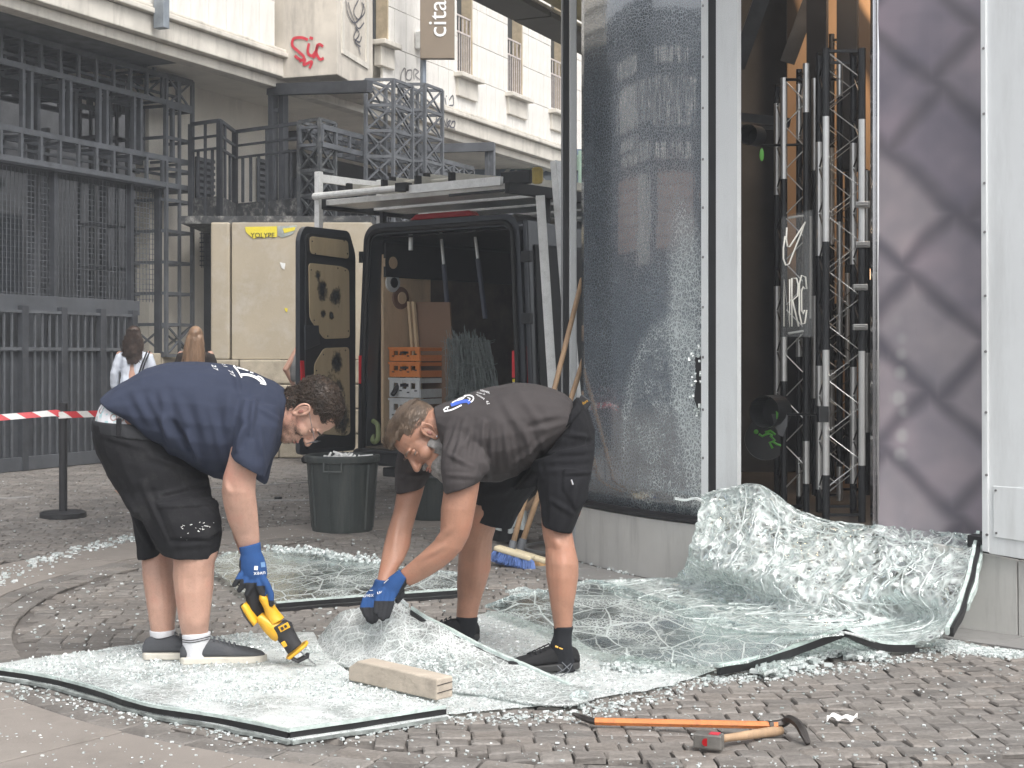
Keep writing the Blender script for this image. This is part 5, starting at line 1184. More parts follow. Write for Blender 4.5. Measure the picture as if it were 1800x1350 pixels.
# ================================================================ BINS, BARRIER, BROOMS
M_BIN = mat('dark_green_grey_bin_plastic', (.035, .042, .04), .5, var=.15, scale=5, bump=.1, dirt=(.12, .12, .11), dirtamt=.4, streak=True)
def bin_(label, cx, cy, r0, r1, h, full=True):
    t = empty('rubbish_bin', (cx, cy, 0), label, 'bin'); mb = MB()
    mb.lathe([(0, .01), (r0, 0), (r0 * 1.01, .02), (r1 * .97, h - .05), (r1 * .97, h), (r1 * .94, h), (r0 * .95, .03), (0, .03)], (cx, cy, 0), 40); mb.build('bin_body', M_BIN, t)
    mb = MB(); mb.lathe([(r1 * .96, h - .05), (r1 * 1.05, h - .045), (r1 * 1.06, h - .01), (r1 * 1.03, h), (r1 * .95, h)], (cx, cy, 0), 40); mb.build('rim', M_BIN, t)
    for a in range(0, 360, 36):
        ca_, sa2 = math.cos(R(a)), math.sin(R(a)); mb = MB(); mb.beam((cx + r0 * 1.01 * ca_, cy + r0 * 1.01 * sa2, .02), (cx + r1 * .975 * ca_, cy + r1 * .975 * sa2, h - .06), .012, .012); mb.build('rib', M_BIN, t)
    a = R(262); c_ = Vector((cx + r1 * 1.05 * math.cos(a), cy + r1 * 1.05 * math.sin(a), 0))
    mb = MB(); mb.tube([c_ + Vector((-.06, 0, h - .04)), c_ + Vector((-.06, -.02, h - .1)), c_ + Vector((.06, -.02, h - .1)), c_ + Vector((.06, 0, h - .04))], .009, 6); mb.build('handle', M_BIN, t)
    return t
Yb_ = GY(938); cxb = (596 - 900) / F * Yb_
bin_('large dark green rubbish bin heaped with white offcuts, in front of the open van door', cxb, Yb_ + .2, .205, .245, .52)
M_WHITE = mat('white_offcuts', (.8, .8, .78), .6, var=.05)
mb = MB()
for i in range(34):
    a = RNG.random() * 6.28; r_ = .2 * RNG.random(); mb.box((cxb + r_ * math.cos(a) - .01, Yb_ + .2 + r_ * math.sin(a), .475 + .035 * RNG.random() + .025 * (1 - r_ / .2)), (.09 * RNG.random() + .03, .015, .012), Matrix.Rotation(RNG.normal() * .5, 3, 'Y') @ Matrix.Rotation(RNG.random() * 6, 3, 'Z'))
mb.build('offcut_heap', M_WHITE, label='heap of white strips and offcuts filling the bin', cat='waste', kind='stuff')
Y2 = 10.9; bin_('second dark bin half hidden behind the right worker near the van wheel', (762 - 900) / F * Y2, Y2, .17, .2, .42)
# barrier post and tape
Yp = GY(909); xp = (111 - 900) / F * Yp
bp = empty('barrier_post', (xp, Yp, 0), 'black barrier post with a round weighted base and tape around its head', 'barrier post')
M_PB = mat('matte_black_post', (.022, .022, .024), .55, var=.2)
mb = MB(); mb.lathe([(0, .045), (.15, .045), (.168, .036), (.168, 0), (0, 0)], (xp, Yp, 0), 40); mb.build('base', M_PB, bp)
mb = MB(); mb.tube([(xp, Yp, .04), (xp, Yp, .78)], .03, 20); mb.build('post', M_PB, bp)
mb = MB(); mb.tube([(xp, Yp, .72), (xp, Yp, .845), (xp, Yp, .85)], [.035, .035, .03], 20); mb.build('head', M_PB, bp)
q = N('red_white_tape'); uvn = q.n('UVMap'); sp = q.n('SeparateXYZ'); q.l(uvn.outputs[0], sp.inputs[0])
st_ = q.math('FRACT', q.math('ADD', sp.outputs[0], q.math('MULTIPLY', sp.outputs[1], .35)))
q.l(q.mix(q.math('GREATER_THAN', st_, .5), (.75, .73, .7), (.62, .05, .06)), q.b.inputs['Base Color']); q.b.inputs['Roughness'].default_value = .4; M_TAPE = q.m
def tape(label, pts, wd, sc, tw):
    cs = catmull(pts, 12); mb = MB(); vs, uv = [], []; L = 0
    for i, p in enumerate(cs):
        if i: L += (cs[i] - cs[i - 1]).length
        t = i / (len(cs) - 1); a = tw * math.sin(t * 3.1); u = Vector((0, math.sin(a), math.cos(a))) * wd / 2
        vs += [p - u, p + u]; uv += [(L * sc, 0), (L * sc, 1)]
    mb.add(vs, [(2 * i, 2 * i + 2, 2 * i + 3, 2 * i + 1) for i in range(len(cs) - 1)]); me = mb.mesh('barrier_tape', M_TAPE); ul = me.uv_layers.new(name='UVMap')
    for lp in me.loops: ul.data[lp.index].uv = uv[lp.vertex_index]
    o = link_mesh('barrier_tape', me); return tag(o, label, 'tape', None)
tape('red and white barrier tape running left from the black post', [P(-90, 742, Yp - .2), P(0, 734, Yp - .1), P(60, 729, Yp - .05), P(96, 726, Yp - .03), P(106, 728, Yp - .035)], .05, 4.6, .5)
tape('red and white barrier tape running from the post to behind the left worker', [P(103, 730, Yp - .035), P(120, 729, Yp - .03), P(150, 728, Yp + .1), P(190, 727, Yp + .3), P(240, 728, Yp + .5)], .05, 4.6, .3)
# brooms leaning on the shop corner
M_HANDLE = mat('grubby_wood_handle', (.38, .25, .15), .7, var=.2, scale=12, bump=.2, dirt=(.15, .11, .08), dirtamt=.5, sc=(1, 1, .2)); M_CRM = mat('cream_broom_block', (.6, .52, .36), .6, var=.08)
def bristles(name, c, ax, dn, L, n, ln, m, parent, spread=.35):
    mb = MB()
    for i in range(n):
        t = RNG.random() - .5; s_ = (RNG.random() - .5) * .05; side = ax.cross(dn).normalized(); b = c + ax * t * L + side * s_
        e = b + (dn + ax * t * spread + side * s_ * 8 + Vector(RNG.normal(size=3)) * .08).normalized() * ln * (.85 + .25 * RNG.random()); mb.tube([b, e], [.003, .0022], 3)
    return mb.build(name, m, parent, kind='stuff')
def broom(label, top, bot, headc, ax, m_b, bl):
    t = empty('broom', (headc.x, headc.y, 0), label, 'broom'); mb = MB(); mb.tube([bot, bot + (top - bot) * .5 + Vector((.006, 0, 0)), top, top + (top - bot).normalized() * .012], [.0165, .016, .0155, .011], 12); mb.build('handle', M_HANDLE, t, smooth=True)
    sy_ = Vector((0, 0, 1)).cross(ax).normalized(); Mx = Matrix((ax, sy_, ax.cross(sy_))).transposed()
    mb = MB(); mb.box(headc, (.24, .07, .03), Mx); mb.build('block', M_CRM, t, bevel=.01)
    mb = MB(); mb.tube([bot - (top - bot).normalized() * .03, bot + (top - bot).normalized() * .05], .023, 12); mb.build('socket', M_STEEL, t)
    bristles('bristles', headc - Vector((0, 0, .01)), ax, Vector((-.2 if 'blue' in label.split('bristles')[0] else .35, -.35, -1)).normalized(), .24, bl, .07, m_b, t, .8)
Yh = GY(998)
broom('long wooden broom with cream block and blue bristles, leaning on the shop corner', P(1023, 492, 8.9), P(899, 966, Yh + .1), P(904, 972, Yh + .03) , Vector((.86, -.45, -.2)).normalized(), mat('blue_bristle', (.12, .2, .45), .7, var=.4, scale=30), 420)
broom('shorter wooden broom with brown bristles crossing behind the blue one', P(1037, 598, 8.85), P(915, 962, Yh + .22), P(926, 976, Yh + .12), Vector((.9, -.2, -.25)).normalized(), mat('brown_bristle', (.35, .22, .1), .8, var=.4, scale=30), 420)
vtube('timber_piece', 'rough timber lath lying behind the brooms near the shop corner', 'timber', [G(905, 925) + Vector((0, 0, .05)), G(965, 890) + Vector((0, 0, .16))], .024, M_HANDLE)
# black tub with a plastic sheet behind the right worker
Yt = GY(953); xt_ = (893 - 900) / F * Yt
tb = empty('black_tub', (xt_, Yt + .12, 0), 'low black tub with a clear plastic sheet hanging over its rim', 'tub')
mb = MB(); mb.lathe([(0, 0), (.11, 0), (.14, .1), (.145, .1), (.15, .09)], (xt_, Yt + .12, 0), 28); mb.build('tub_body', M_VIN, tb)
mb = MB(); mb.grid(lambda u, v_: Vector((xt_ - .12 + .24 * u, Yt - .03 + .03 * math.sin(u * 19) + .02 * v_, .20 - .13 * v_ + .012 * math.sin(u * 9))), 24, 6); mb.build('plastic_sheet', M_SHARD, tb, smooth=True)
# ================================================================ BROKEN GLASS
def glass_mat(name, big=9.0, fine=45.0, w_big=.05, w_fine=.05, frost=.25, sc=(1, 1, 1), tint=(.78, .82, .80), clear=.75, mask_sc=3.0, mlo=.38, mhi=.62, white=1.0):
    q = N(name); tc = q.n('TexCoord'); base = tc.outputs['Object']
    def vo(scale, w, wob):
        mp = q.n('Mapping'); mp.inputs['Scale'].default_value = sc; q.l(base, mp.inputs[0])
        nz = q.n('TexNoise'); nz.inputs['Scale'].default_value = scale * .6; nz.inputs['Detail'].default_value = 3; q.l(mp.outputs[0], nz.inputs['Vector'])
        mx = q.n('Mix', data_type='RGBA'); mx.inputs[0].default_value = wob; q.l(mp.outputs[0], mx.inputs[6]); q.l(nz.outputs['Color'], mx.inputs[7])
        x = q.n('TexVoronoi', feature='DISTANCE_TO_EDGE'); x.inputs['Scale'].default_value = scale; q.l(mx.outputs[2], x.inputs['Vector']); return x.outputs['Distance'], x
    d1, _ = vo(big, 0, .05); d2, _ = vo(big * 2.3, 0, .04); d3, _ = vo(fine, 0, .02)
    area = q.noise(base, mask_sc, 5, .65)
    m = q.ramp(area, [(mlo, 0.0), (mhi, 1.0)])
    c1 = q.ramp(d1, [(0, 1.0), (w_big, 0.0)]); c2 = q.ramp(d2, [(0, .9), (w_big * 1.4, 0.0)]); c3 = q.math('MULTIPLY', q.ramp(d3, [(0, 1.0), (w_fine * 2, 0.0)]), q.math('ADD', q.math('MULTIPLY', m, .8), .15))
    cr = q.math('MAXIMUM', c1, q.math('MAXIMUM', q.math('MULTIPLY', c2, .75), c3))
    cr = q.math('MINIMUM', q.math('ADD', cr, q.math('MULTIPLY', m, frost)), 1.0)
    wh = q.n('BsdfPrincipled'); wh.inputs['Roughness'].default_value = .3; wh.inputs['Specular IOR Level'].default_value = .8
    q.l(q.ramp(q.noise(base, 25, 5), [(.3, (.70, .745, .73)), (.7, (.91, .93, .925))]), wh.inputs['Base Color'])
    tl = q.n('BsdfTranslucent'); tl.inputs['Color'].default_value = (.82, .87, .86, 1)
    w2 = q.n('MixShader'); w2.inputs[0].default_value = .3; q.l(wh.outputs[0], w2.inputs[1]); q.l(tl.outputs[0], w2.inputs[2])
    tr = q.n('BsdfTransparent'); tr.inputs['Color'].default_value = tint + (1,)
    gl = q.n('BsdfGlossy'); gl.inputs['Roughness'].default_value = .06; gl.inputs['Color'].default_value = (.9, .95, .95, 1)
    body = q.n('BsdfDiffuse'); body.inputs['Color'].default_value = (.44, .46, .45, 1)
    fr = q.n('Fresnel'); fr.inputs['IOR'].default_value = 1.5
    bp = q.n('Bump'); bp.inputs['Strength'].default_value = .6; bp.inputs['Distance'].default_value = .006
    q.l(q.math('ADD', q.math('MULTIPLY', cr, .5), q.noise(base, 30, 3)), bp.inputs['Height'])
    for x in (gl, wh, fr): q.l(bp.outputs[0], x.inputs['Normal'])
    a = q.n('MixShader'); a.inputs[0].default_value = 1 - clear; q.l(tr.outputs[0], a.inputs[1]); q.l(body.outputs[0], a.inputs[2])
    b = q.n('MixShader'); q.l(q.math('MINIMUM', q.math('MULTIPLY', fr.outputs[0], 1.3), 1.0), b.inputs[0]); q.l(a.outputs[0], b.inputs[1]); q.l(gl.outputs[0], b.inputs[2])
    c = q.n('MixShader'); q.l(cr, c.inputs[0]); q.l(b.outputs[0], c.inputs[1]); q.l(w2.outputs[0], c.inputs[2]); q.l(c.outputs[0], q.o.inputs['Surface'])
    return q.m
M_GA = glass_mat('crushed_laminated_glass', 30, 120, .10, .16, .5, (1, 1, 1), clear=.6, mask_sc=3.2, mlo=.40, mhi=.56)
M_GB = glass_mat('curled_laminated_glass', 16, 70, .055, .08, .28, (1, 1, 1), clear=.62, mask_sc=5)
M_GC = glass_mat('large_crack_laminated_glass', 6, 60, .035, .06, .3, (1, .45, 1), clear=.92, mask_sc=3, mlo=.46, mhi=.62)
M_GD = glass_mat('draped_shattered_glass', 8, 34, .12, .11, .16, (1, 1, .8), clear=.88, mask_sc=3.0, mlo=.46, mhi=.70)
M_GE = mat('green_glass_edge', (.5, .58, .55), .25, var=.3, scale=30, bump=.3, bscale=80)
M_SPC = mat('black_glazing_spacer', (.012, .012, .013), .45, var=.3)
def ns(x, y, z=0): return noise.noise(Vector((x, y, z)))
def poly_clip_grid(poly, step, zf):
    """flat sheet: triangulated grid inside a polygon of ground points"""
    bm = bmesh.new(); vs = [bm.verts.new((p.x, p.y, 0)) for p in poly]; f = bm.faces.new(vs)
    x0 = min(p.x for p in poly); x1 = max(p.x for p in poly); y0 = min(p.y for p in poly); y1 = max(p.y for p in poly)
    x = x0 + step
    while x < x1: bmesh.ops.bisect_plane(bm, geom=bm.verts[:] + bm.edges[:] + bm.faces[:], plane_co=(x, 0, 0), plane_no=(1, 0, 0)); x += step
    y = y0 + step
    while y < y1: bmesh.ops.bisect_plane(bm, geom=bm.verts[:] + bm.edges[:] + bm.faces[:], plane_co=(0, y, 0), plane_no=(0, 1, 0)); y += step
    bmesh.ops.triangulate(bm, faces=[f for f in bm.faces if len(f.verts) > 4])
    bm.verts.ensure_lookup_table()
    v = [Vector((q_.co.x, q_.co.y, zf(q_.co.x, q_.co.y))) for q_ in bm.verts]; fs = [tuple(a.index for a in f.verts) for f in bm.faces]; bm.free(); return v, fs
def jag(pts, amp=.01, n=8, seed=0):
    out = []
    for i in range(len(pts)):
        a, b = pts[i], pts[(i + 1) % len(pts)]
        for k in range(n):
            t = k / n; p = a.lerp(b, t); out.append(p + Vector((ns(p.x * 14, p.y * 14, seed) * amp, ns(p.y * 14, p.x * 14, seed + 5) * amp, 0)))
    return out
_c = N('clear_glass_back'); _t = _c.n('BsdfTransparent'); _t.inputs['Color'].default_value = (.95, .965, .96, 1); _g = _c.n('BsdfGlossy'); _g.inputs['Roughness'].default_value = .05; _x = _c.n('MixShader'); _x.inputs[0].default_value = .05
_c.l(_t.outputs[0], _x.inputs[1]); _c.l(_g.outputs[0], _x.inputs[2]); _c.l(_x.outputs[0], _c.o.inputs['Surface']); M_CLR = _c.m
def solid(o, th, off=-1):
    o.data.materials.append(M_CLR); m = o.modifiers.new('thickness', 'SOLIDIFY'); m.thickness = th; m.offset = off; m.material_offset = 1; return o
def edge_strip(name, pts, m, h, w_, parent, wob=.003):
    c = catmull(pts, 6); mb = MB(); vs = []
    for i, p in enumerate(c):
        d = (c[min(i + 1, len(c) - 1)] - c[max(i - 1, 0)]).normalized(); s = d.cross(Vector((0, 0, 1))).normalized(); j = ns(p.x * 8, p.y * 8) * wob
        for a, b in ((-1, -1), (1, -1), (1, 1), (-1, 1)): vs.append(p + s * (a * w_ / 2 + j) + Vector((0, 0, b * h / 2)))
    n = len(c); fs = [(4 * i + j, 4 * i + (j + 1) % 4, 4 * i + 4 + (j + 1) % 4, 4 * i + 4 + j) for i in range(n - 1) for j in range(4)] + [(3, 2, 1, 0), tuple(4 * (n - 1) + j for j in range(4))]
    mb.add(vs, fs); return mb.build(name, m, parent)
# ---- (a) front sheet under the left worker's feet
A1 = [G(-30, 1168, .05), G(60, 1180, .05), G(150, 1200, .05), G(250, 1232, .05), G(330, 1245, .05), G(430, 1262, .05), G(508, 1279, .05), G(640, 1260, .05), G(783, 1238, .05), G(765, 1229, .045), G(690, 1214, .04), G(612, 1186, .035), G(570, 1160, .03), G(552, 1120, .03), G(430, 1118, .03), G(250, 1138, .035), G(120, 1152, .045)]
sa = empty('glass_sheet', G(380, 1200), 'large crushed laminated glass sheet lying under the left worker and the wood block', 'glass sheet', 'broken laminated glass sheets')
v, f = poly_clip_grid(jag(A1, .008, 4), .035, lambda x, y: .048 + .010 * ns(x * 3, y * 3) + .005 * ns(x * 15, y * 15))
mb = MB(); mb.add(v, f); solid(mb.build('upper_pane', M_GA, sa), .009)
v, f = poly_clip_grid([p + Vector((.015, -.012, 0)) for p in jag(A1, .012, 4, 3)], .1, lambda x, y: .016 + .005 * ns(x * 4, y * 4))
mb = MB(); mb.add(v, f); solid(mb.build('lower_pane', M_GA, sa), .009)
fe = [p.copy() for p in A1[:7]]; fe2 = [p.copy() for p in A1[6:9]]
for nm, ps in (('spacer', fe), ('spacer', fe2)):
    q_ = [Vector((p.x, p.y + .005, .027)) for p in ps]; edge_strip(nm, q_, M_SPC, .02, .014, sa, .006)
    edge_strip('glass_edge', [Vector((p.x, p.y - .004, .043)) for p in ps], M_GE, .011, .008, sa)
    edge_strip('lower_edge', [Vector((p.x + .008, p.y - .016, .009)) for p in ps], mat('grey_edge', (.2, .22, .21), .6, var=.5, scale=30), .01, .02, sa, .02)
mb = MB()
for i in range(3400):
    while True:
        x = A1[0].x + (A1[8].x - A1[0].x) * RNG.random(); y = 4.85 + 1.5 * RNG.random(); c_ = False; j = len(A1) - 1
        for k in range(len(A1)):
            if (A1[k].y > y) != (A1[j].y > y) and x < (A1[j].x - A1[k].x) * (y - A1[k].y) / (A1[j].y - A1[k].y) + A1[k].x: c_ = not c_
            j = k
        if c_: break
    if ns(x * 3, y * 5, 3) < -.12 + .3 * RNG.random() - .2: continue
    s_ = .0025 + .006 * RNG.random() ** 3; mb.box((x, y, .052 + .010 * ns(x * 3, y * 3)), (s_ * 1.6, s_, s_ * .8), Matrix.Rotation(RNG.random() * 6, 3, (RNG.normal(), RNG.normal(), 1)))
mb.build('loose_crumbs', M_SHARD, sa, kind='stuff')
# ---- (c) back sheet behind the workers
C1 = [G(372, 1004, .03), G(380, 985, .03), G(398, 974, .03), G(470, 969, .03), G(560, 976, .03), G(680, 996, .03), G(812, 1010, .03), G(812, 1036, .03), G(640, 1048, .03), G(486, 1060, .03), G(425, 1042, .03)]
sc_ = empty('glass_sheet', G(600, 1020), 'flat cracked glass sheet lying on the pavers behind the two workers', 'glass sheet', 'broken laminated glass sheets')
v, f = poly_clip_grid(jag(C1, .01, 4, 7), .08, lambda x, y: .034 + .008 * ns(x * 2.5, y * 2.5))
mb = MB(); mb.add(v, f); solid(mb.build('upper_pane', M_GC, sc_), .008)
edge_strip('spacer', [Vector((p.x, p.y, .018)) for p in (C1[9], C1[8], C1[7])], M_SPC, .026, .018, sc_, .006)
edge_strip('glass_edge', [Vector((p.x, p.y - .006, .034)) for p in (C1[9], C1[8], C1[7])], M_GE, .009, .01, sc_)
edge_strip('lower_edge', [Vector((p.x + .02, p.y - .05, .008)) for p in (C1[9], C1[8], C1[7])], M_SPC, .012, .03, sc_, .02)
# crumbled rim
mb = MB()
for i in range(240):
    t = RNG.random(); a, b = C1[3], C1[5]; p = a.lerp(b, t) + Vector(RNG.normal(size=3)) * .03; mb.box((p.x, p.y, .045 + abs(RNG.normal()) * .012 + .02 * math.exp(-((t - .4) * 8) ** 2)), (.014, .012, .01), Matrix.Rotation(RNG.random() * 6, 3, (1, .4, .2)))
mb.build('crumbs', M_SHARD, sc_, kind='stuff')
# ---- (b) sheet being lifted by the right worker
def curve_px(pts, n):
    c = catmull(pts, 12); L = [0]
    for a, b in zip(c[:-1], c[1:]): L.append(L[-1] + (b - a).length)
    out = []
    for i in range(n + 1):
        s = L[-1] * i / n; k = 0
        while k < len(L) - 2 and L[k + 1] < s: k += 1
        t = (s - L[k]) / max(1e-9, L[k + 1] - L[k]); out.append(c[k].lerp(c[k + 1], t))
    return out
nu, nv = 90, 34
top = curve_px([P(548, 1142, 5.99), P(572, 1108, 5.97), P(600, 1078, 5.9), P(640, 1066, 5.84), P(668, 1056, 5.8), P(688, 1042, 5.76), P(712, 1062, 5.74), P(745, 1085, 5.72), P(790, 1108, 5.68), P(850, 1140, 5.6), P(930, 1175, 5.45), P(990, 1202, 5.33), P(1042, 1222, 5.24)], nu)
low = curve_px([G(552, 1150, .03), G(590, 1168, .03), G(640, 1180, .03), G(700, 1195, .03), G(770, 1212, .02), G(850, 1222, .02), G(930, 1236, .02), G(1000, 1240, .02), G(1045, 1228, .02)], nu)
sb_ = empty('glass_sheet', G(800, 1200), 'curled glass sheet whose corner the right worker lifts with both hands', 'glass sheet', 'broken laminated glass sheets')
def sheet_b(u, v_):
    i = min(nu, int(round(u * nu))); a, b = low[i], top[i]; h = b.z - a.z
    p = a.lerp(b, v_); sag = math.sin(math.pi * v_); p = p + Vector((0, -.03 * sag * min(1, h * 4), -.30 * h * sag))
    rp_ = ns(u * 9, v_ * 5, 2) * .022 + ns(u * 30, v_ * 14, 4) * .009 + .008 * math.sin(u * 60 + v_ * 4) * math.exp(-((u - .35) / .15) ** 2)
    p += Vector((0, -1, .35)) * rp_ * min(1, h * 6 + .15); p.z = max(p.z, .018); return p
mb = MB(); mb.grid(sheet_b, nu, nv); o = mb.build('pane', M_GB, sb_, smooth=True); solid(o, .008, 0)
mb = MB(); mb.grid(lambda u, v_: sheet_b(u, v_ * .9) + Vector((.0, .05 + .03 * ns(u * 7, v_ * 6), -.012 - .03 * v_)) if True else None, nu, 20)
for i_, vv in enumerate(mb.v): mb.v[i_] = (vv[0], vv[1], max(vv[2], .01))
o = mb.build('inner_pane', M_GB, sb_, smooth=True)
# thick edge with black spacer on the right part
ed = [top[i].copy() for i in range(int(nu * .42), nu + 1, 4)]
edge_strip('glass_edge', [p + Vector((0, -.004, .006)) for p in ed], M_GE, .012, .016, sb_, .002)
edge_strip('spacer', [p + Vector((-.003, -.012, -.012)) for p in ed], M_SPC, .022, .016, sb_, .002)
edge_strip('lower_edge', [Vector((p.x - .01, p.y - .018, max(.006, p.z - .034))) for p in ed], M_GE, .010, .012, sb_, .006)
edge_strip('broken_rim', [top[i] + Vector((0, -.003, .004)) for i in range(int(nu * .24), int(nu * .44), 3)], M_SHARD, .014, .014, sb_, .01)
mb = MB()
for i in range(700):
    t = RNG.random(); k = int(nu * (.45 + .5 * t)); p = top[min(k, nu)].lerp(low[min(k, nu)], .25 + .5 * RNG.random()); p = p + Vector((RNG.normal() * .03, -.06 + RNG.normal() * .03, RNG.normal() * .012)); p.z = max(.01, p.z - .02); s_ = .003 + .006 * RNG.random() ** 2
    mb.box(p, (s_ * 2.2, s_, s_ * .8), Matrix.Rotation(RNG.random() * 6, 3, (RNG.normal(), RNG.normal(), RNG.normal() + .1)))
mb.build('hanging_crumbs', M_SHARD, sb_, kind='stuff')
# ---- (d) big shattered pane that hangs from the bay to the ground and spreads to the left
sd_ = empty('glass_sheet', G(1400, 1120), 'huge shattered pane slumped from the open bay down onto the pavement', 'glass sheet', 'broken laminated glass sheets')
rows_ = []
def sprow(pts): rows_.append(curve_px(pts, 100))
lz = .36
sprow([P(1233, 872, 7.5), P(1252, 862, 7.42), P(1285, 856, 7.35), P(1330, 853, 7.25), P(1365, 872, 7.15), P(1400, 895, 7.1), P(1450, 912, 7.05), P(1530, 924, 6.95), P(1620, 932, 6.85), P(1716, 940, 6.6)])
sprow([P(1229, 900, 7.35), P(1260, 890, 7.28), P(1300, 884, 7.2), P(1340, 900, 7.05), P(1400, 935, 6.95), P(1470, 945, 6.88), P(1540, 948, 6.78), P(1620, 955, 6.65), P(1709, 965, 6.45)])
sprow([P(1222, 935, 7.2), P(1270, 945, 7.05), P(1330, 955, 6.9), P(1400, 975, 6.78), P(1470, 985, 6.7), P(1540, 988, 6.6), P(1620, 992, 6.48), P(1700, 1000, 6.3)])
sprow([P(1210, 975, 7.2), P(1260, 995, 6.95), P(1330, 1010, 6.75), P(1400, 1025, 6.6), P(1480, 1040, 6.5), P(1560, 1040, 6.4), P(1620, 1045, 6.3), P(1688, 1045, 6.15)])
sprow([G(1188, 1012, .1), G(1250, 1030, .08), G(1320, 1050, .08), G(1390, 1070, .08), G(1460, 1085, .06), G(1540, 1090, .06), G(1610, 1090, .06), P(1672, 1085, 6.0)])
sprow([G(1140, 1018, .05), G(1200, 1040, .05), G(1270, 1065, .05), G(1340, 1088, .06), G(1410, 1102, .06), G(1500, 1112, .05), G(1580, 1120, .04), P(1655, 1118, 5.9)])
sprow([G(1040, 1022, .05), G(1110, 1050, .06), G(1200, 1085, .06), G(1290, 1105, .06), G(1380, 1112, .07), G(1484, 1112, .13), G(1560, 1134, .04), G(1640, 1136, .03)])
nr = len(rows_)
def sheet_d(u, v_):
    i0 = min(int(u * 100), 99); tf = u * 100 - i0; col = [r_[i0].lerp(r_[i0 + 1], tf) for r_ in rows_]; x = v_ * (nr - 1); k = min(int(x), nr - 2); t = x - k
    p0, p1, p2, p3 = col[max(k - 1, 0)], col[k], col[k + 1], col[min(k + 2, nr - 1)]
    p = .5 * ((2 * p1) + (p2 - p0) * t + (2 * p0 - 5 * p1 + 4 * p2 - p3) * t * t + (3 * p1 - p0 - 3 * p2 + p3) * t ** 3)
    w_ = max(0, 1 - v_ * .7); r_ = ns(u * 5, v_ * 4, 9) * .06 * w_ + (.16 - abs(ns(u * 9 + v_ * 3, v_ * 5, 3))) * .10 * w_ + (.2 - abs(ns(u * 24, v_ * 11 + u * 6, 5))) * .05 * (.3 + w_) + ns(u * 60, v_ * 34, 6) * .010
    p = p + Vector((-.35, -.75, .35)) * r_ * (1 if 0 < v_ < 1 else .5); p.z = max(p.z, .02); return p
mb = MB(); mb.grid(sheet_d, 200, 120); o = mb.build('pane', M_GD, sd_, smooth=True); solid(o, .01, 0)
# fracture ridges: thick white seams where shards have opened
mb = MB()
def seam(u0, v0, u1, v1, r_, n=26, amp=.02):
    pts = []
    for k in range(n + 1):
        t = k / n; u = u0 + (u1 - u0) * t + amp * ns(t * 5, u0 * 30, v0 * 9); v_ = v0 + (v1 - v0) * t + amp * ns(t * 5, v0 * 30 + 7, u0 * 9)
        pts.append(sheet_d(min(max(u, 0), 1), min(max(v_, 0), 1)) + Vector((-.004, -.010, .004)))
    mb.tube(pts, [r_ * (.5 + .7 * abs(ns(k * .9, u0 * 40))) for k in range(n + 1)], 4)
for i in range(130):
    u0 = RNG.random(); v0 = RNG.random() * .9; L_ = .06 + .22 * RNG.random(); a_ = RNG.normal() * .9 + (.9 if RNG.random() > .5 else -.6); seam(u0, v0, u0 + L_ * math.cos(a_) * .6, v0 + L_ * math.sin(a_), .0028 + .002 * RNG.random(), 12)
for u0 in (.2, .34, .5, .63, .78, .9):
    seam(u0, .02, u0 + RNG.normal() * .06, .8, .005, 30, .05)
seam(.02, .12, .98, .16, .006, 60, .04); seam(.0, .55, .6, .66, .006, 50, .05); seam(.1, .3, .9, .62, .005, 50, .05)
mb.build('fracture_seam', M_SHARD, sd_, kind='stuff')
ed = [sheet_d(1.0, k / 14) for k in range(12)]
edge_strip('glass_edge', [p + Vector((.01, -.008, 0)) for p in ed], M_GE, .03, .014, sd_, .006)
edge_strip('spacer', [p + Vector((.028, .0, -.006)) for p in ed], M_SPC, .035, .022, sd_, .008)
edge_strip('lower_edge', [p + Vector((.05, .012, -.012)) for p in ed[:9]], M_GE, .03, .012, sd_, .012)
# left tongue of the pane lying flat
D2 = [G(850, 1072, .03), G(905, 1056, .03), G(965, 1046, .03), G(1042, 1022, .05), G(1100, 1035, .05), G(1200, 1070, .05), G(1300, 1095, .06), G(1400, 1105, .08), G(1484, 1112, .13), G(1400, 1142, .07), G(1330, 1164, .05), G(1262, 1178, .04), G(1180, 1170, .04), G(1085, 1164, .03), G(1045, 1150, .03), G(960, 1110, .03)]
v, f = poly_clip_grid(jag([Vector((p.x, p.y, 0)) for p in D2], .012, 4, 11), .07, lambda x, y: .05 + .014 * ns(x * 3, y * 3) + .07 * math.exp(-(((x - G(1484, 1112, .13).x) / .3) ** 2 + ((y - G(1484, 1112, .13).y) / .25) ** 2)) + .004 * ns(x * 20, y * 20))
mb = MB(); mb.add(v, f); solid(mb.build('lower_pane', M_GC, sd_), .01)
e1_ = [G(1262, 1176, .03), G(1330, 1162, .04), G(1400, 1140, .06), G(1486, 1108, .12)]
edge_strip('spacer', [p + Vector((0, -.01, -.005)) for p in e1_], M_SPC, .03, .02, sd_, .004); edge_strip('glass_edge', [p + Vector((0, -.012, .016)) for p in e1_], M_GE, .012, .014, sd_, .003)
e2_ = [G(1486, 1112, .12), G(1545, 1136, .04), G(1612, 1138, .02)]
edge_strip('spacer', [p + Vector((0, -.01, 0)) for p in e2_], M_SPC, .028, .02, sd_, .004); edge_strip('glass_edge', [p + Vector((0, -.012, .02)) for p in e2_], M_GE, .010, .014, sd_, .003)
# torn strip sticking out at the upper left
mb = MB(); tt = [P(1188, 876, 7.55), P(1205, 879, 7.52), P(1222, 876, 7.5), P(1240, 884, 7.45)]
edge_strip('torn_strip', tt, M_SHARD, .012, .02, sd_, .01)
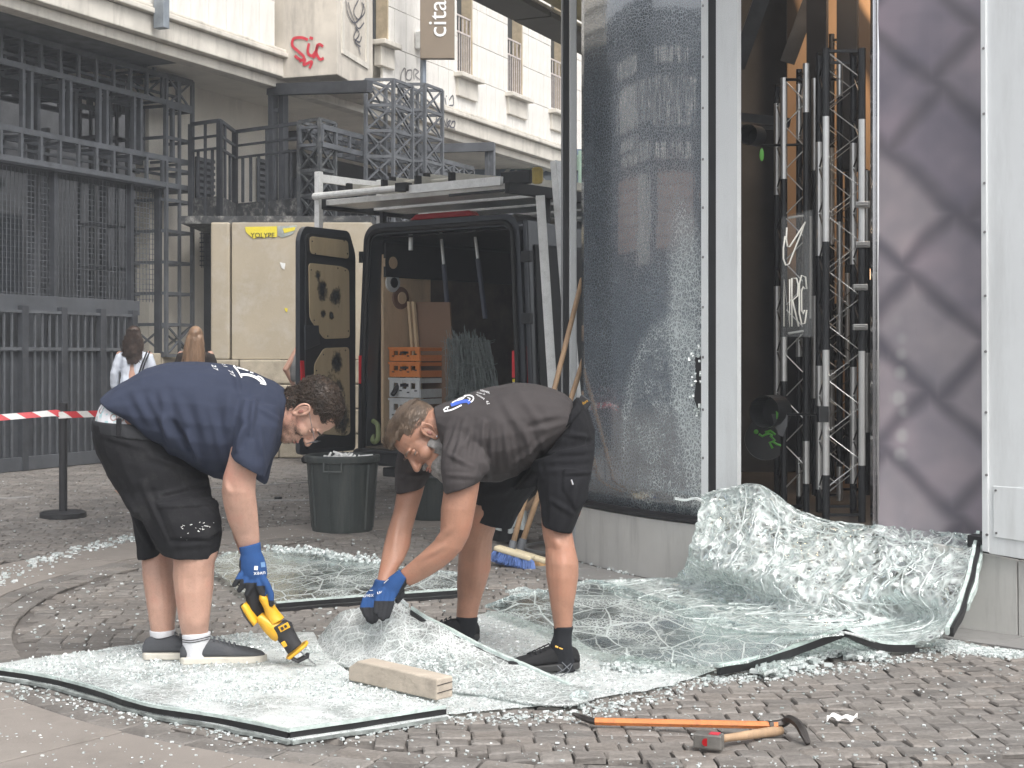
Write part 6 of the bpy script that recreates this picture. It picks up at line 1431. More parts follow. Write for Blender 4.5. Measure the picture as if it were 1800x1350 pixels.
# ---- crumbs between the sheets: frosted carpet under the right worker
def scatter(name, n, fn, smin, smax, label, cat='broken glass', zmax=.012):
    mb = MB()
    for i in range(n):
        p = fn(); s_ = smin + (smax - smin) * RNG.random() ** 2; M = Matrix.Rotation(RNG.random() * 6.28, 3, 'Z') @ Matrix.Rotation(RNG.normal() * .3, 3, 'X')
        mb.box((p.x, p.y, s_ * .35 + p.z), (s_ * (1 + RNG.random()), s_, s_ * (.5 + .4 * RNG.random())), M)
    return mb.build(name, M_SHARD, label=label, cat=cat, kind='stuff')
def inpoly(pts):
    while True:
        px = min(a for a, b in pts) + (max(a for a, b in pts) - min(a for a, b in pts)) * RNG.random(); py = min(b for a, b in pts) + (max(b for a, b in pts) - min(b for a, b in pts)) * RNG.random()
        c = False; j = len(pts) - 1
        for i in range(len(pts)):
            if (pts[i][1] > py) != (pts[j][1] > py) and px < (pts[j][0] - pts[i][0]) * (py - pts[i][1]) / (pts[j][1] - pts[i][1]) + pts[i][0]: c = not c
            j = i
        if c: return G(px, py)
carp = [(560, 1120), (650, 1100), (800, 1100), (860, 1078), (1000, 1080), (1100, 1140), (1260, 1180), (1180, 1210), (1050, 1232), (900, 1250), (780, 1262), (700, 1265), (640, 1215)]
CP = [Vector((G(a, b).x, G(a, b).y, 0)) for a, b in carp]
v, f = poly_clip_grid(jag(CP, .03, 5, 21), .09, lambda x, y: .010 + .004 * ns(x * 9, y * 9))
M_GR = glass_mat('glass_grit_film', 60, 220, .3, .3, .42, clear=.9, mask_sc=5)
mb = MB(); mb.add(v, f); mb.build('glass_grit', M_GR, label='film of crushed glass grit spread over the pavers between the sheets', cat='glass grit', kind='stuff')
scatter('glass_crumbs', 4800, lambda: inpoly(carp) + Vector((0, 0, .008)), .003, .009, 'dense carpet of glass crumbs around the right worker')
near_ = [(-20, 1215), (200, 1240), (500, 1300), (800, 1262), (1000, 1250), (1250, 1200), (1500, 1170), (1800, 1150), (1800, 1350), (-20, 1350)]
scatter('glass_crumbs', 750, lambda: inpoly(near_), .002, .007, 'loose glass crumbs scattered over the front pavers')
def nearline(pts, sd):
    k = RNG.integers(len(pts) - 1); a, b = pts[k], pts[k + 1]; t = RNG.random(); p = G(a[0] + (b[0] - a[0]) * t, a[1] + (b[1] - a[1]) * t); return p + Vector((RNG.normal() * sd, RNG.normal() * sd, 0))
scatter('glass_crumbs', 2000, lambda: nearline([(0, 1205), (250, 1262), (510, 1302), (790, 1262), (1000, 1262), (1100, 1235), (1250, 1195), (1340, 1190), (1500, 1175), (1650, 1145), (1790, 1152)], .045), .003, .0095, 'rows of glass crumbs along the front edges of the sheets')
scatter('glass_crumbs', 1500, lambda: nearline([(1630, 1125), (1700, 1142), (1800, 1152)], .04), .004, .013, 'band of glass cubes along the foot of the right wall')
far_ = [(-20, 830), (400, 830), (900, 880), (1010, 980), (1180, 1010), (1040, 1030), (850, 1070), (560, 1110), (0, 1150)]
scatter('glass_crumbs', 1100, lambda: inpoly(far_), .003, .010, 'sparse glass crumbs over the paving behind the workers')
scatter('glass_crumbs', 300, lambda: nearline([(-20, 1030), (60, 990), (110, 975), (200, 955), (250, 940)], .06), .005, .022, 'swept line of glass flakes on the left paving')
scatter('glass_crumbs', 500, lambda: nearline([(1012, 978), (1060, 992), (1120, 1010)], .03), .006, .022, 'glass flakes along the foot of the curved plinth')
scatter('glass_crumbs', 1500, lambda: nearline([(1340, 1185), (1400, 1165), (1470, 1140), (1530, 1160)], .045) + Vector((0, 0, .02 * RNG.random())), .007, .022, 'heap of larger glass lumps under the raised black edge')
scatter('glass_crumbs', 900, lambda: nearline([(1085, 1178), (1140, 1182), (1200, 1172)], .03) + Vector((0, 0, .02 * RNG.random())), .006, .018, 'ridge of broken glass left of the raised black edge')
# loose laminated pieces
for (pts, lb) in ((([(1330, 1188), (1345, 1165), (1400, 1152), (1470, 1138), (1500, 1150), (1440, 1165), (1385, 1185), (1345, 1200)]), 'crumpled glass piece under the raised black edge'), ([(1480, 1128), (1520, 1150), (1540, 1162), (1522, 1166), (1480, 1150)], 'narrow broken glass strip right of the crumpled piece'),
                  ([(1082, 1175), (1110, 1162), (1205, 1160), (1190, 1175), (1120, 1188)], 'flat glass piece left of the raised black edge'), ([(1002, 1238), (1020, 1232), (1036, 1236), (1030, 1244), (1006, 1246)], 'small rounded glass piece below the end of the curled sheet'), ([(888, 1048), (918, 1045), (962, 1050), (960, 1054), (896, 1054)], 'small glass piece with black edge between the legs of the right worker')):
    pp_ = [Vector((G(a, b).x, G(a, b).y, 0)) for a, b in pts]; v, f = poly_clip_grid(jag(pp_, .01, 3, len(pts)), .03, lambda x, y: .02 + .018 * abs(ns(x * 12, y * 12)) + .01 * ns(x * 40, y * 40))
    mb = MB(); mb.add(v, f); o = mb.build('glass_piece', M_GB, label=lb, cat='glass piece', group='loose glass pieces'); solid(o, .012)
# ================================================================ TOOLS AND SCRAPS
M_WB = mat('weathered_wood_block', (.44, .38, .31), .9, var=.2, scale=10, bump=.6, bscale=60, dirt=(.16, .14, .12), dirtamt=.5, sc=(.3, 1, 1))
a = G(612, 1196, .055); b = G(768, 1232, .055); dv = (b - a).normalized(); sv = Vector((-dv.y, dv.x, 0)); L_ = (b - a).length
mb = MB(); hh = .075; wd = .075
prof = [(0, 0, 0), (L_, 0, 0), (L_, 0, hh * .96), (L_ * .6, 0, hh), (.05, 0, hh * 1.02), (.0, 0, hh * .62)]
mb.prism([a + dv * x + Vector((0, 0, z)) for x, _, z in prof], sv * wd); o = mb.build('wood_block', M_WB, label='weathered wood block with a chipped end lying on the front glass sheet', cat='wood block', bevel=.006, fixn=True)
for u_ in (.025, .05): mb = MB(); mb.beam(a + dv * (L_ + .0006) + sv * .002 + Vector((0, 0, u_)), a + dv * (L_ + .0006) + sv * (wd - .002) + Vector((0, 0, u_ + .003)), .002, .002); mb.build('end_crack', M_BLK, o)
M_ORB = mat('chipped_orange_enamel', (.62, .2, .055), .45, var=.1, scale=20, bump=.2, dirt=(.08, .05, .04), dirtamt=.55); M_IRON = mat('dark_worn_iron', (.07, .062, .058), .5, .7, var=.4, scale=15, bump=.4, bscale=50)
cb_ = empty('crowbar', G(1210, 1275), 'long orange crowbar with dark bent ends lying across the front pavers', 'crowbar')
pa, pb = G(1046, 1268, .022), G(1368, 1275, .035); mb = MB(); mb.tube([pa, pb], .0125, 6); mb.build('shaft', M_ORB, cb_)
mb = MB(); mb.tube(catmull([G(1006, 1254, .03), G(1020, 1260, .022), G(1040, 1267, .02), pa + Vector((.01, 0, 0))], 5), [.004, .005, .006, .007, .008, .009, .010, .010, .011, .011, .011, .011, .012, .012, .012, .0122], 6); mb.build('flat_end', M_IRON, cb_)
mb = MB(); hk = catmull([pb - Vector((.03, 0, 0)), pb + Vector((.015, .01, .004)), P(1388, 1264, pb.y - .01), P(1402, 1272, pb.y - .05), P(1412, 1288, pb.y - .09), G(1421, 1308, .008)], 6); mb.tube(hk, [.0135] * (len(hk) - 6) + [.013, .012, .011, .010, .009, .007], 6); mb.build('hooked_end', M_IRON, cb_)
hm = empty('hammer', G(1245, 1300), 'club hammer with a worn wooden handle and red paint on its head beside the crowbar', 'hammer')
c = G(1246, 1302, .03); hx = Vector((.93, -.37, 0)).normalized(); hy = Vector((.37, .93, 0))
Mh = Matrix((hx, hy, Vector((0, 0, 1)))).transposed()
mb = MB(); mb.box(c, (.088, .042, .046), Mh); hd = mb.build('head', mat('worn_steel_head', (.2, .19, .175), .5, .6, var=.3, scale=20, bump=.3), hm, bevel=.005)
mb = MB(); mb.lathe([(0, .001), (.012, .001), (.012, -.001)], c - hy * .0215 - hx * .004, 14, Matrix.Rotation(R(90), 3, 'X')); mb.build('red_spot', M_RED, hd)
mb = MB(); mb.box(c + Vector((.0, 0, .0235)) + hx * .018, (.03, .03, .002), Mh); mb.build('red_patch', mat('red_paint_patch', (.5, .03, .05), .5), hd)
mb = MB(); hs_ = c + Vector((.035, .02, 0)); he = G(1373, 1284, .018); mb.tube([hs_, hs_.lerp(he, .15), hs_.lerp(he, .5), hs_.lerp(he, .85), he], [.013, .012, .0145, .016, .014], 12); mb.build('handle', M_HANDLE, hm, smooth=True)
M_PAP = mat('crumpled_white_paper', (.75, .74, .72), .9, var=.03)
c = G(1480, 1273)
mb = MB(); mb.grid(lambda u, v_: c + Vector((-.05 + .1 * u + .01 * v_, .03 * v_ + .012 * math.sin(u * 7), .006 + .016 * abs(math.sin(u * 8 + v_ * 3)) + .006 * v_)), 16, 5); mb.build('paper_scrap', M_PAP, label='crumpled white paper scrap right of the crowbar', cat='paper')
c = G(1260, 1312); mb = MB(); mb.box((c.x, c.y, .007), (.016, .012, .01)); mb.build('chip', mat('tan_chip', (.55, .4, .2), .8), label='tiny tan chip just below the hammer head', cat='chip', bevel=.002)
c = G(489, 877); mb = MB(); mb.lathe([(0, .02), (.03, .02), (.034, .01), (.03, 0)], (c.x, c.y, 0), 16); mb.build('bottle_cap', M_VIN, label='small dark puck lying on the far paving left of the bin', cat='lid')
# ================================================================ PEOPLE
def skin_mat(name, base, red):
    q = N(name); v = q.coord(); c = q.ramp(q.noise(v, 7, 5), [(.25, tuple(b * .74 for b in base)), (.5, base), (.75, red)])
    c = q.mix(q.ramp(q.noise(v, 120, 3), [(.55, 0.0), (.7, .28)]), c, tuple(b * .55 for b in base))
    q.l(c, q.b.inputs['Base Color']); q.b.inputs['Roughness'].default_value = .5; q.b.inputs['Subsurface Weight'].default_value = .08; q.b.inputs['Subsurface Radius'].default_value = (.02, .008, .004); q.b.inputs['Subsurface Scale'].default_value = .3
    q.bump(q.noise(v, 180, 4), .25, .002); return q.m
def cloth_mat(name, col, rough=.9, dust=0.0, dcol=(.3, .3, .3), weave=350):
    q = N(name); v = q.coord(); c = q.ramp(q.noise(v, 4, 5), [(.3, tuple(b * .85 for b in col)), (.7, tuple(b * 1.15 for b in col))])
    if dust: c = q.mix(q.math('MULTIPLY', q.ramp(q.noise(v, 9, 9, .8), [(.5, 0.0), (.75, 1.0)]), dust), c, dcol)
    q.l(c, q.b.inputs['Base Color']); q.b.inputs['Roughness'].default_value = rough; q.b.inputs['Specular IOR Level'].default_value = .25
    q.bump(q.math('ADD', q.noise(v, weave, 2), q.math('MULTIPLY', q.noise(v, 14, 5), 2.5)), .28, .006); return q.m
M_SK1 = skin_mat('fair_skin', (.50, .30, .225), (.50, .24, .18)); M_SK2 = skin_mat('tanned_skin', (.36, .185, .122), (.40, .18, .115))
M_NAVY = cloth_mat('navy_cotton', (.030, .037, .062)); M_CHAR = cloth_mat('charcoal_cotton', (.050, .044, .044)); M_SHORT = cloth_mat('black_work_fabric', (.013, .013, .015), dust=.3, dcol=(.09, .088, .085)); M_SHORT2 = cloth_mat('black_work_fabric_clean', (.008, .008, .010), dust=.12, dcol=(.06, .06, .06))
M_SOCK = cloth_mat('white_ribbed_sock', (.66, .66, .68), weave=120); M_SOCKB = cloth_mat('black_sock', (.015, .016, .019))
M_CANV = cloth_mat('grey_canvas_shoe', (.075, .078, .085), dust=.4, dcol=(.17, .17, .17)); M_SOLE = mat('off_white_rubber', (.56, .53, .46), .7, var=.08, dirt=(.3, .27, .22), dirtamt=.5); M_BSHOE = cloth_mat('black_running_mesh', (.016, .016, .017)); M_BSOLE = mat('black_sole', (.02, .02, .02), .6)
M_GLV = cloth_mat('blue_knit_glove', (.025, .075, .215), weave=250); M_GLVB = cloth_mat('black_foam_coating', (.022, .023, .026), .75)
M_HAIRD = mat('dark_brown_hair', (.035, .022, .014), .45, var=.5, scale=30, bump=0); M_HAIRB = mat('greying_brown_hair', (.12, .085, .06), .5, var=.4, scale=30, bump=0); M_HAIRG = mat('grey_beard_hair', (.21, .2, .19), .55, var=.5, scale=60, bump=0)
M_HAIRL = mat('light_auburn_hair', (.25, .155, .095), .45, var=.3, scale=20, bump=0, sc=(1, 1, .1))
M_PRINTW = mat('white_shirt_print', (.8, .8, .8), .7, var=.03, bump=0)
def to_px(co):
    return np.stack([900 + F * co[:, 0] / co[:, 1], YH - (co[:, 2] - H) * F / co[:, 1]], 1)
def blob(name, mb, voxel, smooth, m, parent, folds=(), bumps=(), wob=0, post=None, mfn=None, label=None):
    me = mb.mesh(name, m); bm = bmesh.new(); bm.from_mesh(me); bmesh.ops.recalc_face_normals(bm, faces=bm.faces); bm.to_mesh(me); bm.free()
    o = bpy.data.objects.new('tmp', me); COL.objects.link(o)
    r_ = o.modifiers.new('r', 'REMESH'); r_.mode = 'VOXEL'; r_.voxel_size = voxel; r_.use_smooth_shade = True
    if smooth: s_ = o.modifiers.new('s', 'SMOOTH'); s_.iterations = smooth; s_.factor = .5
    dg = bpy.context.evaluated_depsgraph_get(); dg.update(); me2 = bpy.data.meshes.new_from_object(o.evaluated_get(dg)); bpy.data.objects.remove(o)
    me2.name = name; me2.materials.clear()
    for mm in (m if isinstance(m, (list, tuple)) else [m]): me2.materials.append(mm)
    n = len(me2.vertices); co = np.empty(n * 3); me2.vertices.foreach_get('co', co); co = co.reshape(-1, 3); nr = np.empty(n * 3); me2.vertices.foreach_get('normal', nr); nr = nr.reshape(-1, 3)
    px = to_px(co); front = np.clip(-nr[:, 1] * 2 + .6, 0, 1); disp = np.zeros(n)
    for (x1, y1, x2, y2, w_, d) in folds:
        a = np.array([x1, y1.__float__()]); b = np.array([x2, float(y2)]); ab = b - a; t = np.clip(((px - a) @ ab) / (ab @ ab), 0, 1); ds = np.linalg.norm(px - (a + t[:, None] * ab), axis=1)
        prof = np.exp(-(ds / w_) ** 2) - .45 * np.exp(-((ds - w_ * 1.6) / w_) ** 2); disp += 1.45 * d * prof * (np.sin(np.pi * (t * .8 + .1))) * front
    for (poly, d, soft) in bumps:
        P_ = np.array(poly, float); inside = np.zeros(n, bool); j = len(P_) - 1; dist = np.full(n, 1e9)
        for i in range(len(P_)):
            xi, yi = P_[i]; xj, yj = P_[j]; c = ((yi > px[:, 1]) != (yj > px[:, 1])) & (px[:, 0] < (xj - xi) * (px[:, 1] - yi) / (yj - yi + 1e-9) + xi); inside ^= c
            a = P_[i]; b = P_[j]; ab = b - a; t = np.clip(((px - a) @ ab) / (ab @ ab), 0, 1); dist = np.minimum(dist, np.linalg.norm(px - (a + t[:, None] * ab), axis=1)); j = i
        disp += d * inside * np.clip(dist / soft, 0, 1) * front
    if wob:
        disp += wob * np.array([noise.noise(Vector(c) * 9) + .6 * noise.noise(Vector(c) * 22) for c in co])
    co = co + nr * disp[:, None]
    if post: co = post(co, nr)
    me2.vertices.foreach_set('co', co.ravel()); me2.update()
    if mfn:
        k = len(me2.polygons); ce = np.empty(k * 3); me2.polygons.foreach_get('center', ce); idx = mfn(to_px(ce.reshape(-1, 3)), ce.reshape(-1, 3)); me2.polygons.foreach_set('material_index', idx.astype(np.int32))
    me2.polygons.foreach_set('use_smooth', [True] * len(me2.polygons))
    bvh = BVHTree.FromPolygons([Vector(c) for c in co], [tuple(p.vertices) for p in me2.polygons])
    o = link_mesh(name, me2, parent); tag(o, label); return o, bvh
def cast(bvh, px, py, off=.003):
    o = Vector((0, 0, H)); d = (P(px, py, 1.0) - o).normalized(); h, n_, i, ds = bvh.ray_cast(o, d)
    return None if h is None else h + n_ * off * (1 if n_.dot(d) < 0 else -1)
def onbody(mb, bvh, vs, fs, off=.003):
    pts = [cast(bvh, x, y, off) for x, y in vs]; ok = [f for f in fs if all(pts[i] is not None for i in f)]
    mb.add([p if p is not None else Vector((0, 5.5, 1)) for p in pts], ok)
def body_text(mb, bvh, body, size, cx, cy, ex, ey):
    vs, fs = text2d(body, size); onbody(mb, bvh, [(cx + v.x * ex[0] + v.y * ey[0], cy + v.x * ex[1] + v.y * ey[1]) for v in vs], fs)
def body_stroke(mb, bvh, pts, wd, off=.003):
    c = [(p.x, p.y) for p in catmull([Vector((a, b, 0)) for a, b in pts], 4)]; vs = []
    for i, p in enumerate(c):
        a = c[max(i - 1, 0)]; b = c[min(i + 1, len(c) - 1)]; dx, dy = b[0] - a[0], b[1] - a[1]; L = math.hypot(dx, dy) or 1; vs += [(p[0] - dy / L * wd / 2, p[1] + dx / L * wd / 2), (p[0] + dy / L * wd / 2, p[1] - dx / L * wd / 2)]
    onbody(mb, bvh, vs, [(2 * i, 2 * i + 1, 2 * i + 3, 2 * i + 2) for i in range(len(c) - 1)], off)
class Head:
    def __init__(s, o, f, u, k, toward=-1):
        s.f = Vector(f).normalized(); u = Vector(u); s.u = (u - s.f * u.dot(s.f)).normalized(); s.s = s.f.cross(s.u)
        if s.s.y > 0: s.s = -s.s
        s.o = Vector(o); s.k = k; s.M = Matrix((s.f, s.s, s.u)).transposed()
    def p(s, a, b, c): return s.o + s.M @ Vector((a, b, c)) * s.k
    def loc(s, w_): return (s.M.transposed() @ (Vector(w_) - s.o)) / s.k
    def ell(s, mb, c, r, n=10): mb.ell(s.p(*c), [q * s.k for q in r], s.M, n)
    def skin(s, mb, neck):
        e = s.ell
        e(mb, (-.008, 0, .055), (.098, .076, .082), 14); e(mb, (.035, 0, .01), (.062, .062, .09)); e(mb, (.03, 0, -.055), (.062, .054, .038)); e(mb, (.078, 0, -.088), (.020, .024, .018))
        e(mb, (.083, 0, .036), (.016, .048, .014)); e(mb, (.055, .040, -.014), (.032, .021, .026)); e(mb, (.055, -.040, -.014), (.032, .021, .026)); e(mb, (.055, 0, -.075), (.045, .04, .028))
        e(mb, (.076, 0, -.052), (.024, .032, .028)); e(mb, (.0985, 0, -.046), (.008, .021, .0055)); e(mb, (.097, 0, -.058), (.008, .018, .006))
        mb.caps([s.p(.090, 0, .030), s.p(.104, 0, .008), s.p(.116, 0, -.014)], [.0085 * s.k, .0095 * s.k, .0125 * s.k], 10)
        for q in (-1, 1): e(mb, (.104, q * .012, -.018), (.010, .008, .008), 6); e(mb, (.02, q * .05, -.05), (.03, .012, .028), 6)
        mb.caps([s.p(-.03, 0, -.02), neck[0], neck[1]], [.058 * s.k, neck[2], neck[3]], 16)
    def post(s, co, nr):
        M = np.array(s.M); L = (co - np.array(s.o)) @ M / s.k
        d = np.zeros(len(co))
        for q in (-1, 1):
            r2 = ((L[:, 0] - .088) / .022) ** 2 + ((L[:, 1] - q * .031) / .017) ** 2 + ((L[:, 2] - .018) / .0125) ** 2; d -= .012 * np.exp(-r2)
        r2 = ((L[:, 0] - .10) / .02) ** 2 + (L[:, 1] / .02) ** 2 + ((L[:, 2] + .052) / .0024) ** 2; d -= .007 * np.exp(-r2)
        return co + nr * (d * s.k)[:, None]
    def face(s, parent, eyes=True, brow=M_HAIRD):
        for q in (-1, 1):
            mb = MB(); s.ell(mb, (.0735, q * .031, .017), (.0115, .0125, .0105), 8); mb.build('eye', M_EYE, parent, smooth=True)
            mb = MB(); s.ell(mb, (.0745, q * .031, .0225), (.0125, .0155, .0085), 8); s.ell(mb, (.074, q * .031, .0095), (.0115, .0145, .0055), 8); mb.build('eyelid', s.skinm, parent, smooth=True)
            mb = MB(); mb.tube([s.p(.098, q * .014, .036), s.p(.098, q * .03, .041), s.p(.086, q * .047, .037)], [.003 * s.k, .0045 * s.k, .0025 * s.k], 6); mb.build('eyebrow', brow, parent, smooth=True)
        mb = MB(); s.ell(mb, (.1005, 0, -.0465), (.007, .019, .0045), 8); s.ell(mb, (.099, 0, -.0575), (.0075, .0165, .005), 8); mb.build('lips', M_LIP, parent, smooth=True)
    def ear(s, parent, q):
        c = lambda a, u_, o: s.p(a, q * (.0735 + o), u_)
        ring = [c(.012, -.012, .004), c(.016, .004, .006), c(.016, .020, .010), c(.006, .033, .014), c(-.008, .034, .018), c(-.016, .022, .020), c(-.016, .004, .018), c(-.008, -.014, .012), c(.002, -.028, .007), c(.011, -.026, .004), c(.012, -.012, .004)]
        mb = MB(); mb.tube(catmull(ring, 4), .0042 * s.k, 8); s.ell(mb, (0.0, q * (.0735 + .007), .006), (.0125, .005, .027), 8); s.ell(mb, (.004, q * (.0735 + .008), -.022), (.0085, .005, .009), 8)
        e_, _ = blob('ear', mb, .0016 * s.k, 2, s.skinm, parent); 
        mb = MB(); s.ell(mb, (.005, q * (.0735 + .0125), .002), (.0065, .0025, .010), 6); mb.build('ear_hollow', M_EARH, e_, smooth=True) if False else mb.build('ear_hollow', M_EARH, parent, smooth=True)
M_EYE = mat('eye_white_and_iris', (.16, .12, .1), .2, var=.2, bump=0); M_LIP = mat('lip_skin', (.36, .15, .12), .45, var=.08, bump=0); M_EARH = mat('ear_shadow_skin', (.24, .10, .075), .6, var=.1, bump=0)
def hair_strands(name, head, bvh, n, mask, fn, m, parent, rad=.0012, sides=3):
    """fn(local, world, normal) -> list of world points"""
    mb = MB(); k = 0; tries = 0
    while k < n and tries < n * 12:
        tries += 1; v = Vector(RNG.normal(size=3)).normalized(); c = head.p(-.005, 0, .03); d = head.M @ v
        h, n_, i_, ds = bvh.ray_cast(c, d)
        if h is None or ds > .2 * head.k: continue
        L = head.loc(h)
        if not mask(L): continue
        if n_.dot(d) < 0: n_ = -n_
        pts = fn(L, h, n_); mb.tube(pts, [rad] * (len(pts) - 1) + [rad * .4], sides, caps=False); k += 1
    return mb.build(name, m, parent, smooth=True, kind='stuff')
def shoe(parent, heel, d, L, mu, ms, zs=0.0, lace=M_BLK, name='shoe', low=True):
    d = Vector(d); d.z = 0; d.normalize(); wv_ = Vector((-d.y, d.x, 0)); prof = [(0, .045, .024), (.03, .066, .032), (.12, .080, .037), (.26, .082, .038), (.38, .080, .038), (.5, .068, .040), (.62, .056, .044), (.76, .047, .045), (.88, .038, .040), (.96, .028, .028), (1, .016, .012)]
    mb = MB(); n = 16; vs = []
    z0 = heel.z + zs + .022
    for t, h, hw in prof:
        for j in range(n):
            a = 2 * math.pi * j / n; x = hw * math.copysign(abs(math.cos(a)) ** .8, math.cos(a)); z = (h - .01) * (.5 + .5 * math.copysign(abs(math.sin(a)) ** .75, math.sin(a))); vs.append(Vector((heel.x, heel.y, z0 - .004)) + d * t * L + wv_ * x * (1 - .25 * (z / max(h, .01)) ** 2) + Vector((0, 0, z)))
    k = len(prof); fs = [(i * n + j, i * n + (j + 1) % n, (i + 1) * n + (j + 1) % n, (i + 1) * n + j) for i in range(k - 1) for j in range(n)] + [tuple(range(n)), tuple((k - 1) * n + j for j in range(n))]
    mb.add(vs, fs); o, bv = blob(name, mb, .004, 3, mu, parent)
    mb = MB(); out_ = [(t, hw + .004) for t, h, hw in prof[1:-1]]; poly = [Vector((heel.x, heel.y, 0)) + d * (-.004)] + [Vector((heel.x, heel.y, 0)) + d * t * L - wv_ * hw for t, hw in out_] + [Vector((heel.x, heel.y, 0)) + d * (L + .006)] + [Vector((heel.x, heel.y, 0)) + d * t * L + wv_ * hw for t, hw in out_[::-1]]
    sp_ = [p for p in catmull(poly + [poly[0]], 3)][:-1]
    for p in sp_: p.z = heel.z + zs
    mb.prism(sp_, (0, 0, .026)); so_ = mb.build('sole', ms, o, bevel=.005, fixn=True)
    for i, t in enumerate((.40, .46, .52, .58, .64)):
        z = z0 + .074 - (t - .40) * .11; c = Vector((heel.x, heel.y, z)) + d * t * L; mb = MB(); mb.tube([c - wv_ * .024 - Vector((0, 0, .010)), c - d * .004 + Vector((0, 0, .002)), c + wv_ * .024 - Vector((0, 0, .010))], .0028, 6); mb.build('lace', lace, o)
    return o
def segs(mb, chain, rs): mb.caps(chain, rs, 10)

# ================================================================ LEFT WORKER
m1 = empty('person', G(360, 1187), 'worker in navy shirt and black shorts bending to the right with a yellow saw', 'person')
YB = 5.62; YN = 5.53; YFr = 5.74
h1 = Head(P(534, 722, YB), (.24, -.06, -.96), (.96, .0, .24), 1.07); h1.skinm = M_SK1
sk = MB()
h1.skin(sk, (P(505, 728, YB), P(478, 728, YB), .066, .08))
sk.loft([(205, 712, 262, 770, YB, .16), (262, 660, 330, 795, YB, .19), (350, 648, 380, 832, YB, .2), (420, 656, 430, 825, YB, .2), (470, 690, 478, 790, YB, .14)])
# near arm (right arm)
sk.loft([(418, 735, 480, 750, 5.46, .075), (410, 770, 462, 785, 5.42, .062), (401, 810, 454, 818, 5.40, .058), (392, 838, 450, 842, 5.40, .053), (389, 862, 449, 864, 5.40, .05), (393, 888, 452, 890, 5.42, .05), (400, 915, 454, 914, 5.44, .044), (411, 940, 456, 938, 5.46, .036), (421, 962, 456, 956, 5.47, .03), (424, 978, 458, 974, 5.48, .025)])
sk.loft([(430, 760, 485, 770, 5.82, .07), (404, 830, 452, 835, 5.84, .05), (394, 872, 440, 872, 5.8, .046), (399, 905, 440, 905, 5.74, .042), (411, 945, 445, 942, 5.66, .032), (422, 975, 446, 972, 5.62, .025)])
# legs
sk.loft([(200, 860, 360, 880, YN + .05, .1), (285, 930, 388, 930, YN, .08), (304, 975, 382, 975, YN - .01, .075), (305, 990, 377, 990, YN - .01, .072), (304, 1012, 376, 1010, YN, .074), (307, 1037, 374.5, 1037, YN, .073), (311, 1065, 371, 1065, YN, .062), (315, 1093, 368, 1093, YN, .054), (322, 1125, 364, 1125, YN + .01, .04), (324, 1150, 362, 1150, YN + .01, .034), (330, 1172, 372, 1172, YN + .01, .034)])
sk.loft([(200, 840, 330, 870, YFr, .1), (246, 930, 312, 935, YFr, .08), (250, 975, 306, 975, YFr - .03, .072), (251, 1009, 309, 1009, YFr - .06, .073), (255, 1037, 311, 1037, YFr - .07, .07), (259, 1065, 310.5, 1065, YFr - .09, .06), (263, 1093, 307, 1093, YFr - .1, .05), (268, 1125, 306, 1125, YFr - .1, .038), (270, 1160, 310, 1160, YFr - .1, .034)])
o_, bv1 = blob('body', sk, .0042, 3, M_SK1, m1, folds=[(398, 850, 402, 866, 5, .004), (350, 1000, 345, 1070, 9, .003)], post=h1.post)
h1.face(m1); 
for q in (-1, 1): h1.ear(m1, q)
def curl(L, h, n_):
    t1 = n_.cross(Vector((.3, .8, .5))).normalized(); t2 = n_.cross(t1); r_ = .0065 + .003 * RNG.random(); a0 = RNG.random() * 6.28; hh = .005 + .010 * RNG.random(); turns = 4 + RNG.random() * 3
    return [h + n_ * (hh * t) + (t1 * math.cos(a0 + turns * t) + t2 * math.sin(a0 + turns * t)) * r_ * min(1, .3 + t) + t1 * .012 * t * math.sin(a0) for t in [i / 8 for i in range(9)]]
hm1 = lambda L: (L.z > (.108 if L.x > .055 else .062 if L.x > .02 else .045 if L.x > -.012 else -.045)) and not (L.x > .085) or (L.x > .04 and L.z > .10)
mb = MB(); h1.ell(mb, (-.013, 0, .060), (.098, .078, .082), 16); mb.v = mb.v
def trim(mb, head, mask):
    keep = [mask(head.loc(Vector(v))) for v in mb.v]; mb.m = [0] * 0 or [0 for f in mb.f if all(keep[i] for i in f)]; mb.f = [f for f in mb.f if all(keep[i] for i in f)]
trim(mb, h1, lambda L: L.z > (.112 if L.x > .055 else .07 if L.x > .015 else .04 if L.x > -.02 else -.03)); hc = mb.build('hair', M_HAIRD, m1, smooth=True)
hair_strands('curls', h1, bv1, 2400, hm1, curl, M_HAIRD, m1, .0016)
hair_strands('stubble', h1, bv1, 1500, lambda L: L.z < -.018 and L.x > -.005 and not (L.z > -.04 and L.x > .06 and abs(L.y) < .03) and L.z > -.12 - .0, lambda L, h, n_: [h, h + n_ * .0025 + Vector((0, 0, -.0015))], M_HAIRD, m1, .0006)
# glasses
gl_ = MB(); gl_.tube([h1.p(.0, .078, .03), h1.p(.05, .075, .026), h1.p(.115, .066, .022)], .0012, 6)
for q in (-1, 1):
    c = h1.p(.117, q * .034, .008); gl_.tube([c + (h1.s * math.cos(a) * .026 + h1.u * math.sin(a) * .020) * 1.1 for a in [i * .5236 for i in range(13)]], .0011, 6)
gl_.tube([h1.p(.117, -.01, .012), h1.p(.119, 0, .014), h1.p(.117, .01, .012)], .0011, 6)
go = gl_.build('glasses', M_STEEL, m1)
for q in (-1, 1):
    c = h1.p(.117, q * .034, .008); mb = MB(); mb.prism([c + (h1.s * math.cos(a) * .0255 + h1.u * math.sin(a) * .0195) * 1.1 for a in [i * .5236 for i in range(12)]], h1.f * .001); mb.build('lens', M_ACR, go, fixn=True)
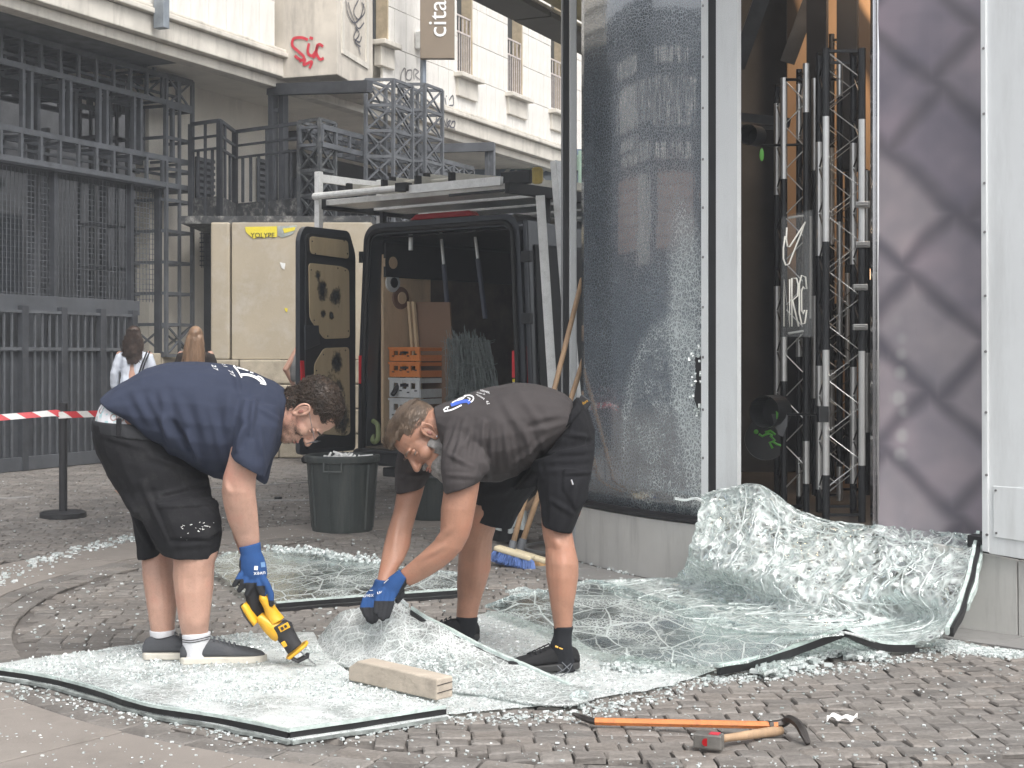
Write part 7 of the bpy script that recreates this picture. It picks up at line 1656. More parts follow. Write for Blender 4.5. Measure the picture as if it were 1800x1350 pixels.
# shirt
sh = MB()
sh.loft([(181, 700, 250, 741, YB, .18), (199, 684, 268, 763, YB, .2), (222, 668, 292, 790, YB, .22), (257, 647, 325, 812, YB, .235), (297, 637, 356, 828, YB, .245), (345, 635, 384, 842, YB, .25), (385, 638, 408, 846, YB, .25), (420, 644, 436, 842, YB, .25), (452, 656, 466, 826, YB, .24), (478, 668, 484, 800, YB, .21), (497, 682, 496, 772, YB, .15), (508, 698, 503, 745, YB, .10)])
sh.loft([(412, 690, 492, 715, 5.50, .10), (410, 725, 490, 752, 5.44, .105), (408, 760, 480, 790, 5.41, .095), (405, 790, 470, 824, 5.39, .088), (404, 797, 466, 840, 5.39, .084)])
sh.loft([(430, 700, 492, 725, 5.76, .09), (425, 760, 485, 790, 5.85, .09), (412, 800, 468, 852, 5.87, .078)])
folds = [(285, 690, 300, 810, 8, .009), (262, 700, 318, 800, 7, .007), (310, 700, 350, 800, 9, .006), (432, 745, 415, 790, 5, .012), (448, 700, 440, 760, 6, .010), (420, 690, 405, 800, 10, -.008), (380, 680, 392, 800, 12, -.006), (345, 700, 365, 790, 10, .005), (455, 715, 490, 740, 4, .005), (330, 760, 350, 812, 5, .008), (300, 740, 340, 800, 6, -.010), (370, 720, 400, 840, 7, .006), (235, 690, 262, 742, 8, .006), (412, 650, 421, 690, 5, .006), (455, 745, 462, 820, 6, .006)]
_, bvs = blob('t_shirt', sh, .0055, 4, M_NAVY, m1, folds=folds, wob=.004)
tx = MB()
body_text(tx, bvs, '27', 11.5, 377, 647, (.5, .85), (.95, .18)); body_text(tx, bvs, '41', 11.5, 394, 643, (.5, .7), (.95, .2)); body_text(tx, bvs, '77', 13, 407, 657, (.5, .85), (.95, .22))
for s_, w_ in (([(409, 642), (416, 651), (421, 659), (425, 665)], 2.6), ([(423, 660), (436, 660), (450, 665), (463, 675)], 4.2), ([(452, 662), (460, 666), (465, 673), (467, 678)], 2.2), ([(466, 677), (457, 675)], 1.8), ([(416, 647), (427, 650), (436, 653)], 2.0), ([(439, 655), (445, 657)], 1.8), ([(384, 637), (397, 640)], 1.6), ([(360, 636), (372, 637.5)], 1.2)): body_stroke(tx, bvs, s_, w_)
tx.build('shirt_print', M_PRINTW, m1)
# underwear band, shorts
q = N('patterned_underwear'); v = q.coord(); vx = q.n('TexVoronoi', feature='F1'); vx.inputs['Scale'].default_value = 26; q.l(v, vx.inputs['Vector'])
ringm = q.ramp(vx.outputs['Distance'], [(.22, 0.0), (.27, 1.0), (.34, 1.0), (.4, 0.0)]); leaf = q.ramp(q.noise(v, 42, 2), [(.56, 0.0), (.6, 1.0)])
q.l(q.mix(q.math('MULTIPLY', ringm, .8), q.mix(q.math('MULTIPLY', leaf, .7), (.74, .74, .76), (.3, .6, .62)), (.3, .16, .13)), q.b.inputs['Base Color']); q.b.inputs['Roughness'].default_value = .85
ub = MB(); ub.loft([(192, 695, 262, 745, YB, .165), (178, 715, 275, 755, YB, .172), (171, 735, 290, 765, YB, .178), (169, 748, 300, 775, YB, .178)]); blob('underwear', ub, .005, 2, q.m, m1)
sr = MB()
sr.loft([(167, 738, 296, 748, YB, .188), (165, 752, 320, 772, YB, .196), (166, 770, 345, 800, YB, .2), (172, 795, 364, 832, YB, .2), (192, 834, 368, 860, YB, .19), (210, 862, 362, 885, YB, .17)])
sr.loft([(190, 820, 366, 840, YN + .06, .13), (208, 855, 372, 872, YN + .03, .125), (226, 890, 384, 895, YN + .01, .118), (246, 915, 389, 915, YN, .115), (262, 940, 391, 938, YN, .112), (274, 958, 388, 962, YN, .108), (286, 975, 380, 982, YN, .1)])
sr.loft([(190, 820, 340, 850, YFr - .02, .12), (212, 865, 330, 880, YFr, .115), (230, 900, 322, 905, YFr, .11), (238, 935, 314, 938, YFr, .108), (241, 955, 306, 955, YFr - .01, .104), (244, 982, 296, 972, YFr - .02, .1)])
fo = [(250, 850, 300, 960, 6, .008), (262, 800, 340, 830, 6, .006), (205, 850, 252, 930, 7, .006), (280, 880, 380, 878, 4, .006), (240, 905, 270, 960, 4, -.012), (330, 860, 375, 850, 5, -.006), (180, 765, 260, 790, 5, .003), (300, 960, 380, 955, 6, .004), (285, 872, 330, 862, 3, -.006), (350, 890, 385, 920, 7, .006)]
_, bvr = blob('shorts', sr, .0055, 3, M_SHORT, m1, folds=fo, bumps=[([(274, 884), (384, 880), (388, 935), (366, 950), (300, 948)], .011, 3), ([(272, 880), (386, 876), (386, 892), (276, 896)], .006, 2)], wob=.005)
mb = MB()
for i in range(22):
    x, y = (355 + RNG.normal() * 9, 928 + RNG.normal() * 7) if i < 15 else (325 + RNG.normal() * 16, 935 + RNG.normal() * 12); body_stroke(mb, bvr, [(x, y), (x + RNG.normal() * 2.4, y + 1.2)], .5 + .7 * RNG.random())
mb.build('paint_specks', M_WHITE, m1)
wb = MB(); wb.loft([(166, 737, 300, 746, YB, .192), (164.5, 746, 318, 762, YB, .199), (164.5, 757, 326, 775, YB, .202)]); blob('waistband', wb, .005, 1, cloth_mat('waistband_fabric', (.028, .029, .032)), m1)
p = P(209, 742, 5.42); mb = MB(); mb.box(P(209, 752, 5.425), (.02, .008, .07)); mb.build('belt_loop', M_SHORT, m1, bevel=.003); mb = MB(); mb.box(P(168, 749, 5.52), (.012, .012, .022)); mb.build('tag', M_WHITE, m1, bevel=.002)
# socks and shoes
for nm, Y_, xs in (('near', YN + .005, 0), ('far', YFr - .1, 1)):
    sc2 = MB()
    if not xs: sc2.loft([(320, 1112, 370.5, 1111, Y_, .050), (321, 1130, 368, 1130, Y_, .046), (323, 1150, 364, 1150, Y_, .04), (326, 1168, 368, 1168, Y_, .038)])
    else: sc2.loft([(263, 1107, 308, 1106, Y_, .048), (265, 1125, 309, 1125, Y_, .044), (268, 1150, 308, 1148, Y_, .038), (270, 1165, 310, 1165, Y_, .036)])
    so2, bs = blob('sock', sc2, .004, 1, M_SOCK, m1)
    tb_ = MB()
    if not xs:
        for yy in (1122, 1126): body_stroke(tb_, bs, [(321, yy + 2), (335, yy + 3.5), (352, yy + .5), (369, yy - 4)], 1.6)
        for k in range(12): body_stroke(tb_, bs, [(324 + k * 3.6, 1132), (325 + k * 3.5, 1146)], .5) if False else None
    else: body_stroke(tb_, bs, [(265, 1121), (280, 1123), (295, 1120), (308, 1116)], 1.8)
    tb_.build('sock_stripe', M_BLK, so2)
shoe(m1, Vector((P(317, 1186, YN).x, YN, .05)), (1, .13, 0), .315, M_CANV, M_SOLE, lace=M_STEEL)
shoe(m1, Vector((P(254, 1186, YFr - .1).x, YFr - .12, .05)), (1, .05, 0), .31, M_CANV, M_SOLE, lace=M_STEEL)
# gloves
def glove(parent, mbs, black, voxel=.0034, nm='glove'): return blob(nm, mbs, voxel, 2, [M_GLV, M_GLVB], parent, mfn=black, folds=())
g = MB(); Yg = 5.46
g.loft([(420, 962, 458, 953, Yg, .036), (423, 975, 459, 969, Yg, .035), (421, 982, 465, 982, Yg, .036), (420, 996, 468.5, 994, Yg, .035), (424, 1008, 470, 1009, Yg, .032), (432, 1018, 468, 1020, Yg, .026)])
for ch, r_ in (([(427, 1004), (419, 1018), (412, 1028)], (.0125, .0115, .0095)), ([(437, 1009), (429, 1026), (421, 1037)], (.0135, .0125, .0105)), ([(447, 1012), (440, 1032), (434, 1044)], (.0135, .0125, .011)), ([(459, 1012), (469, 1028), (476, 1044), (477, 1062)], (.0145, .0135, .0125, .0105)), ([(450, 1010), (455, 1030), (462, 1046)], (.014, .013, .012))):
    segs(g, [P(x, y, Yg - .01 - .012 * (i > 0)) for i, (x, y) in enumerate(ch)], r_)
segs(g, [P(448, 1018, Yg), P(445, 1045, Yg + .01), P(447, 1066, Yg + .02), P(458, 1082, Yg + .03)], (.026, .03, .03, .022))
def blk1(px, c):
    x, y = px[:, 0], px[:, 1]
    return (((y > 1024) & (x < 452)) | ((y > 1018) & (x < 428)) | ((y > 1030) & (x >= 452) & (x < 466)) | (y > 1056) | ((x < 423.5) & (y > 985) & (y < 1006))).astype(int)
go_, gb1 = glove(m1, g, blk1)
mb = MB(); body_text(mb, gb1, 'uvex', 10.5, 456, 1008, (-1, .06), (.05, 1)); body_stroke(mb, gb1, [(447, 998), (453, 998.5)], 7); mb.build('glove_print', M_PRINTW, go_)
mb = MB(); body_stroke(mb, gb1, [(458, 993), (465, 992)], 9); mb.build('glove_label', mat('pale_blue_print', (.15, .28, .5), .7, bump=0), go_)
g = MB(); g.loft([(424, 968, 448, 966, 5.63, .03), (424, 985, 450, 985, 5.62, .03), (424, 1005, 450, 1005, 5.61, .028)]); segs(g, [P(438, 1005, 5.6), P(445, 1030, 5.57), P(462, 1048, 5.54)], (.026, .022, .016))
for a in range(4): segs(g, [P(432 + a * 5, 1008, 5.6), P(436 + a * 6, 1030, 5.575), P(446 + a * 6, 1044, 5.55)], (.012, .011, .009))
glove(m1, g, lambda px, c: (px[:, 1] > 1015).astype(int))
# ---- the saw (a thing of its own, held)
sw = empty('reciprocating_saw', P(500, 1170, 5.45), 'yellow and black battery reciprocating saw in the left worker\'s gloved hand', 'saw')
M_YEL = mat('yellow_tool_plastic', (.70, .38, .02), .42, var=.08, bump=.05, dirt=(.2, .14, .05), dirtamt=.35); M_TBL = mat('black_tool_rubber', (.022, .022, .024), .6, bump=.1)
Ysw = 5.47
def sv_(x, y, o=0): return P(x, y, Ysw + o)
def sbody(nm, rings, m, vox=.0035, sm=2): mb = MB(); mb.loft(rings, 16); return blob(nm, mb, vox, sm, m, sw)
sbody('motor_housing', [(456, 1044, 464, 1041, Ysw - .02, .022), (455, 1053, 473, 1050, Ysw - .02, .026), (463, 1068, 482, 1063, Ysw - .01, .028), (468, 1086, 492, 1077, Ysw, .034), (473, 1100, 500, 1086, Ysw, .036)], M_YEL)
sbody('lower_housing', [(448, 1088, 462, 1076, Ysw, .028), (456, 1098, 474, 1083, Ysw, .032), (464, 1110, 490, 1090, Ysw, .035), (477, 1124, 505, 1095, Ysw, .035), (485, 1128, 510, 1100, Ysw, .03)], M_YEL)
sbody('battery', [(423, 1066, 434, 1056, Ysw, .034), (428, 1076, 441, 1063, Ysw, .036), (437, 1090, 449, 1078, Ysw, .036), (446, 1101, 456, 1090, Ysw, .034)], M_YEL)
sbody('battery_base', [(421.5, 1063, 426, 1061, Ysw, .03), (429, 1082, 434, 1077, Ysw, .032), (444, 1102, 449, 1098, Ysw, .03)], M_TBL)
sbody('nose_boot', [(477, 1104, 501, 1089, Ysw, .040), (481, 1115, 513, 1094, Ysw, .041), (489, 1127, 517, 1107, Ysw, .036), (500, 1140, 525, 1122, Ysw, .030), (506, 1150, 531, 1131, Ysw, .028)], M_TBL)
mb = MB(); fr0 = [sv_(509, 1157, -.035), sv_(537, 1134, -.035), sv_(535, 1130, .035), sv_(507, 1153, .035)]; mb.tube(catmull(fr0 + [fr0[0]], 3), .006, 8); mb.build('shoe_frame', M_YEL, sw)
mb = MB(); mb.tube([sv_(514, 1158, -.03), sv_(524, 1163, -.03), sv_(541, 1154, -.03), sv_(541, 1148, -.03)], .007, 8); mb.tube([sv_(512, 1156, .03), sv_(523, 1161, .03), sv_(540, 1151, .03)], .007, 8); mb.build('shoe_plate', M_TBL, sw)
mb = MB(); mb.beam(sv_(524, 1142), sv_(556, 1170), .002, .016, Vector((0, 1, 0))); mb.build('blade', M_CHR, sw)
mb = MB(); a, b = sv_(491, 1107, -.042), sv_(508, 1098, -.042); mb.beam(a, b, .003, .022, Vector((.3, 0, 1))); mb.build('badge', M_YEL, sw, bevel=.001)
mb = MB(); mb.beam(sv_(494, 1106, -.0445), sv_(498, 1103.5, -.0445), .002, .012, Vector((.3, 0, 1))); mb.beam(sv_(500, 1102, -.0445), sv_(504, 1100, -.0445), .002, .010, Vector((.3, 0, 1))); mb.build('badge_mark', M_TBL, sw, kind='stuff')
mb = MB(); mb.beam(sv_(497, 1128, -.034), sv_(502, 1137, -.032), .006, .016, Vector((.8, 0, .4))); mb.build('yellow_lever', M_YEL, sw, bevel=.002)

# ================================================================ RIGHT WORKER
m2 = empty('person', G(930, 1180), 'bearded worker in grey shirt bending left, lifting the curled glass with both gloves', 'person')
YC = 5.78
h2 = Head((0, 0, 0), (-.44, -.34, -.83), (-.86, .03, .46), 1.13); h2.skinm = M_SK2
h2.o = P(757, 760, 5.70) - h2.s * .078 * h2.k
sk = MB()
h2.skin(sk, (P(768, 752, 5.76), P(792, 750, 5.80), .07, .09))
sk.loft([(800, 712, 800, 815, YC, .14), (855, 692, 850, 838, YC, .18), (905, 685, 890, 832, YC, .18), (960, 690, 925, 815, YC, .17), (1010, 722, 955, 800, YC, .16)])
sk.loft([(790, 770, 850, 790, 5.62, .08), (786, 820, 846, 830, 5.57, .066), (780, 862, 842, 858, 5.55, .062), (775, 893, 836, 893, 5.54, .058), (774, 920, 830, 925, 5.54, .052), (773, 936, 824, 945, 5.545, .048), (765, 950, 812, 967, 5.55, .046), (750, 962, 798, 982, 5.56, .046), (735, 976, 780, 997, 5.57, .042), (720, 989, 757, 1012, 5.58, .034), (706, 1001, 735, 1024, 5.59, .027), (700, 1008, 720, 1030, 5.6, .024)])
sk.loft([(712, 800, 765, 812, 5.98, .075), (700, 840, 750, 840, 5.97, .06), (697, 868, 743, 868, 5.95, .056), (691, 900, 734, 898, 5.93, .052), (681, 931, 724, 933, 5.90, .048), (675, 955, 721, 960, 5.87, .046), (670, 982, 710, 985, 5.82, .040), (665, 1008, 692, 1012, 5.78, .029), (662, 1022, 685, 1026, 5.76, .024)])
Ynl, Yfl = 5.56, 6.17
sk.loft([(945, 850, 1040, 830, 5.68, .11), (951, 905, 1020, 905, 5.62, .08), (952, 925, 1004, 927, 5.60, .066), (954, 942, 1007, 942, 5.59, .062), (958.5, 962, 1011, 962, 5.58, .062), (958.5, 988, 1017, 988, 5.57, .066), (960, 1013, 1017, 1013, 5.565, .065), (964, 1040, 1013, 1040, 5.56, .056), (968, 1067, 1008, 1067, 5.56, .047), (973, 1095, 1006.5, 1095, 5.56, .038), (976, 1128, 1002, 1128, 5.56, .030), (978, 1150, 1002, 1150, 5.56, .026)])
sk.loft([(860, 850, 940, 830, 5.95, .1), (832, 890, 888, 895, 6.05, .08), (822, 920, 874, 920, 6.1, .07), (812, 947, 866, 947, 6.13, .068), (806, 973, 864, 973, 6.15, .072), (804, 1000, 863, 1000, 6.16, .072), (803, 1027, 855, 1027, Yfl, .062), (804, 1053, 846, 1053, Yfl, .05), (802, 1083, 839, 1083, Yfl, .04), (804, 1110, 836, 1110, Yfl, .036), (806, 1132, 840, 1132, Yfl, .036)])
o_, bv2 = blob('body', sk, .0042, 3, M_SK2, m2, folds=[(790, 930, 760, 955, 6, .004), (975, 945, 985, 965, 8, .005), (990, 980, 985, 1050, 9, .003), (735, 985, 780, 960, 5, .003), (700, 900, 690, 970, 7, .003), (840, 960, 835, 1050, 10, .004)], post=h2.post)
h2.face(m2, brow=M_HAIRB)
for q in (-1, 1): h2.ear(m2, q)
mb = MB(); h2.ell(mb, (.004, .086, -.026), (.004, .004, .004), 6); mb.build('earring', M_CHR, m2, smooth=True)
def swept(L, h, n_):
    back = (h2.M @ Vector((-1, 0, .1))); back = (back - n_ * back.dot(n_)).normalized(); side = h2.s * (.25 * L.y / .08); ln = .034 if L.z > .105 else .009
    if L.x > .05: fwd = 1.0
    return [h + n_ * .001, h + n_ * (.003 if L.z > .105 else .0015) + (back + side) * ln * .5, h + n_ * (.0035 if L.z > .105 else .002) + (back + side) * ln]
hm2 = lambda L: (L.z > (.092 if L.x > .07 else .080 if L.x > .045 else .05 if L.x > .012 else .042 if L.x > -.02 else -.055)) and L.z > -.06
def blob_hair(name, ells, head, mask, m, parent, vox=.0038):
    mb = MB()
    for c, r in ells: head.ell(mb, c, r, 14)
    o, bv = blob(name, mb, vox, 3, m, parent, wob=.002); bm = bmesh.new(); bm.from_mesh(o.data); L0 = wloc(parent)
    bmesh.ops.delete(bm, geom=[v for v in bm.verts if not mask(head.loc(v.co + L0))], context='VERTS'); bm.to_mesh(o.data); bm.free()
    mod = o.modifiers.new('thickness', 'SOLIDIFY'); mod.thickness = .003; return o, bv
_, bvh2 = blob_hair('hair', [((-.010, 0, .062), (.0968, .0768, .0805)), ((.020, 0, .100), (.074, .058, .043)), ((.05, 0, .105), (.05, .048, .028))], h2, hm2, M_HAIRB, m2)
hair_strands('hair_strands', h2, bvh2, 6500, hm2, swept, M_HAIRB, m2, .0009)
bm_ = lambda L: (L.z < -.030 and L.x > .018 or (L.x > -.004 and L.x < .03 and L.z < .0)) and not (abs(L.z + .052) < .010 and L.x > .08 and abs(L.y) < .02) and L.z > -.12 and not (L.x > .045 and L.z > -.042 and abs(L.y) > .022) or (L.x > .09 and -.042 < L.z < -.030 and abs(L.y) < .028)
def beard(L, h, n_):
    dn = h2.M @ Vector((.25, 0, -1)); ln = .008 + (.030 if L.z < -.06 else .007) * (1 if L.x > .02 else .5); j = Vector(RNG.normal(size=3)) * .0045; return [h, h + (n_ + dn).normalized() * ln * .5, h + (n_ * .5 + dn).normalized() * ln + j]
bmask = lambda L: not (L.x > .085 and abs(L.y) < .019 and -.062 < L.z < -.042) and not (L.x > .045 and L.z > -.040 and abs(L.y) > .020) and L.z < -.006
_, bvb = blob_hair('beard', [((.054, 0, -.082), (.058, .056, .044)), ((.018, .056, -.040), (.034, .018, .046)), ((.018, -.056, -.040), (.034, .018, .046)), ((.078, 0, -.115), (.040, .040, .042)), ((.096, 0, -.036), (.015, .032, .009))], h2, bmask, M_HAIRG, m2)
hair_strands('beard_strands', h2, bvb, 4200, bmask, beard, M_HAIRG, m2, .0009)
# shirt
sh = MB()
sh.loft([(762, 716, 778, 782, YC - .02, .10), (778, 709, 788, 812, YC, .16), (800, 702, 803, 832, YC, .21), (830, 690, 824, 845, YC, .23), (868, 678, 852, 848, YC, .235), (905, 672, 880, 846, YC, .23), (940, 674, 908, 836, YC, .22), (970, 682, 936, 818, YC, .21), (992, 692, 962, 796, YC, .2), (1005, 704, 984, 776, YC, .19), (1010, 724, 992, 762, YC, .18)])
sh.loft([(785, 745, 868, 790, 5.66, .11), (776, 790, 862, 815, 5.58, .10), (775, 822, 855, 832, 5.55, .092), (778, 850, 846, 842, 5.54, .086), (781, 868, 841, 848, 5.54, .082)])
sh.loft([(705, 770, 775, 790, 5.97, .10), (695, 815, 760, 825, 5.97, .09), (694, 845, 748, 850, 5.955, .082), (697, 868, 744, 858, 5.95, .076)])
folds = [(800 + i * 17, 735 + i * 2, 775 + i * 24, 805 + i * 5, 5, .007 * (1 if i % 2 else -.8)) for i in range(9)] + [(850, 795, 858, 840, 5, .012), (830, 760, 800, 800, 6, .007), (860, 740, 850, 830, 7, -.009), (880, 700, 930, 780, 7, .005), (910, 690, 960, 760, 7, .005), (790, 800, 830, 820, 4, .005), (785, 835, 835, 838, 4, .004), (700, 840, 745, 835, 4, .004), (930, 750, 990, 735, 6, -.006), (900, 820, 960, 770, 5, .006)]
_, bvs2 = blob('t_shirt', sh, .0055, 4, M_CHAR, m2, folds=folds, wob=.004)
tx = MB()
for s_, w_ in (([(780, 722), (784, 718), (790, 716)], 2.2), ([(781, 724), (792, 722), (800, 719), (812, 713)], 2.6), ([(785, 716), (788, 721)], 1.6), ([(795, 709), (803, 705), (812, 702)], 1.8), ([(800, 706), (808, 704), (814, 702), (817, 699)], 1.8), ([(816, 697), (826, 696), (832, 699), (832, 704), (828, 708)], 2.2), ([(822, 700), (827, 702), (824, 706)], 1.4), ([(805, 703), (812, 700), (820, 698)], 1.4)): body_stroke(tx, bvs2, s_, w_)
body_text(tx, bvs2, 'La', 6.6, 857, 708, (-.35, -.9), (.9, -.35)) if False else body_text(tx, bvs2, 'La', 7, 858, 708.5, (-.25, -.95), (1.0, -.3))
body_text(tx, bvs2, 'passion', 5.4, 845, 698, (-.9, -.5), (.45, -.75)); body_text(tx, bvs2, 'du verre', 4.4, 846, 692.5, (-.95, -.22), (.4, -.85)); body_text(tx, bvs2, 'VERMEIL', 4.8, 853, 689.5, (.98, .25), (-.3, -.9) if False else (.25, -.95))
tx.build('shirt_print', M_PRINTW, m2)
tb_ = MB(); body_stroke(tb_, bvs2, [(793, 713), (802, 710), (812, 707), (822, 706), (826, 710)], 6.0, .0025); tb_.build('blue_print', mat('blue_shirt_print', (.05, .12, .5), .7, bump=0), m2)
# shorts
sr = MB()
sr.loft([(1020, 702, 985, 752, YC, .18), (1036, 725, 960, 790, YC, .195), (1046, 755, 935, 822, YC, .2), (1046, 790, 915, 845, YC, .2), (1042, 815, 900, 862, YC + .03, .19)])
sr.loft([(930, 810, 1047, 775, 5.70, .13), (943, 840, 1044, 805, 5.66, .13), (947, 865, 1038, 842, 5.63, .122), (950, 890, 1028, 882, 5.61, .11), (951, 910, 1017, 912, 5.60, .1), (952, 923, 1006, 937, 5.595, .09)])
sr.loft([(848, 838, 990, 800, 5.92, .13), (838, 852, 955, 840, 5.98, .125), (833, 875, 928, 876, 6.04, .115), (830, 897, 912, 902, 6.08, .105), (829, 913, 900, 930, 6.1, .095)])
fo = [(960, 800, 1040, 790, 6, .006), (955, 820, 1040, 815, 6, -.006), (990, 760, 1040, 770, 5, .004), (1010, 850, 1000, 890, 5, .004), (850, 870, 900, 860, 8, .004), (995, 835, 1035, 830, 3, .005), (970, 880, 1010, 905, 5, .005), (955, 850, 960, 915, 5, -.004)]
_, bvr2 = blob('shorts', sr, .0055, 3, M_SHORT2, m2, folds=fo, bumps=[([(990, 822), (1038, 826), (1030, 880), (1012, 900), (988, 860)], .009, 3), ([(960, 762), (1032, 762), (1030, 800), (962, 802)], .004, 2)], wob=.004)
wb = MB(); wb.loft([(1016, 697, 984, 748, YC, .184), (1022, 702, 978, 758, YC, .192), (1028, 712, 972, 768, YC, .197)]); blob('waistband', wb, .005, 1, M_SHORT2, m2)
c = P(1026, 708, 5.72); Mb_ = Matrix.Rotation(R(35), 3, 'Y'); mb = MB(); mb.box(c, (.05, .03, .045), Mb_); po = mb.build('belt_pouch', M_BLK, m2, bevel=.004)
mb = MB(); lettering(mb, 'Before', .016, lambda x, y: c + Mb_ @ Vector((x * .9, -.0165, y)) if False else c + Matrix.Rotation(R(-35), 3, 'Y') @ Vector((x * .8, -.0175, y))); mb.build('pouch_lettering', M_YEL, po)
mb = MB(); mb.tube([P(1004, 843, 5.49), P(1007, 852, 5.49)], .0035, 6); mb.build('metal_clip', M_CHR, m2)
sc2 = MB(); sc2.loft([(973, 1099, 1007.5, 1101, 5.56, .040), (972, 1114, 1005, 1116, 5.56, .038), (967, 1130, 1005, 1132, 5.56, .040), (962, 1152, 1010, 1158, 5.57, .041), (964, 1176, 1012, 1180, 5.57, .036)]); so3, _ = blob('sock', sc2, .004, 1, M_SOCKB, m2, wob=.004)
sc2 = MB(); sc2.loft([(801, 1082, 841, 1084, Yfl, .043), (802, 1105, 838, 1107, Yfl, .04), (802, 1128, 842, 1130, Yfl, .04)]); blob('sock', sc2, .004, 1, M_SOCKB, m2, wob=.004)
hx_ = P(1017, 1190, 5.56)
s2 = shoe(m2, Vector((hx_.x, 5.60, .02)), (-.93, -.36, 0), .31, M_BSHOE, M_BSOLE, lace=M_SOCKB)
mbs_ = MB()
for s_ in ([(980, 1170), (990, 1180)], [(988, 1164), (1000, 1176)], [(975, 1186), (990, 1178), (1004, 1166)], [(984, 1190), (1000, 1180), (1006, 1168)]): mbs_.tube([P(x, y, 5.49 - (x - 1004) * -.0002 - .006) for x, y in s_], .002, 5)
mbs_.build('side_stripe', M_STEEL, s2); mb = MB(); mb.tube([P(976, 1136, 5.505), P(981, 1138, 5.505)], .0035, 6); mb.tube([P(983, 1139, 5.505), P(989, 1141, 5.505)], .0025, 6); mb.build('gold_print', M_YEL, s2)
shoe(m2, Vector((P(842, 1130, Yfl).x, Yfl + .02, .015)), (-.95, -.2, 0), .31, M_BSHOE, M_BSOLE, lace=M_SOCKB)
# gloves
def two(px, c): return (px[:, 1] > 1062).astype(int)
g = MB(); Yg = 5.60
g.loft([(702, 1001, 722, 1020, Yg, .034), (694, 1007, 714, 1030, Yg, .034), (684, 1014, 706, 1040, Yg, .035), (674, 1026, 702, 1046, Yg, .033), (668, 1040, 696, 1052, Yg, .028)])
for ch, r_ in (([(690, 1040), (687, 1062), (681, 1082)], (.0135, .0135, .012)), ([(681, 1038), (677, 1064), (673, 1087)], (.0135, .013, .0115)), ([(673, 1038), (669, 1062), (667, 1083)], (.013, .012, .0105)), ([(667, 1040), (662, 1060), (660, 1076)], (.012, .011, .0095)), ([(704, 1030), (706, 1046), (699, 1056)], (.015, .0135, .0115))):
    segs(g, [P(x, y, Yg - .02 + (.03 if ch[0][0] > 700 else -.008 * i)) for i, (x, y) in enumerate(ch)], r_)
def blk2(px, c):
    x, y = px[:, 0], px[:, 1]; return ((y > 1056) | (y > 1118 - (x - 640) * -0.0 - (x - 660) * 1.9)).astype(int)
go_, gb2 = glove(m2, g, blk2)
mb = MB(); body_text(mb, gb2, 'uv', 9, 667.5, 1041, (1, -.25), (-.25, -1) if False else (.1, -1)); body_stroke(mb, gb2, [(672, 1030), (680, 1022), (684, 1019)], 1.0); mb.build('glove_print', M_PRINTW, go_)
g = MB(); Yg = 5.76
g.loft([(659, 1018, 686, 1020, Yg, .033), (655, 1030, 682, 1034, Yg, .034), (644, 1042, 676, 1046, Yg, .034), (637, 1052, 668, 1056, Yg, .03), (636, 1062, 664, 1064, Yg, .024)])
for ch, r_ in (([(642, 1052), (637, 1068), (643, 1082)], (.012, .0115, .0095)), ([(648, 1054), (644, 1074), (648, 1090)], (.013, .012, .0105)), ([(655, 1055), (652, 1076), (654, 1093)], (.013, .012, .0105)), ([(662, 1054), (660, 1076), (661, 1091)], (.013, .0125, .011)), ([(672, 1040), (676, 1054), (674, 1066)], (.014, .013, .011))):
    segs(g, [P(x, y, Yg - .02 - .01 * i) for i, (x, y) in enumerate(ch)], r_)
go_, gb3 = glove(m2, g, lambda px, c: (px[:, 1] > 1068).astype(int))
mb = MB(); body_text(mb, gb3, 'uvex', 9.5, 648, 1046.5, (-1, .12) if False else (1, -.12), (.05, -1)); body_stroke(mb, gb3, [(645, 1039), (656, 1038)], 1); mb.build('glove_print', M_PRINTW, go_)

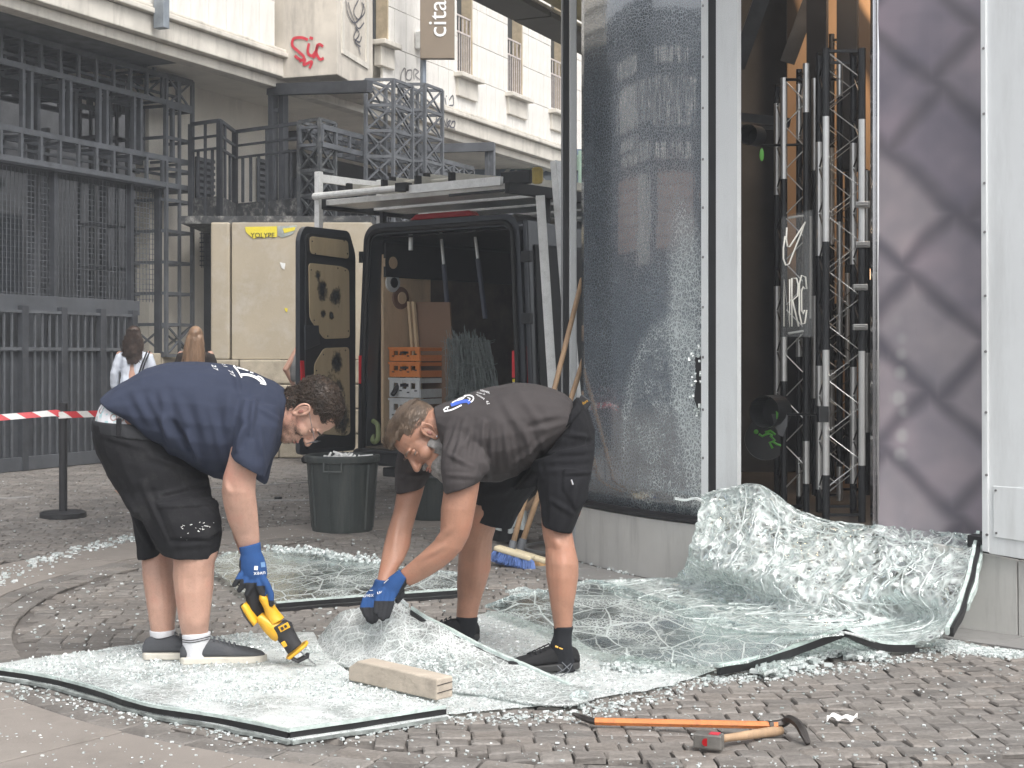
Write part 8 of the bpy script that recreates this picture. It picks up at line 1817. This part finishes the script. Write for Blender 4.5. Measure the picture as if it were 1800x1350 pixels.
# ================================================================ PASSERS-BY
def stander(label, px, Yp, hgt, shirt, hairm, skinm, curly, wd=1.0, legs=None, arm=None):
    gx = (px - 900) / F * Yp; t = empty('person', (gx, Yp, 0), label, 'person'); s = hgt / 1.65
    def q(x, y, z): return Vector((gx + x * s, Yp + y * s, z * s))
    sk = MB(); sk.ell(q(0, 0, 1.54), (.075 * s, .095 * s, .115 * s), n=12); sk.caps([q(0, 0, 1.30), q(0, .0, 1.45)], [.055 * s, .05 * s])
    for a in (-1, 1):
        sk.caps([q(a * .09, 0, .86), q(a * .10, -.01, .48), q(a * .10, .02, .09)], [.085 * s, .055 * s, .038 * s]); sk.caps([q(a * .10, .02, .05), q(a * .10, .14, .03)], [.035 * s, .028 * s])
        e_ = q(a * .25, .02, 1.06) if not arm else q(a * .33, -.02, 1.08); sk.caps([q(a * .17, 0, 1.34), e_, q(a * .24, .12, .86)], [.045 * s, .036 * s, .026 * s]); sk.ell(q(a * .24, .16, .80), (.022 * s, .04 * s, .05 * s), n=6)
    sk.caps([q(0, 0, 1.30), q(0, 0, 1.12), q(0, 0, .92)], [.10 * s, .11 * s, .13 * s]); blob('body', sk, .010, 3, skinm, t)
    c = MB(); c.caps([q(-.12, 0, 1.30), q(.12, 0, 1.30)], [.075 * s] * 2); c.caps([q(-.05, 0, 1.28), q(-.05, 0, 1.1), q(-.05, 0, .90)], [.115 * s, .105 * s, .125 * s]); c.caps([q(.05, 0, 1.28), q(.05, 0, 1.1), q(.05, 0, .90)], [.115 * s, .105 * s, .125 * s])
    for a in (-1, 1): c.caps([q(a * .16, 0, 1.31), q(a * .235, .01, 1.12), q(a * .25, .05, .98)], [.066 * s, .056 * s, .05 * s])
    blob('top', c, .009, 4, shirt, t, wob=.006)
    c = MB()
    for a in (-1, 1): c.caps([q(a * .075, 0, .90), q(a * .10, 0, .5), q(a * .105, .02, .14)], [.115 * s, .085 * s, .065 * s])
    blob('trousers', c, .010, 3, legs or M_SHORT, t)
    for a in (-1, 1):
        c = MB(); c.caps([q(a * .105, -.04, .045), q(a * .105, .15, .035)], [.045 * s, .038 * s]); c.build('shoe', M_BSHOE, t, smooth=True)
    hb = MB(); top = 1.665
    hb.ell(q(0, -.005, 1.56), (.088 * s, .105 * s, .118 * s), n=12)
    if curly: hb.ell(q(0, -.05, 1.46), (.125 * s, .08 * s, .17 * s), n=10); hb.ell(q(.02, -.06, 1.33), (.10 * s, .06 * s, .12 * s), n=10)
    else: hb.loft([(0, 0, 1, 1, 1, 1)] * 0 or [], 4) if False else hb.caps([q(-.04, -.05, 1.52), q(-.065, -.075, 1.35), q(-.075, -.09, 1.14)], [.065 * s, .058 * s, .05 * s]); hb.caps([q(.04, -.05, 1.52), q(.065, -.075, 1.35), q(.075, -.09, 1.14)], [.065 * s, .058 * s, .05 * s]) if not curly else None; (not curly) and hb.caps([q(0, -.06, 1.5), q(0, -.085, 1.3), q(0, -.1, 1.12)], [.07 * s, .065 * s, .05 * s])
    ho, hbv = blob('hair', hb, .009, 3, hairm, t, wob=.012 if curly else .003)
    st = MB()
    for i in range(1100 if curly else 900):
        x = RNG.normal() * .055; z = 1.30 + .34 * RNG.random() if curly else 1.14 + .5 * RNG.random(); o = q(x, -.6, z); h, n_, k, ds = hbv.ray_cast(o, Vector((0, 1, 0)))
        if h is None: continue
        if curly:
            a0 = RNG.random() * 6; st.tube([h + n_ * .004 + Vector((.012 * math.sin(a0 + j * 1.3), -.004, -.014 * j)) for j in range(6)], .0028, 3, caps=False)
        else: st.tube([h + n_ * .003, h + n_ * .005 + Vector((x * .1, -.003, -.06)), h + n_ * .003 + Vector((x * .25, .0, -.13))], .0022, 3, caps=False)
    st.build('hair_strands', hairm, ho, kind='stuff', smooth=True)
    return t, q, s
M_LB = cloth_mat('pale_blue_blouse', (.62, .66, .74)); M_BKT = cloth_mat('dark_top', (.03, .024, .022))
w1, q1, s1_ = stander('woman with dark curly hair and pale blue blouse seen from behind near the gate', 236, 15.8, 1.49, M_LB, mat('dark_curly_hair', (.05, .032, .024), .5, var=.5, scale=20, bump=0), M_SK1, True)
bg_ = empty('shoulder_bag', q1(.10, -.14, .85), 'black shoulder bag on the back of the woman in the pale blouse', 'bag')
mb = MB(); mb.ell(q1(.14, -.15, .98), (.17, .06, .10), n=8); mb.build('bag_body', M_BLK, bg_, smooth=True)
for dx in (0, .03): mb = MB(); mb.tube([q1(.16 + dx, -.03, 1.375), q1(.13 + dx, -.125, 1.25), q1(.08 + dx, -.15, 1.08)], .009, 6); mb.build('strap', M_BLK, bg_)
stander('woman with long straight auburn hair and dark top seen from behind near the beige wall', 344, 15.6, 1.49, M_BKT, M_HAIRL, M_SK1, False)
stander('passer-by hidden behind the open van door, only elbow and shoes showing', 553, 16.5, 1.6, cloth_mat('grey_jumper', (.2, .2, .2)), M_HAIRD, M_SK1, True, legs=cloth_mat('pale_trousers', (.5, .5, .5)), arm=True)

# ================================================================ HAZE
hz = bpy.data.materials.new('street_haze'); hz.use_nodes = True; t_ = hz.node_tree; t_.nodes.remove(t_.nodes['Principled BSDF'])
pv = t_.nodes.new('ShaderNodeVolumePrincipled'); pv.inputs['Color'].default_value = (.9, .93, .97, 1); pv.inputs['Density'].default_value = .0045; pv.inputs['Anisotropy'].default_value = .2
t_.links.new(pv.outputs[0], t_.nodes['Material Output'].inputs['Volume'])
mb = MB(); mb.box((2, 20, 5.4), (90, 62, 13.2)); mb.build('haze', hz, kind='stuff')
